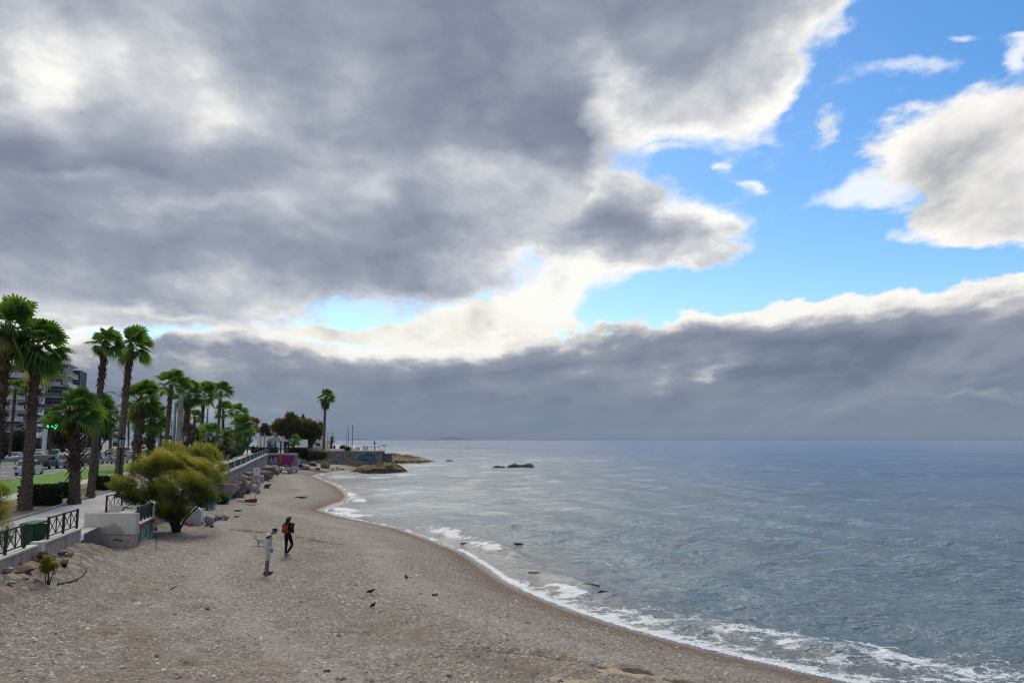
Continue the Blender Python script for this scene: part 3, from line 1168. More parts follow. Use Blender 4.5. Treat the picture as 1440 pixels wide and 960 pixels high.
def skirt_mesh(seed, n=60, Rl=1.3, drop=1.0):
    r = random.Random(seed)
    V, F, tint = [], [], []
    for i in range(n * 5):
        a = r.uniform(0, 2 * math.pi)
        z0 = r.uniform(-0.15, 0.1)
        d = Vector((math.cos(a), math.sin(a), 0))
        s = Vector((-d.y, d.x, 0))
        L = Rl * r.uniform(0.6, 1.05)
        p0 = d * 0.14 + Vector((0, 0, z0))
        p1 = d * (0.30 + 0.30 * r.random()) + Vector((0, 0, z0 - L * 0.45 * drop)) + s * r.uniform(-.1, .1)
        p2 = d * (0.22 + 0.38 * r.random()) + Vector((0, 0, z0 - L * drop)) + s * r.uniform(-.2, .2)
        k = len(V)
        w = 0.05
        V += [p0, p1 - s * w, p1 + s * w, p2]
        F += [(k, k + 1, k + 2), (k + 1, k + 3, k + 2)]
        q = r.random()
        tint += [q] * 4
    return tri_soup('dead_skirt', V, F, tint)


def palm_trunk(base_r, top_r, H, lean, seed, shag=0.0, shag_from=0.5, name='trunk'):
    """tapered trunk with rings of old leaf bases; lean is the offset of the top"""
    r = random.Random(seed)
    mb = MB()
    n, rows = 14, max(10, int(H / 0.16))
    pts, rad = [], []
    for i in range(rows + 1):
        k = i / rows
        bend = lean * (0.35 * k + 0.65 * k * k)
        pts.append(Vector((bend.x, bend.y, k * H - 0.25 * (k == 0))))
        q = base_r * (1 + 0.35 * math.exp(-k * H / 0.5)) * (1 - k) + top_r * k
        q *= 1 + 0.05 * math.sin(i * 2.4) + r.uniform(-0.03, 0.03)
        rad.append(q)
    mb.tube(pts, rad, n, 0, True)
    # old leaf bases: short wedges in spirals up the shaggy part
    cnt = int(H * 26 * (0.4 + shag))
    for i in range(cnt):
        k = i / cnt
        shaggy = k > shag_from
        if not shaggy and r.random() > 0.8: continue
        j = min(rows - 1, int(k * rows))
        c = pts[j].lerp(pts[j + 1], k * rows - j)
        rr = rad[j]
        a = i * 2.39996 + r.uniform(-0.2, 0.2)
        d = Vector((math.cos(a), math.sin(a), 0))
        s = Vector((-d.y, d.x, 0))
        L = (0.16 + 0.12 * r.random()) * (1 + shag * (1.2 if shaggy else 0.0)) * (1 if shaggy else 0.5)
        out = (0.30 + 0.5 * shag) * L if shaggy else 0.05
        w = 0.055 + 0.03 * r.random()
        up = 1 if r.random() < 0.75 or not shaggy else -1
        p0 = c + d * rr * 0.9
        vs_ = [p0 - s * w, p0 + s * w, p0 + d * 0.03 + Vector((0, 0, -0.06 * up)), p0 + d * (out + 0.02) + Vector((0, 0, L * up)) - s * w * 0.4,
               p0 + d * (out + 0.02) + Vector((0, 0, L * up)) + s * w * 0.4]
        mb.raw(vs_, [(0, 2, 3), (2, 4, 3), (2, 1, 4), (0, 3, 4, 1)], 1 if shaggy else 0)
    return mb


CROWNS = [fan_crown(101 + i, n=36, Rl=2.0, low=-48, high=84, seg=14) for i in range(5)]
CROWN_TUFT = [fan_crown(131 + i, n=26, Rl=1.75, low=-28, high=85) for i in range(3)]
DATES = [feather_crown(151 + i) for i in range(2)]
SKIRTS = [skirt_mesh(171 + i) for i in range(2)]
PALM_N = [0]


def palm(label, base, top_px, crown_r, base_r, top_r, kind='fan', shag=0.3, shag_from=0.55, skirt=0.0, group='palms along the promenade', zextra=0.0):
    """base: world point, top_px: photo position of the crown's heart at the same distance"""
    i = PALM_N[0]
    PALM_N[0] += 1
    top = at_y(top_px[0], top_px[1] + crown_r * FPX / base.y * 0.10, base.y)
    crown_r = crown_r * (0.88 if base.y > 43 else 0.76)
    H = top.z - base.z
    lean = Vector((top.x - base.x, random.uniform(-0.2, 0.2)))
    root = thing('palm_tree', label, 'palm tree', base, 0, group)
    tb = palm_trunk(base_r * 0.72, top_r * 0.76, H, lean, 300 + i, shag, shag_from)
    tb.build('trunk', [M_BARK_GREY, M_BARK_RED], root)
    if kind == 'fan': me, m, rl = CROWNS[i % 5], M_PALM, 1.85
    elif kind == 'tuft': me, m, rl = CROWN_TUFT[i % 3], M_PALM, 1.65
    else: me, m, rl = DATES[i % 2], M_DATE, 2.4
    c = link_mesh('crown', me, m, root, (lean.x, lean.y, H - 0.05))
    k = crown_r / rl
    c.scale = (k, k, k * 0.96)
    c.rotation_euler = (random.uniform(-0.08, 0.08), random.uniform(-0.05, 0.12), random.uniform(-0.6, 0.6))
    if skirt:
        s_ = link_mesh('dead_skirt', SKIRTS[i % 2], M_DEAD, root, (lean.x, lean.y, H - 0.1))
        s_.scale = (skirt, skirt, skirt)
        s_.rotation_euler = (0, 0, random.uniform(0, 6))
    return root


# ------------------------------------------------------------------ leafy crowns
def leaf_cloud(name, lobes, count, size, seed, aspect=2.2, up=0.2, shell=0.55, tint_up=0.35, droop=0.0, wind=0.0, holes=-0.32):
    """leaf-sized faces spread through a set of ellipsoid lobes (cx,cy,cz,rx,ry,rz[,tint])"""
    g = np.random.default_rng(seed)
    Lb = np.array([l[:6] for l in lobes], float)
    lt = np.array([l[6] if len(l) > 6 else 0.4 for l in lobes])
    vol = (Lb[:, 3] * Lb[:, 4] * Lb[:, 5]) ** 0.8
    which = g.choice(len(lobes), count, p=vol / vol.sum())
    u = g.normal(size=(count, 3))
    u /= np.linalg.norm(u, axis=1)[:, None]
    rad = g.random(count) ** (1.0 / 3.0)
    rad = shell + (1 - shell) * rad
    rad *= g.random(count) ** 0.28
    # lumpy outline: radius follows a few random bumps per lobe
    ph = lt[which] * 50 + which * 3.1
    bump = 1 + 0.20 * np.sin(u[:, 0] * 5 + ph) * np.sin(u[:, 1] * 4.3 + ph * 1.7) + 0.16 * np.sin(u[:, 2] * 7 + ph * 0.6 + u[:, 0] * 3)
    P = Lb[which, :3] + u * Lb[which, 3:6] * (rad * bump)[:, None]
    # thin it with noise so that holes show
    nz = fbm(P[:, 0] * 1.7 / max(size * 6, .2) * .5 + P[:, 2] * 1.1, P[:, 1] * 1.3 + P[:, 2] * 2.1 / max(size * 6, .2) * .5, 3, seed)
    keep = nz > holes
    P, u, which, rad = P[keep], u[keep], which[keep], rad[keep]
    n = len(P)
    d = u * 0.7 + g.normal(size=(n, 3)) * 0.55
    d[:, 2] += up - droop
    d[:, 0] += wind
    d /= np.linalg.norm(d, axis=1)[:, None]
    s = np.cross(d, g.normal(size=(n, 3)))
    s /= np.linalg.norm(s, axis=1)[:, None] + 1e-9
    ln = size * g.uniform(0.6, 1.4, n)
    wd = ln / aspect * 0.5
    a = P
    m1 = P + d * (ln * 0.5)[:, None] + s * wd[:, None]
    m2 = P + d * (ln * 0.5)[:, None] - s * wd[:, None]
    e = P + d * ln[:, None]
    V = np.stack([a, m1, e, m2], 1).reshape(-1, 3)
    F = np.arange(4 * n).reshape(n, 4)
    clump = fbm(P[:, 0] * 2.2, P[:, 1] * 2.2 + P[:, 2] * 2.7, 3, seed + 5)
    tint = lt[which] + 0.32 * clump + g.normal(size=n) * 0.10 + tint_up * (u[:, 2] * 0.35 + (rad - 0.8) * 0.5)  # paler tops and outer leaves: yellowish tips plus shading put into the tint
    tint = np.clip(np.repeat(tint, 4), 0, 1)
    return np_mesh(name, V, F, {'tint': tint})


def limbs(lobes, base, r0, seed, depth=1, fork=0.35):
    """trunk and limbs reaching into each lobe"""
    g = random.Random(seed)
    mb = MB()
    for l in lobes:
        c = Vector(l[:3])
        b = Vector(base) + Vector((g.uniform(-r0, r0), g.uniform(-r0, r0), 0)) * 0.6
        k1 = b.lerp(c, 0.33) + Vector((g.uniform(-.12, .12), g.uniform(-.12, .12), 0.12)) * (c - b).length * 0.5
        k2 = b.lerp(c, 0.68) + Vector((g.uniform(-.1, .1), g.uniform(-.1, .1), 0.08)) * (c - b).length * 0.5
        mb.tube([b, k1, k2, c], [r0, r0 * 0.7, r0 * 0.42, r0 * 0.15], 7)
        for q in range(4):
            dv = Vector((g.uniform(-1, 1) * l[3], g.uniform(-1, 1) * l[4], g.uniform(-0.4, 1) * l[5])) * 0.75
            mb.tube([k2.lerp(c, 0.3), c + dv * 0.5, c + dv], [r0 * 0.28, r0 * 0.16, r0 * 0.05], 5)
    return mb


def broad_tree(label, base, lobes, count, size, mat, seed, r0=0.2, group=None, name='broad_tree', cat='tree', **kw):
    root = thing(name, label, cat, base, 0, group)
    limbs(lobes, (0, 0, -0.2), r0, seed).build('trunk', M_BARK, root)
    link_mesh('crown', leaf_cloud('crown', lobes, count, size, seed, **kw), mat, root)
    return root


def hedge(label, base, size, rz, count, mat, seed, name='hedge', leaf=0.10, group=None, rounded=False):
    """clipped block of leaves on a dark twiggy core"""
    root = thing(name, label, 'hedge' if not rounded else 'shrub', base, rz, group)
    sx, sy, sz = size
    g = np.random.default_rng(seed)
    core = MB()
    if rounded:
        core.ball((0, 0, sz * 0.42), 1.0, 12, 8, sc=(sx * 0.40, sy * 0.40, sz * 0.42))
    else:
        core.box((0, 0, sz * 0.46), (sx * 0.9, sy * 0.9, sz * 0.92))
    core.build('branches', M_TWIG, root)
    if rounded:
        lobes = [(0, 0, sz * 0.45, sx * 0.5, sy * 0.5, sz * 0.52, 0.45), (sx * .18, 0, sz * 0.4, sx * 0.34, sy * 0.4, sz * 0.4, 0.5), (-sx * .2, .0, sz * .38, sx * .3, sy * .4, sz * .36, 0.3)]
        me = leaf_cloud('leaves', lobes, count, leaf, seed, up=0.5)
    else:
        P = g.uniform(-0.5, 0.5, (count, 3))
        ax = g.choice(5, count, p=[.3, .15, .15, .2, .2])
        for k, (a, v) in enumerate(((2, .5), (0, -.5), (0, .5), (1, -.5), (1, .5))):
            P[ax == k, a] = v + g.normal(size=(ax == k).sum()) * 0.025
        P = P * np.array(size) + np.array([0, 0, sz / 2])
        w = fbm(P[:, 0] * 2 + P[:, 2], P[:, 1] * 2 + P[:, 2] * 1.7, 3, seed) * 0.07
        P += (P - np.array([0, 0, sz / 2])) * w[:, None]
        d = g.normal(size=(count, 3)) + (P - np.array([0, 0, sz / 2])) * 0.6 + np.array([0, 0, .3])
        d /= np.linalg.norm(d, axis=1)[:, None]
        s = np.cross(d, g.normal(size=(count, 3)))
        s /= np.linalg.norm(s, axis=1)[:, None]
        ln = leaf * g.uniform(.6, 1.4, count)
        V = np.stack([P, P + d * (ln * .5)[:, None] + s * (ln * .28)[:, None], P + d * ln[:, None], P + d * (ln * .5)[:, None] - s * (ln * .28)[:, None]], 1).reshape(-1, 3)
        tint = np.clip(0.4 + g.normal(size=count) * .15 + w * 3, 0, 1)
        me = np_mesh('leaves', V, np.arange(4 * count).reshape(-1, 4), {'tint': np.repeat(tint, 4)})
    link_mesh('leaves', me, mat, root)
    return root


M_TWIG = mat_simple('twigs', (0.012, 0.012, 0.006), (0.03, 0.026, 0.014), 20, 0.9, 0.3)
# ------------------------------------------------------------------ plants in place
def row(px, t):
    """point of the made ground on photo column px at inland offset t"""
    r = (px - 720.0) / FPX
    s = 0.0
    for _ in range(6):
        q = O2 + N2 * t
        s = (r * q.y - q.x) / (A2.x - r * A2.y)
        z = float(inland_z(s, t))
        y = q.y + A2.y * s
        # camera pitch: lateral ratio refers to camera depth
        r = (px - 720.0) / FPX * (math.cos(PITCH) + (z - CAM_H) / y * math.sin(PITCH))
    x, y = st(s, t)
    return Vector((x, y, float(inland_z(s, t))))


def at_d(px, d, dz=0.0):
    p = inland(px, d)
    return Vector((p.x, p.y, p.z + dz))


def build_plants():
    mpp = lambda d: d / FPX                       # metres per photo pixel at distance d
    P = [  # label, base px, d, top px, crown r px, base w px, top w px, kind, shag, shag_from, skirt
        ('tall fan palm cut by the left edge of the picture, crown above the apartment block', (-14, 41), (13, 452), 58, 20, 17, 'fan', 0.5, 0.3, 0.9),
        ('tall fan palm with greyish lower trunk and big windblown crown beside a dark hedge', (35, 42), (53, 482), 52, 21, 15, 'fan', 0.45, 0.55, 0.9),
        ('short stout fan palm with a dark shaggy bulge halfway up its trunk', (104, 46), (106, 572), 40, 20, 17, 'fan', 1.0, 0.32, 0.7),
        ('tall slim fan palm, left one of the pair, rising behind a low bushy crown', (127, 50), (150, 477), 28, 13, 10, 'fan', 0.35, 0.72, 0.0),
        ('low fan palm whose bushy crown hides the middle of a taller slim trunk', (133, 57), (137, 576), 33, 11, 10, 'fan', 0.3, 0.5, 0.4),
        ('tall slim fan palm, right one of a pair above the road, beside a lantern post', (166, 64), (186, 480), 31, 14, 10, 'fan', 0.35, 0.6, 0.0),
        ('thick trunked fan palm with tousled crown standing on the lawn edge', (191, 88), (199, 557), 31, 15, 13, 'fan', 0.55, 0.2, 0.0),
        ('dark trunked fan palm with a low ragged crown, right of a thicker palm', (211, 90), (214, 586), 28, 15, 9, 'fan', 0.8, 0.1, 0.5),
        ('fan palm with spiky star shaped crown just left of the bare concrete mast', (232, 87), (241, 538), 29, 9, 7, 'tuft', 0.3, 0.6, 0.0),
        ('fan palm with swollen dark trunk just right of the bare concrete mast', (259, 98), (265, 552), 25, 11, 8, 'fan', 0.7, 0.2, 0.4),
        ('slender fan palm with drooping crown between the mast and the far palm trio', (281, 112), (287, 551), 21, 7, 5, 'fan', 0.3, 0.6, 0.4),
        ('slender fan palm with flat topped crown, tallest of the far cluster near the walkway', (305, 128), (311, 548), 19, 6, 5, 'tuft', 0.3, 0.6, 0.0),
        ('bright low fan palm with forked look beside the walkway shrubs', (298, 105), (296, 608), 21, 10, 9, 'tuft', 0.5, 0.1, 0.0),
        ('small fan palm crown peeping right of a slender trunk in the far cluster', (312, 142), (314, 576), 17, 5, 4, 'tuft', 0.3, 0.5, 0.0),
        ('round headed fan palm at the right end of the far cluster', (332, 158), (333, 577), 16, 6, 5, 'tuft', 0.3, 0.5, 0.0),
        ('squat date palm with dark arching feather leaves above walkway shrubs', (318, 112), (316, 624), 22, 8, 8, 'date', 0.6, 0.0, 0.0),
        ('leaning fan palm with full green crown in front of an olive brown tree', (334, 138), (337, 597), 22, 9, 8, 'fan', 0.5, 0.1, 0.4),
        ('lone tall palm with a brown skirt standing at the head of the stone sea wall', (455, 186), (458, 556), 13, 5.5, 4.5, 'fan', 0.25, 0.85, 0.0),
        ('young palm with bushy crown beside the lone tall palm', (465, 184), (467, 617), 9, 3.5, 3, 'date', 0.4, 0.1, 0.0),
        ('slim street palm across the road beside the white billboard', (154, 150), (156, 583), 15, 5, 4, 'tuft', 0.3, 0.4, 0.3),
        ('palm across the road in front of the apartment block balconies', (13, 130), (22, 545), 20, 5, 4, 'tuft', 0.3, 0.5, 0.3),
        ('small palm across the road near the green cross sign', (70, 150), (71, 592), 15, 5, 5, 'tuft', 0.4, 0.3, 0.4),
        ('distant palm between two trunks above the parked traffic', (180, 170), (181, 590), 12, 3, 3, 'tuft', 0.3, 0.5, 0.0),
        ('distant palm low over the traffic left of the concrete mast', (226, 175), (226, 600), 12, 3, 3, 'tuft', 0.3, 0.5, 0.3),
        ('distant palm behind the walkway palms, left of the slender flat topped one', (272, 150), (274, 584), 13, 5, 4, 'tuft', 0.3, 0.4, 0.3),
        ('small round palm beside the gazebo roof', (412, 150), (414, 617), 9, 3.5, 3, 'fan', 0.3, 0.3, 0.4),
    ]
    for lab, (px, d), top, cr, bw, tw, kind, shag, sf, skirt in P:
        b = at_d(px, d)
        if px > 400: b.z = 3.55
        m = mpp(d)
        far = 'palms along the promenade' if d < 145 and px < 400 else 'palms in the distance'
        palm(lab, b, top, cr * m * 1.06, bw * m / 2, tw * m / 2, kind, shag, sf, skirt * (cr * m / 1.8), far)
    lone = [o for o in COL.objects if o.get('label', '').startswith('lone tall palm')][0]
    sk = link_mesh('dead_skirt', skirt_mesh(190, 70, 1.9), M_DEAD, lone)
    cr_ = [c for c in lone.children if c.name.startswith('crown')][0]
    sk.location = cr_.location - Vector((0, 0, 0.2))
    sk.scale = (1.7, 1.7, 1.55)

    # tamarisk on the beach
    g = gnd(246, 748)
    m = mpp(g.y)

    def lob(px, py, rx, ry, depth=0.0, tint=0.4, ref=g):
        p = at_y(px, py, ref.y + depth)
        return (p.x - ref.x, p.y - ref.y, p.z - ref.z, rx * m, rx * m * 0.9, ry * m, tint)

    front = [lob(262, 686, 36, 24, -1.1, 0.26), lob(258, 670, 28, 11, -0.7, 0.5), (lob(226, 688, 22, 20, 0.3, 0.28)), lob(292, 670, 24, 26, 0.9, 0.42), lob(232, 650, 28, 20, 0.6, 0.48),
             lob(202, 660, 26, 18, 0.5, 0.38), lob(176, 680, 24, 15, 0.3, 0.42), lob(186, 698, 18, 10, 0.4, 0.3), lob(246, 718, 22, 18, 0.0, 0.34), lob(228, 716, 14, 14, 0.2, 0.4), lob(284, 700, 24, 15, -0.1, 0.22), lob(212, 690, 22, 16, -0.1, 0.3), lob(305, 690, 16, 20, 0.8, 0.4), lob(270, 656, 26, 17, 1.0, 0.58), lob(196, 700, 14, 12, 0.8, 0.25)]
    root = thing('tamarisk_tree', 'feathery yellow green tamarisk with several thin stems growing out of the pebbles', 'tree', g)
    lm = MB()
    rr = random.Random(5)
    fork = [(-0.05, 0.0), (0.18, 0.1), (0.02, 0.25), (-0.2, 0.2), (0.28, 0.0)]
    for i, l in enumerate(front):
        c = Vector(l[:3])
        bx, by = fork[i % 5]
        k1 = Vector((bx + (c.x - bx) * 0.18, by + (c.y - by) * 0.25, c.z * 0.30))
        k2 = Vector((bx + (c.x - bx) * 0.6, by + (c.y - by) * 0.6, c.z * 0.68))
        lm.tube([(bx, by, -0.15), k1, k2, c], [0.065, 0.05, 0.035, 0.012], 7)
        for q in range(7):
            dv = Vector((rr.uniform(-1, 1) * l[3], rr.uniform(-1, 1) * l[4], rr.uniform(-0.9, 1) * l[5])) * 0.9
            lm.tube([k2.lerp(c, rr.random()), c + dv * 0.55, c + dv], [0.014, 0.009, 0.003], 4)
    lm.build('trunk', M_BARK, root)
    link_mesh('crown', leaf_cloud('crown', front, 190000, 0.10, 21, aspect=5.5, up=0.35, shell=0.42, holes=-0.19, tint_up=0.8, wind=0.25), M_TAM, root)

    g2 = at_d(272, 52, -0.2)
    m2 = mpp(g2.y)

    def lob2(px, py, rx, ry, depth=0.0, tint=0.55):
        p = at_y(px, py, g2.y + depth)
        return (p.x - g2.x, p.y - g2.y, p.z - g2.z, rx * m2, rx * m2 * 0.9, ry * m2, tint)
    back = [lob2(240, 632, 20, 14), lob2(262, 645, 34, 20, 0, 0.5), lob2(285, 634, 20, 14, 0, 0.62), lob2(300, 655, 20, 22, 0.3, 0.48), lob2(228, 650, 26, 17, 0, 0.5),
            lob2(310, 668, 14, 20, 0.2, 0.42), lob2(270, 668, 34, 20, 0.4, 0.35)]
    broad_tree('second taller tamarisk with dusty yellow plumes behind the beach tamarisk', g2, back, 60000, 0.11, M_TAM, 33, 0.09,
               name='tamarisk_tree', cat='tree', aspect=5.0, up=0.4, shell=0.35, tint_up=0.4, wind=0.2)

    # tamarisk leaning in from the left edge
    g3 = at_d(-24, 26.5, -0.2)
    m = mpp(g3.y)
    left = [lob(-2, 715, 18, 26, 0, 0.55, g3), lob(4, 752, 16, 20, -0.4, 0.42, g3), lob(-30, 700, 40, 40, 0, 0.4, g3), lob(2, 690, 12, 10, 0, 0.5, g3)]
    broad_tree('yellowish tamarisk bush cut by the left edge of the picture', g3, left, 26000, 0.08, M_TAM, 44, 0.05, name='tamarisk_tree', aspect=5.5, up=0.3, shell=0.3)

    # sapling on the beach
    g4 = gnd(69, 822)
    m = mpp(g4.y)
    sap = [lob(66, 798, 11, 8, 0, 0.3, g4), lob(76, 795, 8, 6, 0.1, 0.35, g4), lob(67, 786, 7, 7, 0, 0.45, g4), lob(61, 790, 5, 5, 0, 0.4, g4)]
    broad_tree('small green sapling rising from the pebbles near the left corner', g4, sap, 4200, 0.05, M_TAM, 55, 0.022, name='sapling', cat='young tree', aspect=4.0, up=0.4, shell=0.2)

    rzp = math.atan2(A2.y, A2.x)
    # clipped hedges in the palm bed
    def hedge_px(label, px, d, size, n, seed, mat=M_DARKLEAF, rz=None, **kw):
        return hedge(label, at_d(px, d), size, rzp if rz is None else rz, n, mat, seed, **kw)
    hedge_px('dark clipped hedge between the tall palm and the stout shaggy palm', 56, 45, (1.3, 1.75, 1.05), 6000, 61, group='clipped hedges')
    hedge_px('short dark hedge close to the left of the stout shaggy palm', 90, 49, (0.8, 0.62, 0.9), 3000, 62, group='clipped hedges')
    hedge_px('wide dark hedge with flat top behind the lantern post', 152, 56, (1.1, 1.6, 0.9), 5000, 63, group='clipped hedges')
    # round green shrubs by the walkway
    k = 0
    for px, d, w, h in ((289, 100, 2.2, 1.9), (299, 104, 2.0, 1.8), (310, 112, 2.6, 2.4), (322, 116, 2.6, 2.2), (330, 126, 2.4, 2.3), (320, 124, 2.2, 3.2), (337, 130, 2.0, 2.6), (282, 108, 2.2, 1.6)):
        labs = ('bright green shrub at the left foot of the low forked palm', 'bright green shrub right of the low forked palm', 'full green shrub behind the standing walker on the path',
                'broad green shrub left of a slim lantern post by the path', 'green shrub in line with the bend of the walkway', 'taller leafy shrub under the squat date palm',
                'green shrub under the leaning palm at the far end of the bed', 'low green shrub in the shade left of the palm cluster')
        hedge(labs[k], at_d(px, d), (w, w, h), 0, 2600, M_GREEN, 70 + k, name='green_shrub', leaf=0.2, group='green shrubs beside the walkway', rounded=True)
        k += 1
    gg = gnd(312, 708)
    hedge('vivid green round bush on the beach beside the low plaster wall', gg, (1.25, 1.2, 1.0), 0, 7000, M_GREEN, 81, name='round_bush', leaf=0.07, rounded=True)

    # plants on the plaza end
    def plaza_pt(px, d, z=3.55):
        return at_z(px, 618 + (CAM_H - z) * FPX / d, z)
    hedge('dark green bush hanging over the rocks left of the stone wall', Vector((at_y(440, 640, 150).x, 150, 2.2)), (6.6, 3.0, 2.3), 0, 9000, M_OLIVE, 82, name='overhanging_bush', leaf=0.18, rounded=True)
    hedge('small dark bush on the plaza left of the flagpoles', plaza_pt(482, 190), (1.7, 1.5, 1.3), 0, 1500, M_DARKLEAF, 83, name='small_bush', leaf=0.14, rounded=True)
    hedge('small green bush on the plaza at the foot of the flagpoles', plaza_pt(489, 176), (2.0, 1.6, 1.1), 0, 1800, M_GREEN, 84, name='small_bush', leaf=0.14, rounded=True)

    # broad trees behind the plaza and across the road
    def far_tree(label, px, py_base, d, lobpx, n, size, mat, seed, r0=0.25, group='trees behind the plaza', **kw):
        m = d / FPX
        b = at_y(px, py_base, d)
        L = [(at_y(a, c, d).x - b.x, dd, at_y(a, c, d).z - b.z, rx * m, rx * m * 0.9, ry * m, tt) for a, c, rx, ry, dd, tt in lobpx]
        broad_tree(label, b, L, n, size, mat, seed, r0, group, **kw)
    far_tree('olive brown round tree behind the leaning palm', 348, 630, 190, [(350, 600, 13, 13, 0, .5), (341, 604, 12, 16, 1, .3), (357, 594, 7, 7, 0, .85), (346, 592, 9, 6, 0, .8), (343, 618, 12, 10, -1, .2)], 9000, 0.5, M_OLIVE, 91)
    far_tree('small dark tree beside the white kiosk', 373, 628, 200, [(373, 603, 7, 8, 0, .35), (369, 606, 4, 6, 0, .3), (374, 612, 8, 5, 0, .2)], 3500, 0.42, M_OLIVE, 92)
    far_tree('large tree with brownish top behind the gazebo', 400, 630, 190, [(394, 598, 9, 10, 0, .65), (403, 602, 12, 12, 0, .3), (410, 596, 12, 12, 1, .55), (407, 585, 7, 6, 1, .8), (387, 602, 7, 8, 0, .5), (403, 611, 14, 7, -1, .1), (418, 600, 5, 8, 1, .4)], 12000, 0.45, M_OLIVE, 93)
    far_tree('wide olive tree left of the lone tall palm', 437, 634, 195, [(433, 598, 12, 10, 0, .75), (424, 604, 8, 9, 0, .6), (441, 604, 11, 11, 0, .45), (447, 608, 7, 11, 0, .4), (437, 614, 10, 13, -1.5, .08), (430, 612, 10, 8, 0, .35)], 12000, 0.45, M_OLIVE, 94)
    far_tree('slender dark conifer tip rising behind the wide olive tree', 426, 628, 240, [(426, 604, 3, 10, 0, .2), (426, 592, 1.8, 8, 0, .2), (426.3, 587, 1.2, 4, 0, .2)], 1800, 0.45, M_DARKLEAF, 95)
    far_tree('grey green tree behind the conifer tip', 417, 628, 235, [(418, 602, 6, 9, 0, .4), (414, 606, 6, 7, 0, .3)], 1800, 0.45, M_OLIVE, 96)
    far_tree('thin grey tree touching the lone tall palm trunk', 450, 630, 215, [(450, 600, 4, 8, 0, .3), (448, 608, 4, 8, 0, .4)], 1500, 0.4, M_OLIVE, 97)
    grp = 'trees across the road'
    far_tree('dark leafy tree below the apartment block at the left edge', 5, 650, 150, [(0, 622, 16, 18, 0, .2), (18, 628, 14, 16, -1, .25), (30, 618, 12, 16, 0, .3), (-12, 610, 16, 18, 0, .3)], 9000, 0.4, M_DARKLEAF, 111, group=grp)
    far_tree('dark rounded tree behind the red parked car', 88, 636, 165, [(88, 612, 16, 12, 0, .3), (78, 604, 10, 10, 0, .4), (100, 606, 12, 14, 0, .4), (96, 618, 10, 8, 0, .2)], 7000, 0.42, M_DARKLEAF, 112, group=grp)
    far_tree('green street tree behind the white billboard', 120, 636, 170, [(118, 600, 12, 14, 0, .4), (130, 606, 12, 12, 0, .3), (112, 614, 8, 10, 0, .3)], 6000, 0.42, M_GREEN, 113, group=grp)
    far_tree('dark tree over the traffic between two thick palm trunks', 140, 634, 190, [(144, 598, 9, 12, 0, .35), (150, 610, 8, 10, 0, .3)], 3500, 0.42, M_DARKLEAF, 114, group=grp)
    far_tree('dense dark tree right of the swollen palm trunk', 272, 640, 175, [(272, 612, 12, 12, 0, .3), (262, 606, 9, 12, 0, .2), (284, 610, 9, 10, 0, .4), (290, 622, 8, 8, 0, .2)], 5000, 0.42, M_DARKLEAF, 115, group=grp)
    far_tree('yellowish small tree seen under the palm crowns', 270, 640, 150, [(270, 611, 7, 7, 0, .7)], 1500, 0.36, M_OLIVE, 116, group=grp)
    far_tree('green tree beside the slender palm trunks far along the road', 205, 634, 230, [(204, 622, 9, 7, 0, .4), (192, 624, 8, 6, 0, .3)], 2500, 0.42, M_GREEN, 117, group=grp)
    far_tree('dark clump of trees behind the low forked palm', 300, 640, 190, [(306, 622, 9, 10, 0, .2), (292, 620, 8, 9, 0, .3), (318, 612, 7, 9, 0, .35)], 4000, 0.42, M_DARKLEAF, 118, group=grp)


build_plants()
# ------------------------------------------------------------------ made ground
def strip(name, t0, t1, s0, s1, mat, zoff=0.0, nt_=6, ds=1.5, rough=0.0, kind='structure', skirt=False):
    s = np.arange(s0, s1 + ds, ds)
    t = np.linspace(t0, t1, nt_ + 1)
    Sg, Tg = np.meshgrid(s, t, indexing='ij')
    X = O2.x + A2.x * Sg + N2.x * Tg
    Y = O2.y + A2.y * Sg + N2.y * Tg
    Z = inland_z(Sg, Tg) + zoff
    if rough:
        e = np.minimum(sstep(0, .2, (Tg - t0) / (t1 - t0)), sstep(0, .2, (t1 - Tg) / (t1 - t0)))
        Z = Z + e * (fbm(X * 0.3, Y * 0.3, 3, 8) * 0.5 + 0.25) * rough
    o = link_mesh(name, grid_mesh(name, X, Y, Z), mat)
    tag(o, kind=kind)
    return o


def paving(t, P, col):
    px, py, pz = t.sep(P)
    u = px * A2.x + py * A2.y
    v = px * N2.x + py * N2.y
    j1 = (u * 0.5)._m('FRACT').smooth(0.0, 0.02) * (u * 0.5)._m('FRACT').smooth(1.0, 0.98)
    j2 = (v * 0.55)._m('FRACT').smooth(0.0, 0.02) * (v * 0.55)._m('FRACT').smooth(1.0, 0.98)
    j = j1 * j2
    st_ = t.noise(P, 0.5, 5, 0.6).smooth(0.42, 0.7)
    c = t.mix((1.0 - j) * 0.45, col, (0.17, 0.155, 0.14))
    return t.mix(st_ * 0.3, c, (0.21, 0.19, 0.17))


M_PAVE = mat_simple('pale_paving', (0.40, 0.375, 0.34), (0.50, 0.475, 0.44), 1.2, 0.85, 0.15, extra=paving)
M_EARTH = mat_simple('bed_earth', (0.15, 0.098, 0.060), (0.27, 0.19, 0.125), 1.4, 0.95, 0.5, 0.05,
                     extra=lambda t, P, c: t.mix(t.noise(P, 0.8, 5, .6).smooth(.52, .66) * 0.75, c, (0.135, 0.125, 0.035)))
M_GRASS = mat_simple('lawn_grass', (0.060, 0.16, 0.008), (0.115, 0.25, 0.014), 2.5, 0.9, 0.6, 0.05,
                     extra=lambda t, P, c: t.mix(t.noise(P, 0.35, 4, .6).smooth(.5, .68) * 0.6, c, (0.15, 0.16, 0.03)))


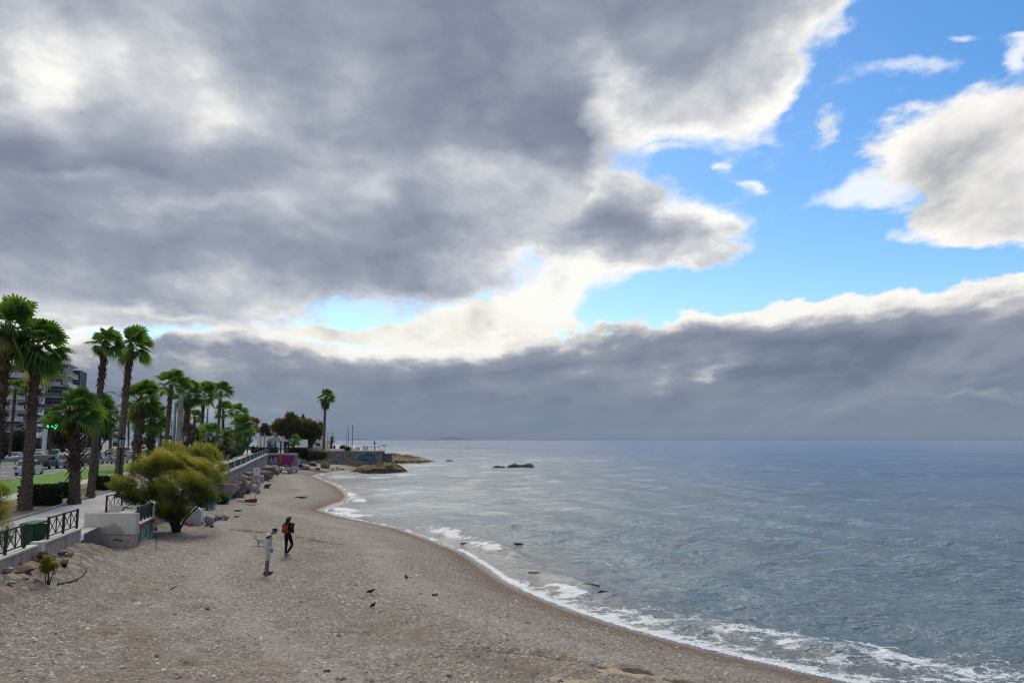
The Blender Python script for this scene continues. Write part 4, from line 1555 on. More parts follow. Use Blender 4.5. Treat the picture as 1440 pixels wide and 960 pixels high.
def road_extra(t, P, col):
    px, py, pz = t.sep(P)
    v = (px - O2.x) * N2.x + (py - O2.y) * N2.y
    n = t.noise(P, 0.12, 4, 0.6)
    track = ((v * 1.85 + 0.3).sin()).smooth(-0.2, 0.9)
    return t.mix(track * n.smooth(0.3, 0.6) * 0.35, col, (0.13, 0.13, 0.133))


M_ROAD = mat_simple('road_asphalt', (0.055, 0.055, 0.058), (0.088, 0.087, 0.085), 0.9, 0.55, 0.2, 0.01, extra=road_extra)
M_PAINT = mat_simple('road_paint', (0.55, 0.55, 0.53), (0.75, 0.75, 0.72), 2.0, 0.7, 0)
M_CONC = mat_simple('weathered_concrete', (0.21, 0.175, 0.14), (0.34, 0.295, 0.245), 1.6, 0.9, 0.35, 0.03, obj=True,
                    extra=lambda t, P, c: t.mix(t.noise(t.vm('MULTIPLY', P, (1, 1, .25)), 2.2, 5, .65).smooth(.5, .68) * .55, c, (0.13, 0.115, 0.095)))
M_KERB = mat_simple('kerb_stone', (0.34, 0.33, 0.31), (0.46, 0.45, 0.42), 2.0, 0.85, 0.2, obj=True)
M_CREAM = mat_simple('cream_paint', (0.56, 0.53, 0.43), (0.64, 0.61, 0.50), 1.5, 0.8, 0.15, 0.01, obj=True,
                     extra=lambda t, P, c: t.mix(t.noise(P, 5.0, 5, .6).smooth(.6, .72) * .3, c, (0.40, 0.35, 0.28)))
M_PINK = mat_simple('bare_pink_plaster', (0.34, 0.235, 0.18), (0.47, 0.355, 0.285), 2.6, 0.9, 0.4, 0.02, obj=True,
                    extra=lambda t, P, c: t.mix(t.noise(t.vm('MULTIPLY', P, (1, 1, .3)), 3.2, 5, .65).smooth(.5, .64) * .5, c, (0.20, 0.15, 0.125)))
M_PLASTER = mat_simple('pink_undercoat', (0.40, 0.295, 0.235), (0.50, 0.385, 0.315), 3.5, 0.9, 0.4, 0.02, obj=True)
M_IRON = mat_simple('black_iron', (0.010, 0.013, 0.012), (0.022, 0.026, 0.024), 8, 0.5, 0, obj=True)
M_GREENIRON = mat_simple('green_iron', (0.012, 0.030, 0.022), (0.02, 0.045, 0.034), 8, 0.5, 0, obj=True)
M_WHITE = mat_simple('white_paint', (0.62, 0.61, 0.58), (0.74, 0.73, 0.70), 2, 0.7, 0.1, obj=True)
M_STEEL = mat_simple('grey_steel', (0.16, 0.18, 0.19), (0.22, 0.24, 0.25), 3, 0.5, 0, obj=True, spec=0.5)
M_BLACK = mat_simple('black_gloss', (0.006, 0.006, 0.007), (0.012, 0.012, 0.013), 5, 0.35, 0, obj=True)
M_INK = mat_simple('black_spray', (0.012, 0.012, 0.014), (0.03, 0.03, 0.03), 9, 0.7, 0, obj=True)
M_GLASS = mat_simple('dark_glass', (0.010, 0.014, 0.017), (0.018, 0.022, 0.026), 3, 0.08, 0, obj=True, spec=0.6)


def flat(name, c, rough=0.7, spec=0.3, var=0.8):
    return mat_simple(name, tuple(q * var for q in c), c, 4.0, rough, 0, obj=True, spec=spec)


def emit(name, c, strength):
    m, t, b = material(name)
    b.inputs['Base Color'].default_value = (*c, 1)
    b.inputs['Emission Color'].default_value = (*c, 1)
    b.inputs['Emission Strength'].default_value = strength
    return m


def build_setting():
    strip('promenade', 0.02, T_PROM, -34, 110, M_PAVE, 0.0)
    strip('planting_bed', T_PROM + 0.12, T_BED, -34, 330, M_EARTH, 0.02, rough=0.25)
    strip('pavement', T_BED + 0.005, T_PATH - 0.005, -34, 330, M_PAVE, 0.004)
    lawn = strip('lawn', T_PATH + 0.005, T_LAWN - 0.2, -34, 330, M_GRASS, 0.03, 10, rough=0.45)
    tag(lawn, 'strip of bright green grass between the path and the road', 'grass', kind='stuff')
    strip('road', T_LAWN + 0.03, 56, -60, 700, M_ROAD, -0.10, 8, 4)
    strip('roadside_ground', 56.01, 420, -60, 700, M_ROAD, -0.08, 10, 12)
    strip('promenade_end', 0.3, T_BED, 110.2, 330, M_PAVE, 0.0)
    # kerbs
    mb = MB()
    for s in range(-30, 300, 3):
        a, b = st(s, T_LAWN - 0.08), st(s + 2.98, T_LAWN - 0.08)
        z0, z1 = float(inland_z(s, T_LAWN)), float(inland_z(s + 3, T_LAWN))
        mb.bar((*a, z0 - 0.03), (*b, z1 - 0.03), 0.2, 0.26)
    tag(mb.build('kerb', M_KERB), kind='structure')
    mb = MB()
    for s in range(-30, 108, 3):
        a, b = st(s, T_PROM + 0.06), st(s + 2.98, T_PROM + 0.06)
        mb.bar((*a, float(prom_z(s)) + 0.01), (*b, float(prom_z(s + 3)) + 0.01), 0.11, 0.2)
    tag(mb.build('bed_edging', M_KERB), kind='structure')
    # lane lines
    mb = MB()
    for t_ in (20.6, 24.0, 27.4, 37.5, 41.0):
        for s in range(-20, 320, 9):
            p = [st(s, t_ - .07), st(s + 4, t_ - .07), st(s + 4, t_ + .07), st(s, t_ + .07)]
            mb.raw([(x, y, float(inland_z(s + (0 if i in (0, 3) else 4), t_)) - 0.094) for i, (x, y) in enumerate(p)], [(0, 1, 2, 3)])
    for t_ in (17.5, 30.6):
        for s in range(-20, 320, 4):
            p = [st(s, t_ - .07), st(s + 4, t_ - .07), st(s + 4, t_ + .07), st(s, t_ + .07)]
            mb.raw([(x, y, float(inland_z(s + (0 if i in (0, 3) else 4), t_)) - 0.094) for i, (x, y) in enumerate(p)], [(0, 1, 2, 3)])
    tag(mb.build('lane_lines', M_PAINT), kind='structure')
    # the raised plaza at the head of the beach
    mb = MB()
    mb.prism(PLAZA, -3.0, 3.545)
    tag(mb.build('plaza_ground', M_PAVE), kind='structure')
    # faint islands on the horizon
    for nm, a, b, D, H, seed in (('island_hill', 598, 667, 16000, 66, 3), ('far_coast_hill', 470, 541, 15000, 34, 5), ('island_hill', 555, 562, 15000, 12, 9)):
        x0, x1 = (a - 720) / FPX * D, (b - 720) / FPX * D
        u, v = np.meshgrid(np.linspace(0, 1, 90), np.linspace(-1, 1, 24), indexing='ij')
        ridge = np.sin(np.pi * u) ** 0.8 * (0.55 + 0.45 * np.exp(-((u - 0.55) / 0.22) ** 2)) * (1 + 0.25 * fbm(u * 9, v * 2, 4, seed))
        Z = H * ridge * (1 - v * v) - 6
        o = link_mesh(nm, grid_mesh(nm, x0 + (x1 - x0) * u, D + v * 900, Z), M_ISLAND)
        tag(o, kind='structure')




def build_haze():
    m = bpy.data.materials.new('sea_haze')
    m.use_nodes = True
    nt = m.node_tree
    nt.nodes.clear()
    v = nt.nodes.new('ShaderNodeVolumePrincipled')
    v.inputs['Color'].default_value = (0.50, 0.60, 0.74, 1)
    v.inputs['Density'].default_value = 0.55e-4
    v.inputs['Anisotropy'].default_value = 0.0
    o = nt.nodes.new('ShaderNodeOutputMaterial')
    nt.links.new(v.outputs[0], o.inputs['Volume'])
    mb = MB()
    mb.box((0, 14500, 16), (80000, 36000, 60))
    tag(mb.build('haze', m), 'thin grey blue sea haze lying over the bay', kind='stuff')


build_haze()
M_ISLAND = mat_simple('scrub_hillside', (0.045, 0.05, 0.035), (0.12, 0.11, 0.08), 0.004, 0.95, 0)
build_setting()


# ------------------------------------------------------------------ walls, stairs, railings
def railing(label, pts, mat, h=0.75, post_every=1.8, style='x', group=None, name='railing', post_mat=None, post_w=0.07):
    """iron railing along world points (x,y,z)"""
    pts = [Vector(p) for p in pts]
    o0 = pts[0]
    root = thing(name, label, 'railing', o0, 0, group)
    rails, fill = MB(), MB()
    for a, b in zip(pts[:-1], pts[1:]):
        L = (b - a).length
        n = max(1, round(L / post_every))
        U = Vector((0, 0, 1))
        for i in range(n + 1):
            p = a.lerp(b, i / n) - o0
            if i < n or b is pts[-1]:
                q = MB()
                q.bar(p, p + U * (h + 0.04), post_w)
                q.build('post', post_mat or mat, root)
        a_, b_ = a - o0, b - o0
        rails.bar(a_ + U * h, b_ + U * h, 0.055, 0.05)
        rails.bar(a_ + U * 0.10, b_ + U * 0.10, 0.035, 0.035)
        for i in range(n):
            p, q = a_.lerp(b_, i / n), a_.lerp(b_, (i + 1) / n)
            if style == 'x':
                m = (p + q) / 2
                for e, f in ((p, m), (m, q)):
                    fill.bar(e + U * 0.11, f + U * (h - 0.03), 0.022)
                    fill.bar(e + U * (h - 0.03), f + U * 0.11, 0.022)
                fill.bar(m + U * 0.1, m + U * h, 0.03)
            else:
                k = max(3, int((q - p).length / 0.16))
                for j in range(1, k):
                    c = p.lerp(q, j / k)
                    fill.bar(c + U * 0.1, c + U * h, 0.045)
    rails.build('rail', mat, root)
    fill.build('infill', mat, root)
    return root


def wall_run(name, label, pts, h, th, mat, cap=None, group=None, cat='wall', capmat=None):
    """wall standing along (x,y,zbase) points"""
    pts = [Vector(p) for p in pts]
    o0 = pts[0]
    body, top = MB(), MB()
    for a, b in zip(pts[:-1], pts[1:]):
        d = Vector((b.x - a.x, b.y - a.y, 0))
        nrm = Vector((-d.y, d.x, 0)).normalized() * th / 2
        A, B = a - o0, b - o0
        U = Vector((0, 0, 1))
        ht = h if not hasattr(h, '__len__') else None
        ha, hb = (h, h) if ht is not None else h
        body.raw([A - nrm, B - nrm, B + nrm, A + nrm, A - nrm + U * ha, B - nrm + U * hb, B + nrm + U * hb, A + nrm + U * ha],
                 [(0, 3, 2, 1), (4, 5, 6, 7), (0, 1, 5, 4), (1, 2, 6, 5), (2, 3, 7, 6), (3, 0, 4, 7)])
        if cap:
            m2 = nrm * 1.18
            top.raw([A - m2 + U * ha, B - m2 + U * hb, B + m2 + U * hb, A + m2 + U * ha, A - m2 + U * (ha + cap), B - m2 + U * (hb + cap), B + m2 + U * (hb + cap), A + m2 + U * (ha + cap)],
                    [(0, 3, 2, 1), (4, 5, 6, 7), (0, 1, 5, 4), (1, 2, 6, 5), (2, 3, 7, 6), (3, 0, 4, 7)])
    root = thing(name, label, cat, o0, 0, group)
    body.build('wall_body', mat, root, bevel=0.015)
    if cap: top.build('coping', capmat or mat, root, bevel=0.012)
    return root


def scrawl(parent, mat, strokes, O, ux, uy, w, proud, name='graffiti'):
    """hand-drawn strokes on a wall plane: O origin, ux and uy plane vectors, strokes lists of (u,v)"""
    nrm = Vector(ux).cross(Vector(uy)).normalized()
    for sidx, st_ in enumerate(strokes):
        mb = MB()
        pts = [Vector(O) + Vector(ux) * u + Vector(uy) * v for u, v in st_]
        for a, b in zip(pts[:-1], pts[1:]):
            d = (b - a)
            if d.length < 1e-5: continue
            s = d.normalized().cross(nrm) * w / 2
            e = d.normalized() * w * 0.3
            p = nrm * (proud + 0.0007 * sidx)
            q = nrm * 0.002
            vs_ = [a - e - s, b + e - s, b + e + s, a - e + s]
            mb.raw([v + p for v in vs_] + [v + p + q for v in vs_], [(4, 5, 6, 7), (0, 1, 5, 4), (1, 2, 6, 5), (2, 3, 7, 6), (3, 0, 4, 7)])
        mb.build(name, mat, parent)


def patch(parent, mat, poly, O, ux, uy, proud, name='graffiti', th=0.003):
    nrm = Vector(ux).cross(Vector(uy)).normalized()
    P_ = [Vector(O) + Vector(ux) * u + Vector(uy) * v + nrm * proud for u, v in poly]
    n = len(P_)
    mb = MB()
    mb.raw(P_ + [p + nrm * th for p in P_], [tuple(range(n, 2 * n))] + [(i, (i + 1) % n, (i + 1) % n + n, i + n) for i in range(n)])
    return mb.build(name, mat, parent)


def arc(cx, cy, rx, ry, a0, a1, n=10):
    return [(cx + rx * math.cos(R(a0 + (a1 - a0) * i / n)), cy + ry * math.sin(R(a0 + (a1 - a0) * i / n))) for i in range(n + 1)]


M_BEACHSTONE = None


def mat_stonewall():
    m, t, b = material('rubble_stone_wall')
    P = t.obj()
    q = t.vm('MULTIPLY', P, (1.0, 1.0, 1.5))
    cell = t.voronoi(q, 2.4, out='Color')
    edge = t.voronoi(q, 2.4, 'DISTANCE_TO_EDGE')
    cx, cy, cz = t.sep(cell)
    col = t.ramp(cx, [(0.0, (0.11, 0.10, 0.09)), (0.4, (0.20, 0.185, 0.165)), (0.7, (0.27, 0.25, 0.225)), (0.9, (0.30, 0.215, 0.145)), (1.0, (0.36, 0.335, 0.30))])
    col = t.mix(edge.smooth(0.06, 0.0) * 0.6, col, (0.23, 0.215, 0.195))
    px, py, pz = t.sep(P)
    st_ = t.noise(t.vm('MULTIPLY', P, (1, 1, 0.3)), 1.1, 5, 0.65)
    col = t.mix(st_.smooth(0.52, 0.7) * 0.6, col, (0.075, 0.068, 0.058))
    pset(t, b, col, 0.92, 0.2, normal=t.bump(edge.smooth(0, 0.1) + t.noise(P, 9, 4, .6) * 0.5, 0.7, 0.06))
    return m


M_STONEWALL = mat_stonewall()


def s_of(px, t_=0.0):
    p = row(px, t_)
    return float(to_st(p.x, p.y)[0])


def build_walls():
    # --- low wall with iron railing at the near left
    def edge(s, t_=0.0, z=None):
        x, y = st(s, t_)
        return (x, y, float(prom_z(s)) if z is None else z)
    # wall foundation ledge
    for k, (s0, s1, lab) in enumerate(((-7.6, s_of(41), 'low pinkish sea wall with cream top left of the gap behind the green bin'),
                                       (s_of(49), 0.05, 'low pinkish sea wall with cream top between the gap and the plaster stair block'))):
        p0, p1 = edge(s0 if k else -30, -0.10, 1.1), edge(s1, -0.10, 1.1)
        z1 = 2.52
        r_ = wall_run('low_wall', lab, [p0, p1], z1 - 1.1, 0.26, M_PINK, 0.07, capmat=M_CREAM)
        mb = MB()
        A, B = Vector(edge(-30 if not k else s0 - 0.2, -0.36, 1.38)) - Vector(p0), Vector(edge(s1, -0.36, 1.38)) - Vector(p0)
        mb.bar(A, B, 0.34, 0.5)
        mb.build('footing', M_PINK, r_, bevel=0.04)
        if k == 1:
            q = MB()
            q.box(Vector(edge(s0 - 0.17, -0.10, 2.36)) - Vector(p0), (0.36, 0.36, 0.56), math.atan2(A2.y, A2.x))
            q.build('end_pillar', M_CREAM, r_, bevel=0.015)
    railing('black iron railing with crossed bars between the green bin and the stair block', [edge(s_of(61), -0.10, 2.59), edge(min(-0.1, s_of(116)), -0.10, 2.59)], M_IRON, 0.72, 1.65, group='black iron railings')
    railing('black iron railing left of the green bin on the low wall', [edge(-14.0, -0.10, 2.59), edge(s_of(27), -0.10, 2.59)], M_IRON, 0.72, 1.6, group='black iron railings')

    # --- plastered stair block standing out on the beach
    g = gnd(190, 769)
    zt = at_y(190, 721, g.y).z
    xl = at_y(118.5, 721, g.y).x
    xr = g.x
    ledge = at_y(190, 751.5, g.y).z
    H = zt - (g.z - 0.4)
    root = thing('stair_parapet', 'cream and bare pink plaster parapet facing the camera at the foot of the promenade', 'wall', ((xl + xr) / 2, g.y + 0.14, g.z - 0.4), 0)
    mb = MB()
    hw = (xr - xl) / 2
    mb.box((0, 0.02, (ledge - g.z + 0.4) / 2), (2 * hw - 0.04, 0.24, ledge - g.z + 0.4))
    mb.build('wall_base', M_PLASTER, root, bevel=0.02)
    mb = MB()
    mb.box((0, 0, (ledge - g.z + 0.4 + H) / 2 + 0.002), (2 * hw, 0.28, H - (ledge - g.z + 0.4) - 0.004))
    mb.build('wall_top', M_CREAM, root, bevel=0.025)
    # flaked-off patch of bare plaster, ragged outline
    rr = random.Random(4)
    poly = [(-hw * 0.80, 0.02), (-hw * 0.82, 0.14), (-hw * 0.7, 0.20), (-hw * 0.62, 0.17), (-hw * 0.55, 0.26), (-hw * 0.45, 0.27), (-hw * 0.3, 0.31), (-hw * 0.2, 0.36), (-hw * 0.1, 0.34), (0.0, 0.40),
            (hw * 0.08, 0.46), (hw * 0.14, 0.50), (hw * 0.2, 0.42), (hw * 0.26, 0.44), (hw * 0.33, 0.33), (hw * 0.42, 0.31), (hw * 0.48, 0.20), (hw * 0.55, 0.16), (hw * 0.56, 0.02)]
    z0 = ledge - g.z + 0.4 + 0.01
    patch(root, M_PLASTER, [(u + rr.uniform(-.02, .02), v) for u, v in poly], (0, -0.141, z0), (1, 0, 0), (0, 0, 1), 0.001, 'bare_plaster_patch')
    scrawl(root, M_INK, [[(0.25, 0.0), (0.33, 0.12), (0.40, 0.02), (0.47, 0.13), (0.5, 0.03), (0.62, 0.09), (0.56, 0.0), (0.7, 0.03)], [(0.02, 0.03), (0.12, 0.02)], [(0.3, 0.07), (0.45, 0.08)]],
           (-0.1, -0.102, z0 - 0.30), (1, 0, 0), (0, 0, 1), 0.025, 0.002)
    # seaward side wall with coloured tags
    a = Vector((xr - 0.13, g.y + 0.29, g.z - 0.4))
    pb = gnd(214, 752)
    b = Vector((pb.x - 0.05, pb.y, g.z - 0.4))
    ha = at_y(190, 737, a.y).z - a.z
    hb = at_y(215, 727, b.y).z - b.z
    side = wall_run('stair_side_wall', 'seaward stair wall with sloping top, painted over in red green and white tags', [a, b], (ha, hb), 0.26, M_PINK, 0.05, capmat=M_CREAM)
    u = (b - a)
    u.z = 0
    L = u.length
    u.normalize()
    n_out = Vector((u.y, -u.x, 0))
    O = n_out * 0.131
    cols = [flat('spray_green', (0.05, 0.17, 0.065)), flat('spray_white', (0.55, 0.55, 0.52)), flat('spray_red', (0.30, 0.03, 0.025)), flat('spray_dark', (0.02, 0.035, 0.025))]
    rg = random.Random(8)
    patch(side, cols[2], [(0.1, ha - 0.28), (0.1, ha - 0.05), (L - 0.1, hb - 0.05), (L - 0.1, hb - 0.22), (L * .6, (ha + hb) / 2 - 0.3), (L * .3, ha - 0.22)], O, u, (0, 0, 1), 0.001)
    patch(side, cols[0], [(0.15, 0.55), (0.2, ha - 0.28), (L * .35, ha - 0.2), (L * .6, ha - 0.3), (L * .9, hb - 0.4), (L * .92, 0.75), (L * .6, 0.5), (L * .4, 0.62)], O, u, (0, 0, 1), 0.003)
    for q in range(9):
        x = 0.25 + (L - 0.7) * q / 8
        scrawl(side, cols[1] if q % 3 else cols[3], [[(x, 0.45 + rg.random() * .2), (x + 0.1, ha - 0.45 + rg.uniform(-.1, .1)), (x + 0.25, 0.6 + rg.random() * .2), (x + 0.3, ha - 0.5)], arc(x + .15, 0.75, .17, .2, 0, 270)], O, u, (0, 0, 1), 0.05, 0.007 + 0.003 * (q % 3))
    railing('black iron railing on the sloping seaward stair wall', [a + Vector((0.0, 0.05, ha + 0.05)), b + Vector((0, -0.1, hb + 0.05))], M_IRON, 0.68, 1.4, group='black iron railings')
    # landing inside
    mb = MB()
    c0, c1 = st(0.2, 0.0), st(6.4, 0.0)
    mb.prism([(xl, g.y + 0.29), (xr - 0.27, g.y + 0.29), (b.x - 0.14, b.y - 0.01), (c1[0], c1[1] - 0.4)], 0.8, 2.21)
    tag(mb.build('stair_landing', M_PAVE), kind='structure')
    # far parapet with black tag, and railing
    y2 = b.y + 0.25
    xa, xb = at_y(155, 715, y2).x, at_y(217, 715, y2).x
    zt2 = at_y(180, 710.5, y2).z
    far = thing('landing_parapet', 'low cream parapet with black spray letters at the back of the stair landing', 'wall', ((xa + xb) / 2, y2, 1.2), 0)
    mb = MB()
    mb.box((0, 0, (zt2 - 1.2) / 2), (xb - xa, 0.22, zt2 - 1.2))
    mb.build('wall_body', M_CREAM, far, bevel=0.015)
    O = (-0.42, -0.112, zt2 - 1.2 - 0.42)
    scrawl(far, M_INK, [[(0.0, 0.16), (0.30, 0.20)] + arc(0.15, 0.18, 0.17, 0.17, 10, 320), [(0.42, 0.34), (0.42, 0.05), (0.55, 0.04), (0.55, 0.25), (0.56, 0.05), (0.7, 0.2), (0.72, 0.05), (0.8, 0.3), (0.86, 0.06), (1.0, 0.3), (1.02, 0.1)]],
           O, (1, 0, 0), (0, 0, 1), 0.055, 0.002)
    railing('black iron railing behind the far parapet of the stair landing', [(at_y(149, 720, y2 + .3).x, y2 + 0.3, 2.28), (at_y(190, 720, y2 + 3.4).x, y2 + 3.4, 2.32)], M_IRON, 0.86, 1.7, group='black iron railings')

    # --- short plaster wall behind the tamarisk, with white end
    g2 = gnd(296, 716)
    w0 = at_y(238, 716, g2.y + 1.2)
    top = at_y(290, 694, g2.y).z
    root = thing('plaster_wall', 'low bare plaster wall with a whitewashed end, half hidden by the tamarisk', 'wall', (g2.x, g2.y, 0.9), 0)
    mb = MB()
    mb.bar((0.0, 0, (top - 0.9) / 2), (w0.x - g2.x, 1.6, (top - 0.9) / 2), 0.3, top - 0.9)
    mb.build('wall_body', M_PINK, root, bevel=0.02)
    mb = MB()
    mb.box((0.16, -0.12, (top - 0.9) / 2), (0.42, 0.5, top - 0.9 + 0.04))
    mb.build('white_end', M_WHITE, root, bevel=0.02)
    # curved whitish wall glimpsed between the tamarisk stems
    g3 = gnd(262, 738)
    root = thing('round_plaster_block', 'small rounded whitewashed block seen between the tamarisk stems', 'block', (g3.x, g3.y + 0.9, g3.z - 0.1))
    mb = MB()
    mb.extrude([(-0.5, 0), (-0.5, 0.75)] + [(0.5 * math.cos(R(a)), 0.75 + 0.3 * math.sin(R(a))) for a in range(165, 0, -15)] + [(0.5, 0.75), (0.5, 0)], -0.15, 0.15)
    mb.build('block_body', M_WHITE, root, bevel=0.02)

    # --- long sea wall towards the gazebo
    def epx(px, py, z):
        p = at_z(px, py, z)
        return p
    e0 = Vector((*st(8.0, -0.3), 0.0))
    pts = []
    for s, t_ in ((7.5, -0.25), (30, -0.7), (60, -1.0), (85, -1.1), (106.6, -1.2)):
        x, y = st(s, t_)
        pts.append(Vector((x, y, 0.8)))
    body = MB()
    capm = MB()
    root = thing('sea_wall', 'long weathered concrete sea wall running from the tamarisk to the gazebo', 'wall', pts[0])
    for (a, b, sa, sb) in [(pts[i], pts[i + 1], (7.5, 30, 60, 85)[i], (30, 60, 85, 106.6)[i]) for i in range(4)]:
        za, zb = float(prom_z(sa)) + 0.10, float(prom_z(sb)) + 0.10
        d = Vector((b.x - a.x, b.y - a.y, 0)).normalized()
        nn = Vector((-d.y, d.x, 0)) * 0.25
        o0 = pts[0]
        A, B = a - o0, b - o0
        U = Vector((0, 0, 1))
        body.raw([A - nn, B - nn, B + nn, A + nn] + [q + U * (z - 0.8) for q, z in ((A - nn, za), (B - nn, zb), (B + nn, zb), (A + nn, za))],
                 [(0, 3, 2, 1), (4, 5, 6, 7), (0, 1, 5, 4), (1, 2, 6, 5), (2, 3, 7, 6), (3, 0, 4, 7)])
        m2 = nn * 1.35
        capm.raw([q + U * (z - 0.8) for q, z in ((A - m2, za), (B - m2, zb), (B + m2, zb), (A + m2, za))] + [q + U * (z - 0.8 + 0.14) for q, z in ((A - m2, za), (B - m2, zb), (B + m2, zb), (A + m2, za))],
                 [(0, 3, 2, 1), (4, 5, 6, 7), (0, 1, 5, 4), (1, 2, 6, 5), (2, 3, 7, 6), (3, 0, 4, 7)])
    body.build('wall_body', M_CONC, root)
    capm.build('coping', M_KERB, root)
    # the made ground between wall and promenade sheet
    mb = MB()
    for i, (sa, sb, ta, tb) in enumerate(((7.5, 30, -.25, -.7), (30, 60, -.7, -1.0), (60, 85, -1.0, -1.1), (85, 106.6, -1.1, -1.2))):
        q = [st(sa, ta), st(sb, tb), st(sb, 0.02), st(sa, 0.02)]
        zz = [float(prom_z(sa)), float(prom_z(sb)), float(prom_z(sb)), float(prom_z(sa))]
        mb.raw([(x, y, z) for (x, y), z in zip(q, zz)], [(0, 1, 2, 3)])
    tag(mb.build('promenade_edge', M_PAVE), kind='structure')
    rp = []
    for s, t_ in ((40, -0.82), (60, -1.0), (85, -1.1), (106.4, -1.2)):
        x, y = st(s, t_)
        rp.append((x, y, float(prom_z(s)) + 0.24))
    railing('dark green railing with white posts along the far sea wall', rp, M_GREENIRON, 0.72, 6.0, 'bars', post_mat=M_WHITE, post_w=0.14)

    # --- graffiti wall under the gazebo
    p0, p1 = Vector((-42.75, 136.05, 0.6)), Vector((-36.35, 136.45, 0.6))
    root = wall_run('graffiti_wall', 'pale end wall under the gazebo sprayed with silver letters on orange and a magenta block', [p0, p1], 2.95, 0.3, M_CONC, 0.14, capmat=M_CREAM)
    u = (p1 - p0).normalized()
    O = Vector((0, -0.151, 0.55))
    Lw = (p1 - p0).length
    orange, mag, purp, silver, pale = flat('spray_orange', (0.42, 0.13, 0.03)), flat('spray_magenta', (0.36, 0.035, 0.20)), flat('spray_purple', (0.17, 0.02, 0.13)), flat('spray_silver', (0.50, 0.50, 0.52)), flat('spray_pale', (0.52, 0.47, 0.40))
    patch(root, pale, [(0.1, 1.0), (0.1, 2.2), (1.6, 2.2), (1.6, 0.9)], O, u, (0, 0, 1), 0.001)
    patch(root, purp, [(1.6, 0.65), (1.55, 2.05), (2.3, 2.25), (3.3, 2.2), (3.3, 0.7)], O, u, (0, 0, 1), 0.002)
    patch(root, orange, [(3.25, 0.5), (3.3, 2.3), (3.9, 2.3), (3.85, 0.5)], O, u, (0, 0, 1), 0.006)
    patch(root, mag, [(3.85, 0.6), (3.8, 2.3), (5.9, 2.25), (5.75, 1.7), (5.9, 1.2), (5.2, 0.55), (4.6, 0.75)], O, u, (0, 0, 1), 0.004)
    scrawl(root, silver, [[(1.75, 0.85), (2.05, 1.8), (2.35, 0.85)], [(1.85, 1.2), (2.25, 1.2)], [(2.6, 0.85), (2.6, 1.8), (2.95, 1.75), (3.0, 1.4), (2.65, 1.3), (3.1, 0.85)]], O, u, (0, 0, 1), 0.22, 0.009)
    scrawl(root, purp, [[(4.0, 2.1), (4.0, 0.9), (4.35, 0.9)], [(4.5, 2.1), (4.5, 0.8)], [(5.1, 2.0), (4.8, 2.0), (4.8, 1.5), (5.1, 1.45), (5.1, 0.9), (4.75, 0.9)], [(5.3, 0.9), (5.35, 2.05), (5.7, 1.9), (5.4, 1.45)]], O, u, (0, 0, 1), 0.13, 0.011)
    patch(root, orange, [(5.85, 1.0), (5.8, 2.2), (6.1, 2.1), (6.05, 1.2)], O, u, (0, 0, 1), 0.001)

    # --- long stone wall of the plaza with cyan tags
    p0, p1 = Vector((-41.0, 171.85, -0.6)), Vector((-27.75, 172.2, -0.6))
    root = wall_run('stone_sea_wall', 'long grey rubble stone wall carrying the plaza, tagged with cyan bubble letters', [p0, p1], 4.1, 0.5, M_STONEWALL, 0.12, capmat=M_CONC)
    u = (p1 - p0).normalized()
    O = Vector((0, -0.252, 0.0))
    cy, dk, gr, tan_ = flat('spray_cyan', (0.09, 0.34, 0.38)), flat('spray_navy', (0.03, 0.05, 0.09)), flat('spray_leaf_green', (0.10, 0.25, 0.08)), flat('patched_plaster', (0.30, 0.21, 0.13))
    patch(root, tan_, [(5.4, 0.7), (5.3, 1.9), (6.3, 2.3), (8.1, 2.2), (8.3, 1.4), (8.0, 0.8)], O, u, (0, 0, 1), 0.001, 'plaster_patch')
    patch(root, dk, [(7.5, 2.4), (8.0, 3.3), (9.2, 3.5), (11.6, 3.6), (11.9, 3.0), (11.5, 2.2), (10.0, 2.1), (8.6, 2.2)], O, u, (0, 0, 1), 0.005)
    for i, x in enumerate((8.0, 8.75, 9.5, 10.2, 10.9)):
        scrawl(root, gr if i == 2 else cy, [arc(x + 0.3, 2.85, 0.3, 0.5, 20 + i * 40, 320 + i * 30), [(x + 0.1, 2.5), (x + 0.5, 3.2)]], O, u, (0, 0, 1), 0.16, 0.009 + 0.0008 * i)
    patch(root, cy, [(7.2, 2.8), (7.7, 3.3), (8.0, 3.0), (7.8, 2.5)], O, u, (0, 0, 1), 0.012)
    # right return of the plaza, stepped stones
    p2 = Vector((-38.2, 231.5, -0.6))
    wall_run('plaza_side_wall', 'receding seaward side wall of the plaza beyond the stone wall corner', [Vector((-27.6, 172.8, -0.6)), p2], 4.05, 0.5, M_STONEWALL)
    # low tan steps and block on the point
    for px, d, w, h, lab in ((543, 185, 2.6, 1.9, 'square tan stone block at the seaward corner of the plaza'), (536, 188, 5.0, 1.3, 'low stone platform right of the long stone wall')):
        z = 0.9
        c = at_z(px, 618 + (CAM_H - z) * FPX / d, z)
        mb = MB()
        mb.box((0, 0, h / 2), (w, 2.4, h), taper=0.94)
        root = thing('stone_block', lab, 'stone block', c)
        mb.build('block_body', M_STONEWALL, root, bevel=0.06)


build_walls()
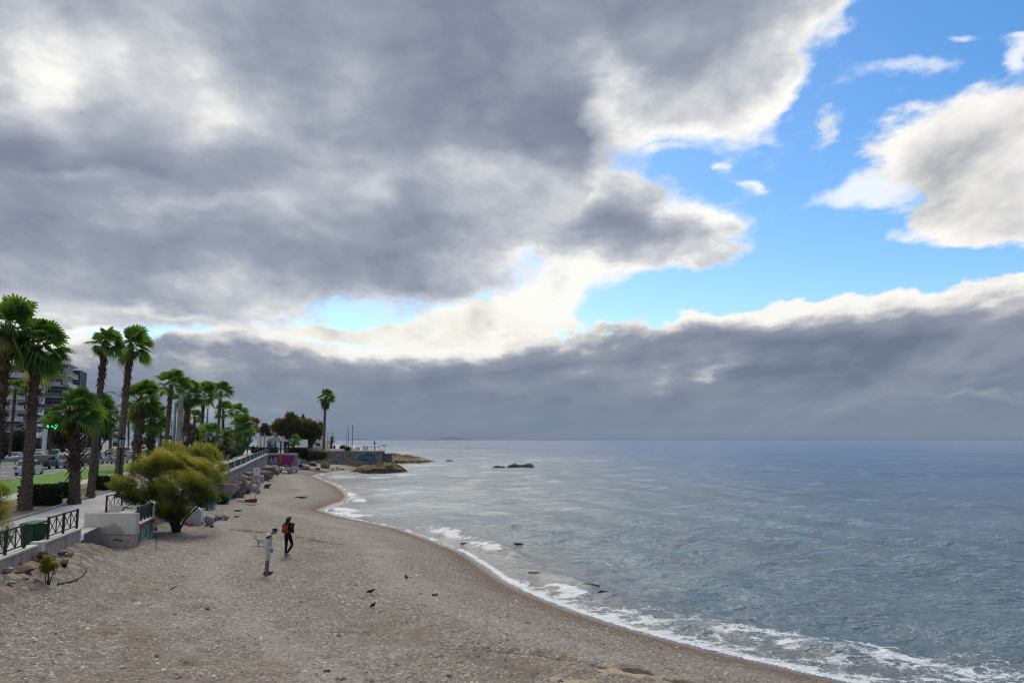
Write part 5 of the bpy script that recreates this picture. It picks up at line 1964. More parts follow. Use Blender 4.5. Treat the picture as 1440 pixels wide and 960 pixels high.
# ------------------------------------------------------------------ rocks
def mat_rock(name, stops, sc=1.6, tide=None):
    m, t, b = material(name)
    P = t.obj()
    oi = t.random()
    n = t.noise(t.vm('ADD', P, t.vec(oi * 40.0, oi * 13.0, 0.0)), sc, 6, 0.62)
    f = t.noise(P, sc * 7, 4, 0.6)
    col = t.ramp((n * 0.8 + (oi - 0.5) * 0.5 + f * 0.25 - 0.02).clamp(), stops)
    cr = t.voronoi(P, sc * 2.2, 'DISTANCE_TO_EDGE')
    col = t.mix(cr.smooth(0.03, 0.0) * 0.5, col, (0.07, 0.055, 0.045))
    if tide:                                            # wet, weed-dark band above the water line
        wz = t.sep(t.pos())[2]
        col = t.mix((wz + (n - 0.5) * 0.7).smooth(tide, tide - 0.25) * 0.85, col, (0.022, 0.017, 0.011))
    pset(t, b, col, 0.92, 0.2, normal=t.bump(n + f * 0.35, 0.8, 0.08))
    return m


M_ROCK_PINK = mat_rock('pinkish_rock', [(0.2, (0.17, 0.115, 0.085)), (0.45, (0.37, 0.26, 0.205)), (0.65, (0.50, 0.385, 0.32)), (0.85, (0.62, 0.53, 0.46))])
M_ROCK_BROWN = mat_rock('brown_rock', [(0.2, (0.10, 0.060, 0.036)), (0.5, (0.235, 0.15, 0.094)), (0.8, (0.38, 0.27, 0.18))])
M_ROCK_RED = mat_rock('red_brick_rock', [(0.2, (0.10, 0.04, 0.028)), (0.5, (0.24, 0.10, 0.07)), (0.8, (0.33, 0.17, 0.13))])
M_ROCK_GREY = mat_rock('grey_rock', [(0.2, (0.10, 0.09, 0.08)), (0.5, (0.23, 0.205, 0.185)), (0.8, (0.40, 0.37, 0.34))])
M_ROCK_PALE = mat_rock('pale_rock', [(0.2, (0.32, 0.27, 0.23)), (0.5, (0.50, 0.45, 0.40)), (0.8, (0.64, 0.60, 0.56))])
M_ROCK_YEL = mat_rock('ochre_shore_rock', [(0.2, (0.04, 0.027, 0.013)), (0.45, (0.125, 0.082, 0.034)), (0.65, (0.26, 0.18, 0.078)), (0.85, (0.38, 0.28, 0.14))], 0.8, 0.55)
M_ROCK_WET = mat_rock('wet_dark_rock', [(0.2, (0.010, 0.009, 0.008)), (0.6, (0.024, 0.021, 0.017)), (0.9, (0.05, 0.042, 0.03))], 1.0)


def boulder_mesh(seed, n=12):
    """angular boulder, unit size: hull of random points, bevelled and roughened"""
    r = random.Random(seed)
    bm = bmesh.new()
    for i in range(n):
        v = Vector((r.gauss(0, 1), r.gauss(0, 1), r.gauss(0, 1))).normalized() * r.uniform(0.8, 1.08)
        bm.verts.new((v.x * 0.5, v.y * 0.5, v.z * 0.5 + 0.36))
    bmesh.ops.convex_hull(bm, input=bm.verts)
    loose = [v for v in bm.verts if not v.link_faces]
    bmesh.ops.delete(bm, geom=loose, context='VERTS')
    bmesh.ops.bevel(bm, geom=list(bm.edges), offset=0.025, segments=1, affect='EDGES', clamp_overlap=True)
    bmesh.ops.triangulate(bm, faces=bm.faces)
    bmesh.ops.subdivide_edges(bm, edges=[e for e in bm.edges if e.calc_length() > 0.2], cuts=1)
    for v in bm.verts:
        v.co += Vector(mnoise.noise_vector(v.co * 4.0 + Vector((seed, 0, 0)))) * 0.035
    bmesh.ops.recalc_face_normals(bm, faces=bm.faces)
    me = bpy.data.meshes.new('boulder')
    bm.to_mesh(me)
    bm.free()
    return me


BOULDERS = {}


def boulder(name, label, p, size, mat, seed, rot=None, group=None, cat='rock'):
    key = (seed % 9, mat.name)
    if key not in BOULDERS:
        me = boulder_mesh(400 + seed % 9)
        me.materials.append(mat)
        BOULDERS[key] = me
    o = bpy.data.objects.new(name, BOULDERS[key])
    COL.objects.link(o)
    o.location = (p.x, p.y, p.z - size[2] * 0.12)
    o.scale = size
    rr = random.Random(seed)
    o.rotation_euler = rot or (rr.uniform(-.2, .2), rr.uniform(-.2, .2), rr.uniform(0, 6.28))
    return tag(o, label, cat, group)


def slab_rock(name, label, px0, px1, py_bot, h, depth, mat, seed, z=0.0, strata=0.18, wet=None, skew=0.0, top=None):
    """layered shore rock, seen broadside; heights follow a jagged strata profile"""
    a, b = at_z(px0, py_bot, z), at_z(px1, py_bot, z)
    L = math.dist(a.xy, b.xy)
    nu, nv = max(24, int(L / 0.16)), 26
    u, v = np.meshgrid(np.linspace(0, 1, nu), np.linspace(0, 1, nv), indexing='ij')
    prof = np.interp(u, *(zip(*(top or [(0, 0.1), (0.12, 0.75), (0.3, 1.0), (0.6, 0.9), (0.85, 0.6), (1, 0.05)]))))
    X = u * L
    Yv = v * depth
    e = np.sin(np.pi * np.clip(v, 0, 1)) ** 0.45 * np.clip(np.minimum(u, 1 - u) / 0.04, 0, 1) ** 0.5
    n = fbm(X * 0.55, Yv * 0.55, 4, seed)
    H = h * prof * e * (1 + 0.35 * n)
    # flat ledges
    H = np.floor(H / strata) * strata * 0.75 + H * 0.25 + fbm(X * 2, Yv * 2, 3, seed + 3) * 0.06
    cell = _h(np.floor(X / 1.15 + 0.5 * fbm(Yv * .7, X * .2, 2, seed)), np.floor(Yv / 0.75 + 0.6 * fbm(X * .5, Yv * .3, 2, seed + 2)), seed)
    H = H * (0.62 + 0.62 * cell)
    jag = fbm(X * 0.8, u * 0, 4, seed + 9)
    Yv = Yv + (v - 0.5) * jag * depth * 0.4
    dx, dy = (b.x - a.x) / L, (b.y - a.y) / L
    WX, WY = X * dx - Yv * dy + Yv * skew, X * dy + Yv * dx
    me = grid_mesh(name, WX, WY, H - 0.25, None, None, False)
    o = link_mesh(name, me, mat, None, (a.x, a.y, z))
    return tag(o, label, 'rock')


def build_rocks():
    def B(name, lab, px, py, w, h, mat, seed, group=None, dz=0.0, deep=1.0, rot=None, cat='rock'):
        g = gnd(px, py)
        m = g.y / FPX
        return boulder(name, lab, Vector((g.x, g.y + w * m * deep * 0.3, g.z + dz)), (w * m * 1.1, w * m * deep, h * m * 1.15), mat, seed, rot, group, cat)
    K = dict(P=M_ROCK_PINK, B=M_ROCK_BROWN, R=M_ROCK_RED, G=M_ROCK_GREY, W=M_ROCK_PALE, Y=M_ROCK_YEL)
    # boulder pile against the sea wall
    G1 = 'boulders piled against the sea wall'
    for i, (px, py, w, h, k, dz, lab) in enumerate((
        (331, 690, 24, 20, 'P', 0, 'big pinkish boulder at the left end of the pile beside the two beams'),
        (343, 694, 20, 24, 'P', 0, 'big upright grey pink boulder in front of the pile beside the sign post'),
        (352, 688, 18, 15, 'R', 0, 'flat rusty boulder wedged behind the upright one'),
        (357, 691, 14, 12, 'P', 0, 'medium boulder at the foot of the white notice post'),
        (362, 684, 7, 13, 'W', 0, 'narrow pale standing stone just right of the notice post'),
        (373, 686, 17, 6, 'R', 0, 'low reddish brick rock lying apart, right of the notice post'),
        (335, 676, 11, 6, 'R', 0.9, 'small red stone on the crest of the pile'),
        (345, 678, 18, 9, 'B', 0.7, 'brown boulder on the crest of the pile under the slanting slab'),
        (349, 670, 22, 14, 'B', 0.3, 'dark brown boulder behind the slanting slab near the wall'),
        (356, 677, 14, 6, 'W', 0.3, 'pale flat stone lying on the pile left of the notice'),
        (366, 674, 17, 13, 'B', 0, 'brown boulder directly below the white notice board'),
        (373, 672, 13, 15, 'B', 0, 'dark boulder with pale right side, right of the notice board'),
        (366, 663, 14, 9, 'B', 0.6, 'brown stone high against the wall behind the notice board'),
        (338, 685, 14, 12, 'P', 0.5, 'pink stone resting between the two biggest boulders'),
        (362, 694, 8, 6, 'G', 0, 'small dark grey stone at the right foot of the pile'),
        (356, 668, 12, 11, 'B', 0.5, 'shadowed brown stone against the wall left of the notice'))):
        B('boulder', lab, px, py, w * 1.2, h * 1.15, K[k], 500 + i, G1, dz, 0.9)
    rq = random.Random(31)
    for i in range(26):
        u = i / 25
        s0 = 36 + 66 * u + rq.uniform(-1.5, 1.5)
        tt = -1.55 - 0.35 * u - rq.uniform(0, 1.6)
        x, y = st(s0, tt)
        sz = rq.uniform(1.1, 2.5)
        k = rq.choice('PPPPBBR')
        nm = {'P': 'pinkish', 'B': 'brown', 'R': 'rusty', 'G': 'grey'}[k]
        q = Vector((x, y, bh(x, y) + rq.uniform(0, .25)))
        boulder('boulder', nm + ' boulder in the long bank of rocks along the foot of the sea wall', q, (sz, sz * rq.uniform(.7, 1), sz * rq.uniform(.6, .95)), K[k], 540 + i, None, G1 + ', ' + nm, 'rock')
    # rubble slope below the graffiti wall
    rr = random.Random(77)
    G2 = 'pale rubble below the graffiti wall'
    cols = ['pale', 'pinkish', 'reddish', 'greyish']
    mats = [M_ROCK_PALE, M_ROCK_PINK, M_ROCK_RED, M_ROCK_GREY]
    n = 0
    for i in range(90):
        px = rr.uniform(370, 416)
        lo = 672 - max(0, px - 372) * 0.17
        py = rr.uniform(655.5, lo)
        k = rr.choices(range(4), (7, 7, 1.4, 1))[0]
        w = rr.uniform(4, 11) * (1.25 if py > 664 else 1)
        lab = '%s stone in the rubble bank below the orange and magenta graffiti' % cols[k]
        B('rubble_stone', lab, px, py, w, w * rr.uniform(.45, .8), mats[k], 600 + i, G2 + ', ' + cols[k], rr.uniform(0, .3) + max(0, (666 - py)) * 0.075)
    # stones at the foot of the tamarisk and plaster wall
    G3 = 'stones beside the tamarisk'
    for i, (px, py, w, h, k, lab) in enumerate((
        (273, 736, 17, 15, 'R', 'rusty brown boulder right of the tamarisk stems'), (292, 739, 18, 17, 'G', 'grey angular boulder in the middle of the stones right of the tamarisk'),
        (307, 730, 17, 10, 'P', 'pinkish flat boulder right of the grey angular one'), (317, 731, 10, 9, 'W', 'whitish stone at the right end of the tamarisk stones'),
        (284, 718, 13, 6, 'W', 'pale flat stone in front of the low plaster wall'), (264, 738, 12, 8, 'B', 'brown stone close to the tamarisk stems'),
        (297, 741, 9, 4, 'R', 'small red stone in front of the grey angular boulder'), (283, 737, 9, 9, 'P', 'pink stone between the rusty and the grey boulder'),
        (300, 733, 10, 10, 'G', 'grey stone tucked behind the pinkish flat boulder'), (256, 733, 10, 7, 'W', 'pale stone behind the tamarisk stems'),
        (272, 724, 13, 8, 'P', 'pinkish stone below the plaster wall, behind the rusty boulder'), (333, 718, 13, 3, 'W', 'low pale stone on open pebbles right of the round bush'),
        (332, 727, 9, 3, 'G', 'low grey stone on open pebbles right of the whitish stone'))):
        B('beach_stone', lab, px, py, w, h, K[k], 700 + i, G3)
    # embankment stones at the near left
    G4 = 'stones of the near embankment'
    for i, (px, py, w, h, k, lab) in enumerate((
        (52, 789, 26, 16, 'Y', 'ochre boulder above the sapling below the low wall'), (88, 797, 18, 13, 'Y', 'sandy boulder right of the sapling'),
        (74, 806, 10, 8, 'W', 'pale stone touching the sapling'), (30, 806, 30, 12, 'B', 'flat brown slab in the corner embankment'),
        (10, 806, 16, 11, 'P', 'pinkish stone at the left edge of the embankment'), (35, 815, 9, 6, 'W', 'small whitish stone below the flat brown slab'),
        (12, 822, 18, 7, 'G', 'grey flat stone at the left edge on the pebbles'), (70, 787, 16, 10, 'P', 'pinkish boulder behind the sapling'),
        (96, 782, 14, 6, 'P', 'flat pinkish paving stone right of the sapling on the slope'), (108, 775, 16, 5, 'G', 'flat grey paving stone on the slope near the stair block'),
        (118, 768, 14, 5, 'P', 'flat paving stone close to the stair block corner'), (100, 772, 14, 5, 'P', 'flat paving stone above the grey one on the slope'),
        (86, 782, 14, 6, 'B', 'flat brown paving stone between boulder and slope'), (20, 796, 18, 9, 'B', 'brown stone under the footing at the left'))):
        B('embankment_stone', lab, px, py, w, h, K[k], 720 + i, G4, 0, 0.9)
    # lone stones on the open beach
    for i, (px, py, w, h, k, lab) in enumerate((
        (293, 857, 13, 5, 'G', 'lone grey stone lying on the open near beach'), (611, 837, 9, 5, 'P', 'lone pinkish stone near the three crows'),
        (440, 816, 3.5, 2, 'W', 'tiny white stone on the sand right of the man'), (80, 861, 5, 2.5, 'W', 'small white stone on the near beach at the left'),
        (149, 933, 4, 3, 'W', 'small white stone close to the lower edge'), (358, 898, 6, 2, 'W', 'flat white pebble on the near beach below the man'),
        (405, 899, 5, 4, 'W', 'pair of pale pebbles lying right of the flat white one'), (270, 935, 3, 2.5, 'W', 'tiny white pebble near the bottom middle left'),
        (461, 945, 9, 2.5, 'B', 'dark scrap of driftwood near the lower edge'), (684, 875, 4, 3, 'W', 'small white stone in front of the crows'),
        (703, 868, 3, 2, 'B', 'tiny dark pebble beside a white one in front of the crows'), (556, 934, 3.5, 2, 'B', 'small dark pebble near the bottom centre'))):
        B('lone_stone', lab, px, py, w, h, K[k], 740 + i)
    # rocks under the bush by the stone wall
    G5 = 'rocks at the foot of the stone wall'
    for i, (px, py, w, h, k, lab) in enumerate((
        (456, 658, 17, 12, 'Y', 'square tan boulder below the overhanging bush'), (440, 655, 15, 12, 'Y', 'brown ochre boulder under the overhanging bush'),
        (428, 660, 14, 7, 'P', 'slanted pale slab left under the overhanging bush'), (421, 657, 10, 7, 'B', 'brown stone beside the graffiti wall corner'),
        (446, 660, 9, 4, 'Y', 'small ochre stone in front of the tan boulder'), (468, 660, 6, 4, 'W', 'small white stone left of the shore ledge'),
        (474, 659.5, 7, 5, 'W', 'white stone at the foot of the long stone wall'), (480, 660, 7, 3, 'P', 'small pinkish stone beside the white one at the stone wall'),
        (434, 652, 12, 8, 'B', 'dark brown rock high under the bush'), (464, 653, 8, 7, 'B', 'brown rock between bush and stone wall'))):
        B('shore_rock', lab, px, py, w, h, K[k], 760 + i, G5, 0.0 if py > 654 else 0.5)
    # ledges of ochre rock running into the sea
    slab_rock('rock_ledge', 'broad ochre rock ledge sloping into the sea below the long stone wall', 489, 568, 662.5, 1.7, 7.0, M_ROCK_YEL, 1,
              top=[(0, 0.15), (0.1, 0.5), (0.35, 0.85), (0.55, 1.0), (0.75, 0.95), (0.9, 0.6), (1, 0.2)])
    slab_rock('rock_ledge', 'dark wet foot along the broad ochre ledge', 505, 567, 663.3, 0.62, 2.4, M_ROCK_WET, 2, top=[(0, .2), (.3, .5), (.6, .9), (.9, 1), (1, .3)])
    slab_rock('rock_ledge', 'long flat ochre ledge pointing out to sea beyond the stone wall', 540, 611, 650.5, 1.35, 16, M_ROCK_YEL, 3,
              top=[(0, .8), (.2, 1), (.5, .85), (.8, .6), (1, .1)])
    slab_rock('rock_ledge', 'thin dark reef edge under the long flat ledge', 545, 618, 651.5, 0.75, 5, M_ROCK_WET, 4)
    slab_rock('rock_ledge', 'back ridge of ochre rock behind the long flat ledge', 536, 604, 646.0, 1.9, 12, M_ROCK_YEL, 5, top=[(0, 1), (.3, .9), (.7, .5), (1, .1)])
    slab_rock('reef_rock', 'small dark rock awash off the tip of the ledge', 601, 613, 652.8, 0.4, 4, M_ROCK_WET, 6)
    slab_rock('reef_rock', 'low dark rock awash below the ledge tip', 581, 594, 654.2, 0.35, 3, M_ROCK_WET, 7)
    slab_rock('reef_rock', 'small isolated dark rock in open water right of the ledge', 625, 637, 648.8, 0.55, 5, M_ROCK_WET, 8)
    slab_rock('reef_rock', 'long dark reef rock alone in the middle of the bay', 713, 752, 655.2, 0.85, 4, M_ROCK_WET, 9, top=[(0, .2), (.25, 1), (.5, .7), (.85, .85), (1, .2)])
    slab_rock('reef_rock', 'flat dark rock just left of the long reef rock', 692, 711, 655.8, 0.35, 3, M_ROCK_WET, 10)
    slab_rock('reef_rock', 'low dark stone in the surf near the white breaker', 712, 736, 781.5, 0.22, 0.9, M_ROCK_WET, 11)
    slab_rock('reef_rock', 'low dark stone in the wash left of the breaker', 664, 690, 772, 0.20, 0.9, M_ROCK_WET, 12)

    # dark weed-covered stones awash off the near shore
    wet = [(757, 807, 30, .5, 'low dark weedy rock awash at the near end of the bent rock line'), (792, 814, 36, .6, 'long dark weedy rock awash in the middle of the bent rock line'),
           (826, 825, 34, .5, 'dark rock with foam at the far end of the bent rock line'), (846, 833, 18, .8, 'small dark stone just outside the bent rock line'),
           (656, 766, 26, .5, 'flat dark rock in the wash close to the beach, left of the breaker'), (686, 774, 30, .5, 'flat dark rock in the middle of the white breaker'),
           (722, 783, 28, .5, 'dark rock at the right end of the white breaker'), (731, 765, 15, .9, 'little dark stone standing up behind the white breaker')]
    for i, (px, py, w, dp, lab) in enumerate(wet):
        g = at_z(px, py, 0.0)
        m = g.y / FPX
        boulder('wet_stone', lab, Vector((g.x, g.y, -0.10)), (w * m * 1.25, w * m * dp, 0.30 + 0.04 * (i % 3)), M_ROCK_WET, 823 + i, (0, 0, R(-34 + 11 * (i % 4))), 'dark rocks awash', 'rock')


build_rocks()
# ------------------------------------------------------------------ cars
M_TYRE = flat('tyre_rubber', (0.014, 0.014, 0.015), 0.85)
M_RIM = flat('wheel_rim', (0.30, 0.31, 0.32), 0.4, 0.5)
M_TAIL_ON = emit('brake_light', (1.0, 0.06, 0.05), 1.6)
M_TAIL = flat('tail_light', (0.30, 0.012, 0.014), 0.3, 0.5)
M_HEAD = flat('headlight', (0.62, 0.64, 0.66), 0.2, 0.6)
M_PLATE = flat('number_plate', (0.62, 0.62, 0.60), 0.6)
M_TRIM = flat('bumper_trim', (0.022, 0.022, 0.024), 0.6)


def paint(name, c):
    m, t, b = material(name)
    oi = t.random()
    P = t.obj()
    n = t.noise(P, 2.0, 4, .6)
    pset(t, b, t.mix(n.smooth(.4, .8) * .25, c, tuple(q * .75 for q in c)), 0.32, 0.5)
    b.inputs['Coat Weight'].default_value = 0.5
    b.inputs['Coat Roughness'].default_value = 0.12
    return m


PAINT = dict(white=paint('white_car_paint', (0.62, 0.63, 0.63)), silver=paint('silver_car_paint', (0.33, 0.345, 0.36)), grey=paint('grey_car_paint', (0.12, 0.13, 0.135)),
             dark=paint('dark_car_paint', (0.025, 0.032, 0.034)), black=paint('black_car_paint', (0.010, 0.010, 0.011)), red=paint('red_car_paint', (0.19, 0.018, 0.022)),
             blue=paint('blue_car_paint', (0.025, 0.09, 0.25)))

# profiles: lower hull (x,z) from rear to front, cabin base and roof, in metres; car points to +x
CARS = dict(
    hatch=dict(L=4.0, W=1.72, hull=[(-1.98, .30), (-2.0, .62), (-1.93, .92), (-.9, .96), (.9, .93), (1.75, .78), (1.98, .58), (1.96, .28), (1.6, .20), (-1.7, .20)],
               cab=(-1.88, .98, -1.35, .25, .92, 1.46), wx=(-1.25, 1.25), wr=.31),
    sedan=dict(L=4.5, W=1.76, hull=[(-2.22, .32), (-2.25, .70), (-2.15, .95), (-1.4, .98), (.95, .93), (1.95, .78), (2.24, .58), (2.22, .28), (1.8, .20), (-1.9, .20)],
               cab=(-1.62, 1.05, -.85, .20, .94, 1.43), wx=(-1.35, 1.38), wr=.32),
    suv=dict(L=4.4, W=1.85, hull=[(-2.18, .36), (-2.2, .80), (-2.12, 1.05), (-1.0, 1.08), (1.0, 1.05), (1.95, .93), (2.18, .70), (2.15, .34), (1.8, .26), (-1.85, .26)],
             cab=(-2.08, 1.08, -1.75, .35, 1.05, 1.68), wx=(-1.32, 1.36), wr=.36),
    van=dict(L=4.6, W=1.86, hull=[(-2.28, .34), (-2.3, .80), (-2.26, 1.02), (-1.0, 1.05), (1.2, 1.03), (2.0, .90), (2.28, .62), (2.26, .30), (1.9, .22), (-2.0, .22)],
             cab=(-2.24, 1.32, -2.14, .62, 1.02, 1.86), wx=(-1.45, 1.42), wr=.33))
CAR_PROTO = {}


def make_car(kind, colour, braking=False):
    c = CARS[kind]
    pm = PAINT[colour]
    root = thing('parked_car' if False else 'car', 'car', 'car')
    W = c['W']
    # hull: profile extruded in five steps across so the flanks curve in
    ys = [(-.5, .0, .93), (-.46, .03, .985), (-.36, .05, 1.0), (.36, .05, 1.0), (.46, .03, .985), (.5, .0, .93)]
    V, F = [], []
    n = len(c['hull'])
    for yy, up, k in ys:
        for x, z in c['hull']:
            V.append((x * k, yy * W, .2 + (z - .2) * (0.96 + .04 * (up / .05)) if z > .5 else z))
    for i in range(len(ys) - 1):
        for j in range(n):
            a, b = i * n + j, i * n + (j + 1) % n
            F.append((a, b, b + n, a + n))
    F += [tuple(range(n)), tuple(reversed(range((len(ys) - 1) * n, len(ys) * n)))]
    mb = MB()
    mb.raw(V, F, 0, False)
    x0, x1, r0, r1, z0, z1 = c['cab']
    # pillars and roof: frustum
    hw0, hw1 = W * .465, W * .385
    roof = [(r0, -hw1, z1), (r1, -hw1, z1), (r1, hw1, z1), (r0, hw1, z1)]
    basev = [(x0, -hw0, z0 - .06), (x1, -hw0, z0 - .06), (x1, hw0, z0 - .06), (x0, hw0, z0 - .06)]
    crown = [((r0 * .9 + r1 * .1), -hw1 * .8, z1 + .035), ((r0 * .1 + r1 * .9), -hw1 * .8, z1 + .035), ((r0 * .1 + r1 * .9), hw1 * .8, z1 + .035), ((r0 * .9 + r1 * .1), hw1 * .8, z1 + .035)]
    mb.raw(basev + roof + crown, [(0, 1, 5, 4), (1, 2, 6, 5), (2, 3, 7, 6), (3, 0, 4, 7), (4, 5, 9, 8), (5, 6, 10, 9), (6, 7, 11, 10), (7, 4, 8, 11), (8, 9, 10, 11)])
    mb.build('body', pm, root, bevel=0.03)

    def lerp3(a, b, t_): return Vector(a).lerp(Vector(b), t_)

    def pane(name, q0, q1, q2, q3, push):
        """window on the quad q0..q3 (bottom-left, bottom-right, top-right, top-left), inset"""
        q0, q1, q2, q3 = map(Vector, (q0, q1, q2, q3))
        def uv(u, v): return (q0.lerp(q1, u)).lerp(q3.lerp(q2, u), v)
        nrm = (q1 - q0).cross(q3 - q0).normalized() * push
        p = [uv(.06, .16), uv(.94, .16), uv(.93, .90), uv(.07, .90)]
        m_ = MB()
        m_.raw([x + nrm for x in p] + [x + nrm * .2 for x in p], [(0, 1, 2, 3), (4, 7, 6, 5), (0, 4, 5, 1), (1, 5, 6, 2), (2, 6, 7, 3), (3, 7, 4, 0)])
        m_.build(name, M_GLASS, root)
    B_, Rf = basev, roof
    pane('windscreen', B_[1], B_[2], Rf[2], Rf[1], .012)
    pane('rear_window', B_[3], B_[0], Rf[0], Rf[3], .012)
    for s_ in (0, 1):
        lo, hi = ((B_[0], B_[1]), (Rf[0], Rf[1])) if s_ == 0 else ((B_[2], B_[3]), (Rf[2], Rf[3]))
        k = .52
        bm_, tm_ = lerp3(lo[0], lo[1], k if s_ == 0 else 1 - k), lerp3(hi[0], hi[1], k if s_ == 0 else 1 - k)
        if kind == 'van' and True:
            pane('side_window', *( (lerp3(lo[0], lo[1], .62), lo[1], hi[1], lerp3(hi[0], hi[1], .60)) if s_ == 0 else (lo[0], lerp3(lo[0], lo[1], .38), lerp3(hi[0], hi[1], .40), hi[0])), .012)
        else:
            pane('side_window', lo[0], bm_, tm_, hi[0], .012)
            pane('side_window', bm_, lo[1], hi[1], tm_, .012)
    for sx in c['wx']:
        for sy in (-1, 1):
            M = Matrix.Rotation(R(90), 4, 'X')
            w = MB()
            w.lathe([(c['wr'] * .62, -.10), (c['wr'] * .95, -.10), (c['wr'], -.06), (c['wr'], .06), (c['wr'] * .95, .10), (c['wr'] * .62, .10)], 18, (0, 0, 0), 0, True, M)
            wo = w.build('wheel', M_TYRE, root, (sx, sy * (W * .5 - .09), c['wr']))
            q = MB()
            q.lathe([(c['wr'] * .60, -.112), (c['wr'] * .60, .112)], 12, (0, 0, 0), 0, False, M)
            q.build('rim', M_RIM, wo)
            # dark wheel arch lip
    L2 = c['L'] / 2
    zt = c['hull'][1][1] + .06
    for sy in (-1, 1):
        q = MB()
        q.box((-L2 * .985, sy * W * .395, zt + .04), (.10, W * .17, .20 if kind != 'van' else .45))
        q.build('tail_light', M_TAIL_ON if braking else M_TAIL, root, bevel=.02)
        q = MB()
        q.box((L2 * .93, sy * W * .38, c['hull'][5][1] - .10), (.22, W * .20, .14))
        q.build('headlight', M_HEAD, root, bevel=.02)
        q = MB()
        q.box((x1 - .28, sy * (W * .5 + .07), z0 + .06), (.10, .16, .13))
        q.build('mirror', pm, root, bevel=.03)
    for nm, sx in (('rear_bumper', -1), ('front_bumper', 1)):
        q = MB()
        q.box((sx * L2 * .985, 0, .36), (.12, W * .9, .2))
        q.build(nm, pm if nm == 'rear_bumper' and colour in ('white', 'silver') else M_TRIM, root, bevel=.03)
    q = MB()
    q.box((-L2 * 1.0 - .015, 0, .70 if kind != 'hatch' else .62), (.02, .48, .11))
    q.build('number_plate', M_PLATE, root)
    return root


def car(kind, colour, label, px, t_, braking=False, flip=False, pos=None, group='cars in the traffic', yaw=0.0):
    key = (kind, colour, braking)
    p = pos or row(px, t_)
    z = p.z - 0.10
    rz = math.atan2(A2.y, A2.x) + (math.pi if flip else 0) + yaw
    if key not in CAR_PROTO:
        o = make_car(kind, colour, braking)
        CAR_PROTO[key] = o
        o.location = (p.x, p.y, z)
        o.rotation_euler = (0, 0, rz)
        o['label'] = label
        o['group'] = group
    else:
        o = dup(CAR_PROTO[key], (p.x, p.y, z), rz, label, group=group)
    return o


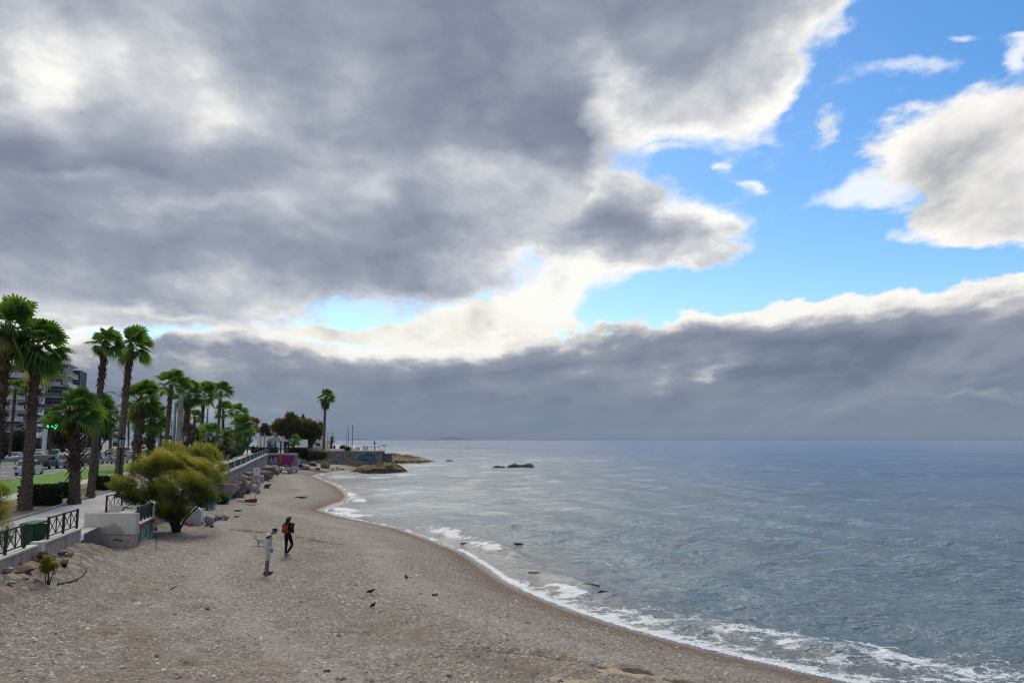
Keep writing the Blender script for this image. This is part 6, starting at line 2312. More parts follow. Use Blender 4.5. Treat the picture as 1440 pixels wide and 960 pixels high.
def build_traffic():
    G1, G2 = 'cars in the traffic', 'cars beyond the guard rail'
    car('hatch', 'white', 'white hatchback half hidden by the tall grey trunk, nearest car on the road', 41, 19.6)
    car('suv', 'dark', 'dark grey hatchback wagon right behind the nearest white car, seen past the tall trunk', 64, 23.2)
    car('suv', 'white', 'white tall estate car just left of the stout shaggy palm', 96, 21.6)
    car('van', 'white', 'white small van right of the slim trunk, beside the silver saloon', 139, 22.0)
    car('sedan', 'silver', 'silver saloon directly behind the lantern post', 168, 19.4)
    car('sedan', 'black', 'black saloon with red brake lights lit, ahead of the silver saloon', 158, 25.6, True)
    car('hatch', 'silver', 'silver hatchback squeezed between the white van and the braking black saloon', 148, 25.6)
    car('hatch', 'white', 'white car ahead of the small van, over its roof', 141, 29.0)
    car('sedan', 'silver', 'silver car farther up the outer lane left of the white van', 131, 29.0)
    car('van', 'white', 'white van far up the road beside the lantern head', 164, 29.2)
    car('hatch', 'white', 'small white car far up the road with red lights, between trunks', 150, 29.2, True)
    car('suv', 'silver', 'silver off-roader far up the road over the black saloon', 157, 27.6)
    car('hatch', 'silver', 'silver car in the distance right of the thick trunked palm', 222, 22.0)
    car('sedan', 'white', 'white car in the distance just above the yellow tamarisk', 226, 26.0)
    car('sedan', 'grey', 'grey car in the middle lane left of the white estate', 85, 26.4)
    # beyond the rail
    car('hatch', 'silver', 'pale silver car beyond the guard rail left of the tall grey trunk', 20, 38.5, flip=True, group=G2)
    car('sedan', 'white', 'white saloon beyond the guard rail just right of the tall grey trunk', 54, 36.5, flip=True, group=G2)
    car('hatch', 'white', 'white hatchback behind the white saloon beyond the guard rail', 60, 40.0, flip=True, group=G2)
    car('suv', 'silver', 'silver car at the back of the row beyond the guard rail', 53, 42.5, flip=True, group=G2)
    car('hatch', 'blue', 'blue car parked beyond the rail left of the red one', 74, 46.5, flip=True, group=G2)
    car('sedan', 'red', 'dark red saloon parked right of the blue car', 87, 46.5, flip=True, group=G2)
    car('hatch', 'white', 'white hatchback in front of the dark red saloon', 92, 41.0, flip=True, group=G2)
    car('sedan', 'white', 'white saloon farther along the rail beside the stout palm', 98, 38.0, flip=True, group=G2)
    car('suv', 'white', 'white off-roader beyond the rail between the two thick palm trunks', 118, 37.5, flip=True, group=G2)
    car('sedan', 'silver', 'silver saloon beyond the rail right of the white off-roader', 124, 41.0, flip=True, group=G2)
    car('sedan', 'dark', 'dark saloon between the stout palm and the slim grey trunk', 112, 22.5)
    car('hatch', 'white', 'white hatchback just left of the slim grey trunk, outer lane', 117, 26.2)
    car('suv', 'grey', 'grey off-roader seen between the stout palm and the slim trunk, far lane', 114, 29.5)
    car('hatch', 'red', 'small red car far up the road right of the lantern post', 176, 25.8)
    car('van', 'white', 'white delivery van far up the road right of the lantern post', 180, 29.4)
    car('sedan', 'silver', 'silver saloon far up the road left of the thick trunked palm', 183, 22.6)
    car('hatch', 'dark', 'dark hatchback far up the road right of the thick trunked palm', 203, 25.6)
    car('suv', 'white', 'white off-roader far up the road between two shaggy trunks', 204, 22.4)
    car('sedan', 'white', 'white saloon behind the grey car left of the stout palm', 90, 29.6)
    # guard rail
    root = thing('guard_rail', 'grey steel guard rail with posts between the two carriageways', 'guard rail', (*st(-30, 33.0), 2.4))
    rail = MB()
    o0 = Vector((*st(-30, 33.0), 2.4))
    for s in range(-30, 300, 6):
        a, b = Vector((*st(s, 33), float(inland_z(s, 33)) + .55)) - o0, Vector((*st(s + 6, 33), float(inland_z(s + 6, 33)) + .55)) - o0
        rail.bar(a, b, 0.09, 0.34)
    rail.build('rail', M_STEEL, root)
    for s in range(-12, 240, 6):
        q = MB()
        q.box(Vector((*st(s, 33.12), float(inland_z(s, 33)) + .25)) - o0, (.12, .12, .72))
        q.build('post', M_STEEL, root)


# ------------------------------------------------------------------ lamps, masts, signs
M_LAMPGLASS = flat('lantern_glass', (0.42, 0.42, 0.40), 0.25, 0.5)


def make_lamp():
    root = thing('street_lamp', 'lamp', 'street lamp')
    mb = MB()
    mb.lathe([(.16, 0), (.17, .12), (.13, .16), (.12, .5), (.075, .62), (.06, 1.2), (.052, 2.9), (.07, 2.95), (.07, 3.02), (.04, 3.06)], 12)
    mb.build('post', M_IRON, root)
    mb = MB()
    mb.lathe([(.10, 3.06), (.12, 3.10), (.21, 3.56), (.21, 3.58)], 6, smooth=False)
    lg = mb.build('lantern', M_LAMPGLASS, root)
    mb = MB()
    for k in range(6):
        a = math.pi / 3 * k
        mb.bar((.125 * math.cos(a), .125 * math.sin(a), 3.08), (.22 * math.cos(a), .22 * math.sin(a), 3.58), .022)
    mb.build('cage', M_IRON, lg)
    mb = MB()
    mb.lathe([(.25, 3.57), (.25, 3.62), (.20, 3.70), (.12, 3.82), (.05, 3.88), (.05, 3.93), (.02, 4.02)], 12)
    mb.build('cap', M_IRON, root)
    return root


def build_street():
    proto = None
    for i, (px, d, k, lab) in enumerate((
        (166, 50.5, 1.0, 'black lantern post in front of the silver saloon, nearest of the lanterns'), (258, 79, 1.0, 'black lantern post beside the bare concrete mast'),
        (307, 103, .88, 'slim lantern post beside the standing walker'), (336, 105, .9, 'slim lantern post standing at the far promenade railing'),
        (294, 92, .98, 'lantern post among the low palms above the second tamarisk'), (366, 150, 1.0, 'lantern post left of the white kiosk'),
        (371, 158, 1.0, 'lantern post right behind the one by the white kiosk'))):
        p = inland(px, d)
        if px > 360: p.z = 3.55
        if px == 336: p = Vector((*st(to_st(p.x, p.y)[0], -0.45), p.z))
        if proto is None:
            proto = make_lamp()
            proto.location = p
            proto['label'] = lab
            proto['group'] = 'black lantern posts'
        else:
            dup(proto, p, 0, lab, k, 'black lantern posts')
    # bare concrete mast
    p = inland(249.5, 84)
    topz = at_y(251, 553, p.y).z
    root = thing('concrete_mast', 'bare tapering concrete mast between the palms with a wider foot', 'mast', p)
    mb = MB()
    mb.box((0, 0, (topz - p.z) / 2), (.50, .50, topz - p.z), taper=.78)
    mb.build('shaft', M_CONC, root, bevel=.03)
    mb = MB()
    mb.box((0.05, 0, .6), (1.3, 1.3, 1.5), taper=.55)
    mb.build('foot', M_CONC, root, bevel=.05)
    # tram masts and lamp masts
    def mast(label, px, d, ytop, r, arms=(), head=False, t_=None):
        p = inland(px, d)
        H = at_y(px, ytop, p.y).z - p.z
        root = thing('steel_mast', label, 'mast', p, 0, 'steel masts along the road')
        mb = MB()
        mb.tube([(0, 0, 0), (0, 0, H)], [r, r * .8], 10)
        mb.build('shaft', M_STEEL, root)
        for z, dx, up in arms:
            mb = MB()
            mb.tube([(0, 0, H + z), (dx, 0, H + z + up)], .05, 6)
            if head: mb.box((dx * 1.06, 0, H + z + up), (.9, .3, .14))
            mb.build('arm', M_STEEL, root)
        return p, H
    m1 = mast('steel mast right in front of the concrete mast, a little shorter', 243, 118, 565, .22)
    m2 = mast('steel mast with long bracket arms between the slim palm pair', 169, 125, 555, .12, [(-.5, -2.0, .9), (-2.0, -1.7, .3)], True)
    m3 = mast('steel mast left of the slender flat topped palm', 289, 140, 574, .20)
    m4 = mast('thin steel mast by the traffic lights', 222, 130, 597, .09)
    m5 = mast('thin steel mast left of the bare concrete mast', 239, 150, 592, .10)
    m6 = mast('lamp mast with a single arm over the far carriageway near the billboard', 156, 170, 592, .10, [(-.3, -1.6, .5)], True)
    m7 = mast('lamp mast rising behind the low bushy palm', 120, 160, 596, .10, [(-.3, -1.6, .5)], True)
    # overhead wires
    for k, (a, b, za, zb, sag) in enumerate(((m2, m1, -1.0, -1.2, .5), (m1, m3, -1.2, -1.4, .6), (m2, m1, -2.2, -2.6, .4), (m1, m3, -2.6, -2.8, .5))):
        A = Vector((a[0].x, a[0].y, a[0].z + a[1] + za))
        B = Vector((b[0].x, b[0].y, b[0].z + b[1] + zb))
        mb = MB()
        pts = [A.lerp(B, i / 12) - Vector((0, 0, sag * 4 * (i / 12) * (1 - i / 12))) for i in range(13)]
        mb.tube([q - A for q in pts], .028, 5)
        o = mb.build('overhead_wire', M_IRON, None, A)
        tag(o, ('upper tram wire from the bracket mast to the short steel mast', 'upper tram wire right of the bare concrete mast', 'lower tram wire from the bracket mast to the short steel mast', 'lower tram wire right of the bare concrete mast')[k], 'wire', 'tram wires')
    # traffic light
    for px, d, lab in ((238, 138, 'traffic light with lit green lamp left of the concrete mast'), (222, 132, 'dark traffic light on a thin pole above the distant traffic')):
        p = inland(px, d)
        root = thing('traffic_light', lab, 'traffic light', p, 0, 'traffic lights')
        h = at_y(px, 600 if px == 222 else 613, p.y).z - p.z
        mb = MB(); mb.tube([(0, 0, 0), (0, 0, h - .9)], .06, 8); mb.build('pole', M_IRON, root)
        mb = MB(); mb.box((0, 0, h - .45), (.42, .3, 1.0)); mb.build('signal_head', M_BLACK, root, bevel=.03)
        for i, c in enumerate((M_TAIL, flat('amber_lens', (.2, .12, .01)), M_GREENLIT if px == 238 else flat('dark_green_lens', (.01, .06, .03)))):
            mb = MB(); mb.lathe([(.11, 0), (.11, .03)], 10, (0, -.155, h - .15 - .3 * i), M=Matrix.Rotation(R(90), 4, 'X')); mb.build('lens', c, root)
    # pharmacy cross, lit
    p = inland(73, 150)
    root = thing('pharmacy_sign', 'lit green cross sign hanging over the pavement below the apartment block', 'sign', (p.x, p.y, at_y(73, 599, p.y).z))
    mb = MB()
    mb.box((-.75, 0, 0), (.62, .2, .62)); mb.box((.0, .0, 0), (.9, .18, .5))
    mb2 = MB()
    a, b = .52, .18
    mb2.extrude([(-b, -a), (b, -a), (b, -b), (a, -b), (a, b), (b, b), (b, a), (-b, a), (-b, b), (-a, b), (-a, -b), (-b, -b)], -.16, -.08)
    cr = mb2.build('green_cross', M_GREENLIT, root, (.35, 0, 0))
    mb3 = MB()
    mb3.extrude([(-b, -a), (b, -a), (b, -b), (a, -b), (a, b), (b, b), (b, a), (-b, a), (-b, b), (-a, b), (-a, -b), (-b, -b)], -.16, -.08)
    mb3.build('green_cross', M_GREENLIT, root, (-.75, 0, 0))
    mb4 = MB(); mb4.box((-.2, .05, 0), (2.4, .12, 1.25)); mb4.build('back_board', flat('sign_green', (.02, .10, .045)), root)
    mb5 = MB(); mb5.tube([(-1.4, .05, 0), (-1.4, .05, -(at_y(73, 599, p.y).z - p.z))], .07, 8); mb5.build('post', M_STEEL, root)
    # white pylon at the petrol station
    p = inland(61, 146)
    h = at_y(61, 603, p.y).z - p.z
    root = thing('white_pylon', 'plain white pylon standing left of the green cross sign', 'pylon', p)
    mb = MB(); mb.box((0, 0, h / 2), (.75, .4, h), taper=.95); mb.build('pylon_body', M_WHITE, root, bevel=.03)
    # billboard
    p = inland(112, 160)
    zc = at_y(114, 614, p.y).z
    root = thing('billboard', 'small white billboard on a post under the street trees', 'billboard', p)
    mb = MB(); mb.box((.1, 0, zc - p.z), (1.0, .16, 1.6)); mb.build('panel', M_WHITE, root, bevel=.02)
    mb = MB(); mb.tube([(.1, .05, 0), (.1, .05, zc - p.z - .8)], .06, 8); mb.build('post', M_STEEL, root)
    # road warning signs by the thick palm
    p = inland(200.5, 108)
    root = thing('road_sign', 'white road sign with a red disc above a yellow plate beside the thick trunked palm', 'road sign', p)
    zz = at_y(200, 629, p.y).z - p.z
    mb = MB(); mb.tube([(0, .05, 0), (0, .05, zz + .4)], .04, 8); mb.build('post', M_STEEL, root)
    mb = MB(); mb.box((0, 0, zz), (.62, .03, .85)); pl = mb.build('plate', M_WHITE, root)
    mb = MB(); mb.lathe([(.2, 0), (.2, .02)], 14, (0, -.03, zz), M=Matrix.Rotation(R(90), 4, 'X')); mb.build('red_disc', flat('sign_red', (.45, .02, .02)), pl)
    mb = MB(); mb.box((0, 0, zz - .75), (.66, .03, .5)); mb.build('yellow_plate', flat('sign_yellow', (.55, .36, .03)), root)
    # yellow shop sign under trees
    p = inland(55, 165)
    root = thing('shop_sign', 'small yellow shop sign in the shade behind the tall trunk', 'sign', p)
    z5 = at_y(55, 613, p.y).z - p.z
    mb = MB(); mb.box((0, 0, z5), (.7, .12, .34)); mb.build('panel', flat('shop_yellow', (.55, .50, .08)), root)
    mb = MB(); mb.tube([(0, .08, 0), (0, .08, z5)], .05, 6); mb.build('post', M_STEEL, root)
    # green recycling bin across the road
    p = row(75, 34.5)
    root = thing('recycling_bin', 'bright green bin across the road below the blue car', 'bin', p)
    mb = MB(); mb.box((0, 0, .7), (.9, .9, 1.4), taper=1.06); mb.build('bin_body', flat('bin_bright_green', (.02, .23, .03)), root, bevel=.05)
    mb = MB(); mb.box((0, 0, 1.47), (1.0, 1.0, .12)); mb.build('lid', flat('bin_bright_green_lid', (.02, .18, .03)), root, bevel=.03)


M_GREENLIT = emit('green_led', (0.06, 1.0, 0.42), 1.5)


# ------------------------------------------------------------------ buildings
def apartment(label, px0, px1, d, ytop, floors, wall, rz=None, balcony=True, seed=1, depth=14.0, teal=None):
    """block of flats seen end-on: floor slabs, balconies with parapets, windows in every storey"""
    z0 = 2.5
    a, b = at_z(px0, 618 + (CAM_H - z0) * FPX / d, z0), at_z(px1, 618 + (CAM_H - z0) * FPX / d, z0)
    W = (b - a).length
    H = at_y(px1, ytop, d).z - z0
    fh = H / floors
    rz = math.atan2(b.y - a.y, b.x - a.x) if rz is None else rz
    root = thing('apartment_building', label, 'building', (a + b) / 2 + Vector((0, depth / 2, 0)), rz)
    core = MB()
    core.box((0, 0, H / 2), (W - 2.6 if balcony else W, depth - (2.6 if balcony else 0), H))
    core.build('wall', wall, root)
    r = random.Random(seed)
    fy = -(depth / 2 - (1.3 if balcony else 0))
    fx = (W / 2 - (1.3 if balcony else 0))
    for f in range(floors):
        zf = f * fh
        if balcony and f > 0:
            m = MB()
            m.box((0, 0, zf), (W, depth, .26))
            sl = m.build('balcony_slab', M_SLAB, root)
            m = MB()
            ph = .95
            m.box((-W * .12, -depth / 2 + .06, zf + .13 + ph / 2), (W * .74, .10, ph))
            m.box((W / 2 - .06, 0.0, zf + .13 + ph / 2), (.10, depth - .4, ph))
            m.build('parapet', r.choice([M_PARAPET, M_PARAPET, M_TANPAR]), sl)
            if r.random() < .55:
                m = MB()
                x = r.uniform(-W * .3, W * .25)
                m.raw([(x - 2, -depth / 2 + .15, zf + fh * .62), (x + 2, -depth / 2 + .15, zf + fh * .62), (x + 2, fy - .02, zf + fh * .93), (x - 2, fy - .02, zf + fh * .93),
                       (x - 2, -depth / 2 + .15, zf + fh * .60), (x + 2, -depth / 2 + .15, zf + fh * .60), (x + 2, fy - .02, zf + fh * .91), (x - 2, fy - .02, zf + fh * .91)],
                      [(0, 1, 2, 3), (4, 7, 6, 5), (0, 4, 5, 1), (1, 5, 6, 2), (2, 6, 7, 3), (3, 7, 4, 0)])
                m.build('awning', M_AWN, sl)
        n = max(2, int(W / 3.4))
        for i in range(n):
            x = -fx + (i + .5) * 2 * fx / n
            m = MB()
            hh = fh * .62
            m.box((x, fy - .012, zf + .25 + hh / 2), (1.7, .10, hh))
            w = m.build('window', r.choice([M_FRAME, M_FRAME, M_SHUT]), root)
            m = MB()
            m.box((x, fy - .07, zf + .25 + hh / 2), (1.45, .03, hh - .25))
            m.build('pane', M_GLASS, w)
        n = max(2, int(depth / 3.6))
        for i in range(n):
            y = -(depth / 2 - 1.3) + (i + .5) * (depth - 2.6) / n
            m = MB()
            m.box((fx + .012, y, zf + .25 + fh * .31), (.10, 1.6, fh * .6))
            w = m.build('window', M_FRAME, root)
            m = MB()
            m.box((fx + .07, y, zf + .25 + fh * .31), (.03, 1.35, fh * .6 - .25))
            m.build('pane', M_GLASS, w)
    m = MB()
    m.box((0, 0, H + .14), (W, depth, .28))
    rf = m.build('roof', M_SLAB, root)
    m = MB()
    m.box((W * .1, 1, H + 1.2), (W * .4, 4, 1.9))
    m.build('stair_head', wall, rf)
    for i in range(3):
        m = MB()
        x = r.uniform(-W * .4, W * .4)
        m.tube([(x, 0, H + .28), (x, 0, H + 2.6 + r.random())], .05, 5)
        m.bar((x - .5, 0, H + 2.4), (x + .5, 0, H + 2.4), .04)
        m.build('aerial', M_STEEL, rf)
    return root


M_SLAB = mat_simple('white_slab', (0.62, 0.60, 0.56), (0.72, 0.70, 0.66), 0.6, 0.8, 0, obj=True)
M_PARAPET = mat_simple('pale_parapet', (0.62, 0.55, 0.43), (0.70, 0.63, 0.51), 0.6, 0.8, 0, obj=True)
M_TANPAR = mat_simple('tan_parapet', (0.30, 0.215, 0.14), (0.38, 0.285, 0.19), 0.6, 0.8, 0, obj=True)
M_BUILD = mat_simple('building_render', (0.58, 0.48, 0.35), (0.67, 0.57, 0.43), 0.4, 0.85, 0, obj=True)
M_BUILDW = mat_simple('white_render', (0.60, 0.57, 0.52), (0.68, 0.65, 0.60), 0.4, 0.85, 0, obj=True)
M_FRAME = mat_simple('window_frame', (0.30, 0.29, 0.27), (0.36, 0.35, 0.33), 2, 0.7, 0, obj=True)
M_SHUT = mat_simple('brown_shutter', (0.09, 0.06, 0.04), (0.13, 0.09, 0.06), 2, 0.7, 0, obj=True)
M_AWN = mat_simple('awning_cloth', (0.16, 0.13, 0.10), (0.22, 0.18, 0.14), 2, 0.9, 0, obj=True)


def build_buildings():
    apartment('pale apartment block with stacked balconies behind the tall palm', 34, 70, 205, 509, 8, M_BUILD, seed=3, depth=16, rz=R(20))
    apartment('white apartment block with white balconies at the left edge', -34, 20, 190, 512, 8, M_BUILDW, seed=5, depth=15, rz=R(24))
    # scaffolded block under teal netting
    d, z0 = 235, 2.5
    c = at_z(92, 618 + (CAM_H - z0) * FPX / d, z0)
    H = at_y(92, 519, d).z - z0
    root = thing('scaffolded_building', 'block wrapped in dark teal scaffold netting beside the pale apartment block', 'building', c, R(20))
    m = MB(); m.box((0, 6, H / 2 - .5), (5.0, 11, H - 1)); m.build('wall', M_BUILD, root)
    net = mat_simple('teal_netting', (0.012, 0.055, 0.060), (0.025, 0.10, 0.105), 0.5, 0.8, 0.4, 0.2, obj=True,
                     extra=lambda t, P, cc: t.mix(t.noise(t.vm('MULTIPLY', P, (1, 1, .12)), 0.9, 4, .6).smooth(.45, .65) * .6, cc, (0.010, 0.035, 0.04)))
    m = MB()
    for x0 in (-2.7, 0.02):
        for k in range(7):
            m.box((x0 + 1.34, -.2, (k + .5) * H / 7), (2.6, .06, H / 7 - .06))
    for j in range(5):
        for k in range(7):
            m.box((2.72, .9 + j * 2.3, (k + .5) * H / 7), (.06, 2.2, H / 7 - .06))
    m.build('netting', net, root)
    m = MB()
    for x, y in ((-2.75, -.25), (0, -.25), (2.75, -.25), (2.75, 5), (2.75, 11)):
        m.tube([(x, y, 0), (x, y, H + .8)], .06, 6)
    for k in range(8):
        m.bar((-2.75, -.27, k * H / 7), (2.75, -.27, k * H / 7), .07)
        m.bar((2.78, -.27, k * H / 7), (2.78, 11, k * H / 7), .07)
    m.build('scaffold', M_STEEL, root)
    m = MB(); m.box((-1.5, 7, H + .6), (3.0, 4, 2.2)); m.build('stair_head', M_BUILD, root)
    # distant low blocks along the road
    for px0, px1, dd, yt, fl, lab, sd in ((100, 118, 330, 588, 4, 'distant white building seen between the palms above the traffic', 7), (196, 214, 420, 594, 3, 'distant pale building behind the dark trunked low palm', 8),
                                         (213, 240, 360, 612, 2, 'low grey building far along the road behind the traffic', 9), (150, 166, 380, 600, 3, 'distant white block behind the slim palm pair', 10)):
        apartment(lab, px0, px1, dd, yt, fl, M_BUILDW, seed=sd, depth=10, rz=R(16))
    # hedge mass along the far side
    for i, (px, t_, lab) in enumerate(((0, 46, 'dark hedge across the road at the left edge'), (18, 46, 'dark hedge across the road left of the tall trunk'), (40, 47, 'dark hedge across the road behind the tall trunk'))):
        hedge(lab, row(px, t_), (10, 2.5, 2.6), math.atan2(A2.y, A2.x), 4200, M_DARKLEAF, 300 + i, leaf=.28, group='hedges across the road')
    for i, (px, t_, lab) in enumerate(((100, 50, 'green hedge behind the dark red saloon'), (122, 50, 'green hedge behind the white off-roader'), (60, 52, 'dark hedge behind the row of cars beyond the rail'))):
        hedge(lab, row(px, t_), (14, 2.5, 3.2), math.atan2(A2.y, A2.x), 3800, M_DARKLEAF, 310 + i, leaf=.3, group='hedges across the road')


def build_plaza():
    def P(px, d, z=3.55): return at_z(px, 618 + (CAM_H - z) * FPX / d, z)
    # gazebo
    roofm = mat_simple('gazebo_roof_tiles', (0.10, 0.10, 0.105), (0.155, 0.155, 0.16), 3, 0.8, 0.3, obj=True)
    c = P(396.5, 141)
    c = Vector((c.x, 141, 3.55))
    root = thing('gazebo', 'wooden gazebo with grey pyramid roof at the corner of the promenade', 'gazebo', c)
    wr = 15.5 / FPX * 141
    ph = 2.05
    m = MB()
    m.lathe([(wr * 1.1, ph), (wr * 1.1, ph + .12), (wr * .42, ph + .80), (.06, ph + 1.12)], 6, smooth=False)
    rf = m.build('roof', roofm, root)
    m = MB()
    for k in range(6):
        a = math.pi / 3 * k
        m.bar((wr * 1.1 * math.cos(a), wr * 1.1 * math.sin(a), ph + .15), (.06 * math.cos(a), .06 * math.sin(a), ph + 1.15), .08)
    m.build('ridge', M_IRON, rf)
    for k in range(6):
        a = math.pi / 3 * k
        m = MB(); m.box((wr * .92 * math.cos(a), wr * .92 * math.sin(a), ph / 2), (.2, .2, ph)); m.build('post', M_IRON, root)
        a2 = math.pi / 3 * (k + 1)
        if k in (3, 4, 5, 0):
            A, B = Vector((wr * .92 * math.cos(a), wr * .92 * math.sin(a), 0)), Vector((wr * .92 * math.cos(a2), wr * .92 * math.sin(a2), 0))
            m = MB()
            U = Vector((0, 0, 1))
            m.bar(A + U * .95, B + U * .95, .07); m.bar(A + U * .15, B + U * .15, .07)
            m.bar(A + U * .15, B + U * .95, .05); m.bar(A + U * .95, B + U * .15, .05)
            m.bar(A.lerp(B, .5) + U * .15, A.lerp(B, .5) + U * .95, .05)
            m.build('balustrade', M_GREENIRON, root)
    # dark hedges round it
    hedge('dark clipped hedge left of the gazebo along the promenade corner', P(372, 146), (4.4, 1.2, .95), 0, 3000, M_DARKLEAF, 320, leaf=.14)
    hedge('dark clipped hedge right of the gazebo above the rocks', P(416, 146), (3.8, 1.2, .9), 0, 3000, M_DARKLEAF, 321, leaf=.14)
    # white kiosk
    c = P(376, 172)
    root = thing('kiosk', 'white kiosk with a blue poster beside the gazebo', 'kiosk', c)
    w = 31 / FPX * 172
    h = at_y(376, 614, 172).z - 3.55
    m = MB(); m.box((0, 2, h / 2), (w, 4, h)); m.build('wall', M_BUILDW, root, bevel=.03)
    m = MB(); m.box((0, 2, h + .08), (w + .4, 4.4, .16)); m.build('roof', M_SLAB, root)
    m = MB(); m.box((.85, -.03, h * .52), (1.4, .05, h * .62)); fr = m.build('poster', flat('poster_blue', (.05, .20, .33)), root)
    m = MB(); m.box((.95, -.06, h * .62), (1.0, .02, h * .22)); m.build('poster_panel', flat('poster_pale', (.40, .48, .52)), fr)
    m = MB(); m.box((-1.1, -.03, h * .42), (.85, .05, h * .8)); m.build('door', M_PARAPET, root)
    # pale low building behind the trees
    c = P(420, 205)
    root = thing('low_building', 'long low whitewashed building behind the plaza trees', 'building', c)
    m = MB(); m.box((0, 2, 1.05), (15.5, 4, 2.1)); m.build('wall', M_BUILDW, root, bevel=.03)
    m = MB(); m.box((0, 2, 2.2), (15.8, 4.3, .14)); m.build('roof', M_SLAB, root)
    for i in range(4):
        m = MB(); m.box((-5.2 + i * 3.4, -.02, 1.2), (1.3, .05, .9)); w_ = m.build('window', M_FRAME, root)
        m = MB(); m.box((-5.2 + i * 3.4, -.05, 1.2), (1.1, .02, .7)); m.build('pane', M_GLASS, w_)
    c = P(421, 176)
    root = thing('white_screen_wall', 'plain white screen wall right of the gazebo below the trees', 'wall', c)
    m = MB(); m.box((0, 0, 1.25), (3.6, .3, 2.5)); m.build('wall_body', M_WHITE, root, bevel=.03)
    # low parapets of the plaza
    for x0, x1, d, h, lab in ((400, 470, 192, .7, 'low white parapet across the plaza behind the lone palm'), (456, 500, 176, .45, 'low pale kerb wall along the plaza edge at the flagpoles')):
        A, B = P(x0, d), P(x1, d)
        wall_run('low_parapet', lab, [A, B], h, .3, M_WHITE)
    # flagpoles
    fp = None
    for px, d, yt, lab in ((487.2, 190, 599, 'left flagpole of the thin pair at the plaza end'), (489.6, 192, 600, 'right flagpole of the thin pair at the plaza end'), (495, 186, 599.5, 'stouter lamp pole with a small head right of the flagpoles')):
        p = P(px, d)
        H = at_y(px, yt, d).z - 3.55
        root = thing('flagpole', lab, 'pole', p, 0, 'poles on the plaza')
        m = MB(); m.tube([(0, 0, 0), (0, 0, H)], [.07, .05] if px < 494 else [.11, .09], 8); m.build('shaft', M_STEEL, root)
        m = MB()
        if px > 494: m.box((0, 0, H + .1), (.36, .36, .24))
        else: m.ball((0, 0, H + .05), .09)
        m.build('pole_head', M_STEEL, root)
    # white pillar with dark top
    p = P(526.5, 190)
    root = thing('white_pillar', 'slim white pillar with a dark bell shaped top near the plaza end', 'pillar', p)
    m = MB(); m.lathe([(.28, 0), (.24, 1.3), (.2, 1.35)], 12); m.build('pillar_body', M_WHITE, root)
    m = MB(); m.lathe([(.24, 1.36), (.22, 1.7), (.1, 1.9), (.06, 2.25)], 12); m.build('pillar_top', M_IRON, root)
    # shelter frame, flat table on a leg
    p = P(540, 175)
    root = thing('flat_canopy', 'small flat canopy on a single leg at the seaward end of the plaza', 'canopy', p)
    m = MB(); m.tube([(0, 0, 0), (0, 0, 1.25)], .07, 8); m.build('leg', M_IRON, root)
    m = MB(); m.box((0, 0, 1.3), (1.4, .9, .1)); m.build('canopy_top', M_STEEL, root)
    p = P(464, 188)
    root = thing('sunshade', 'flat roofed sunshade behind the young palm', 'sunshade', p)
    hh = at_y(464, 609, 188).z - 3.55
    for sx in (-.6, .6):
        m = MB(); m.tube([(sx, 0, 0), (sx, 0, hh)], .06, 6); m.build('leg', M_STEEL, root)
    m = MB(); m.box((0, 0, hh + .06), (1.7, 1.4, .12)); m.build('canopy_top', M_PARAPET, root)
    # posts and rail along the seaward end
    pts = [P(500, 180), P(522, 180), P(534, 180)]
    railing('thin dark railing along the seaward end of the plaza', pts, M_IRON, .8, 1.6)
    for i, (px, w, h, mt, lab) in enumerate(((514, 1.2, .9, M_WHITE, 'white box on the plaza left of the slim pillar'), (503, .8, .6, M_PARAPET, 'low pale box near the small green bush'))):
        p = P(px, 186)
        root = thing('white_box', lab, 'box', p)
        m = MB(); m.box((0, 0, h / 2), (w, .8, h)); m.build('box_body', mt, root, bevel=.03)
        m = MB(); m.box((0, 0, h + .04), (w + .1, .9, .08)); m.build('lid', M_SLAB, root)
    # blue board beyond the walkers
    p = inland(351, 160); p.z = 3.5
    root = thing('blue_board', 'blue notice board on the promenade beyond the walkers', 'board', p)
    m = MB(); m.box((0, 0, .85), (1.05, .1, .75)); m.build('panel', flat('board_blue', (.04, .14, .30)), root, bevel=.02)
    for sx in (-.4, .4):
        m = MB(); m.box((sx, .09, .5), (.07, .07, 1.0)); m.build('leg', M_IRON, root)


build_traffic()
build_street()
build_buildings()
build_plaza()
# ------------------------------------------------------------------ people and animals
def skin_mesh(name, verts, edges, radii, sub=2, smooth=True, root=0):
    """continuous surface grown round a skeleton"""
    me = bpy.data.meshes.new(name + '_skeleton')
    me.from_pydata([Vector(v) for v in verts], edges, [])
    o = bpy.data.objects.new(name + '_skeleton', me)
    COL.objects.link(o)
    md = o.modifiers.new('skin', 'SKIN')
    md.use_smooth_shade = smooth
    if not me.skin_vertices:
        me.attributes.new('tmp', 'FLOAT', 'POINT')
    for i, r in enumerate(radii):
        sv = me.skin_vertices[0].data[i]
        sv.radius = r if hasattr(r, '__len__') else (r, r)
        sv.use_root = (i == root)
    sb = o.modifiers.new('sub', 'SUBSURF')
    sb.levels = sb.render_levels = sub
    dg = bpy.context.evaluated_depsgraph_get()
    dg.update()
    out = bpy.data.meshes.new_from_object(o.evaluated_get(dg))
    bpy.data.objects.remove(o)
    out.name = name
    return out


def chain_build(parts):
    """parts: lists of (pos, radius[, link]) chains; link joins the chain's first point to an earlier named point"""
    V, E, Rd, names = [], [], [], {}
    for start, chain in parts:
        prev = names.get(start) if start else None
        for item in chain:
            p, r = item[0], item[1]
            V.append(p); Rd.append(r)
            i = len(V) - 1
            if prev is not None: E.append((prev, i))
            if len(item) > 2: names[item[2]] = i
            prev = i
    return V, E, Rd


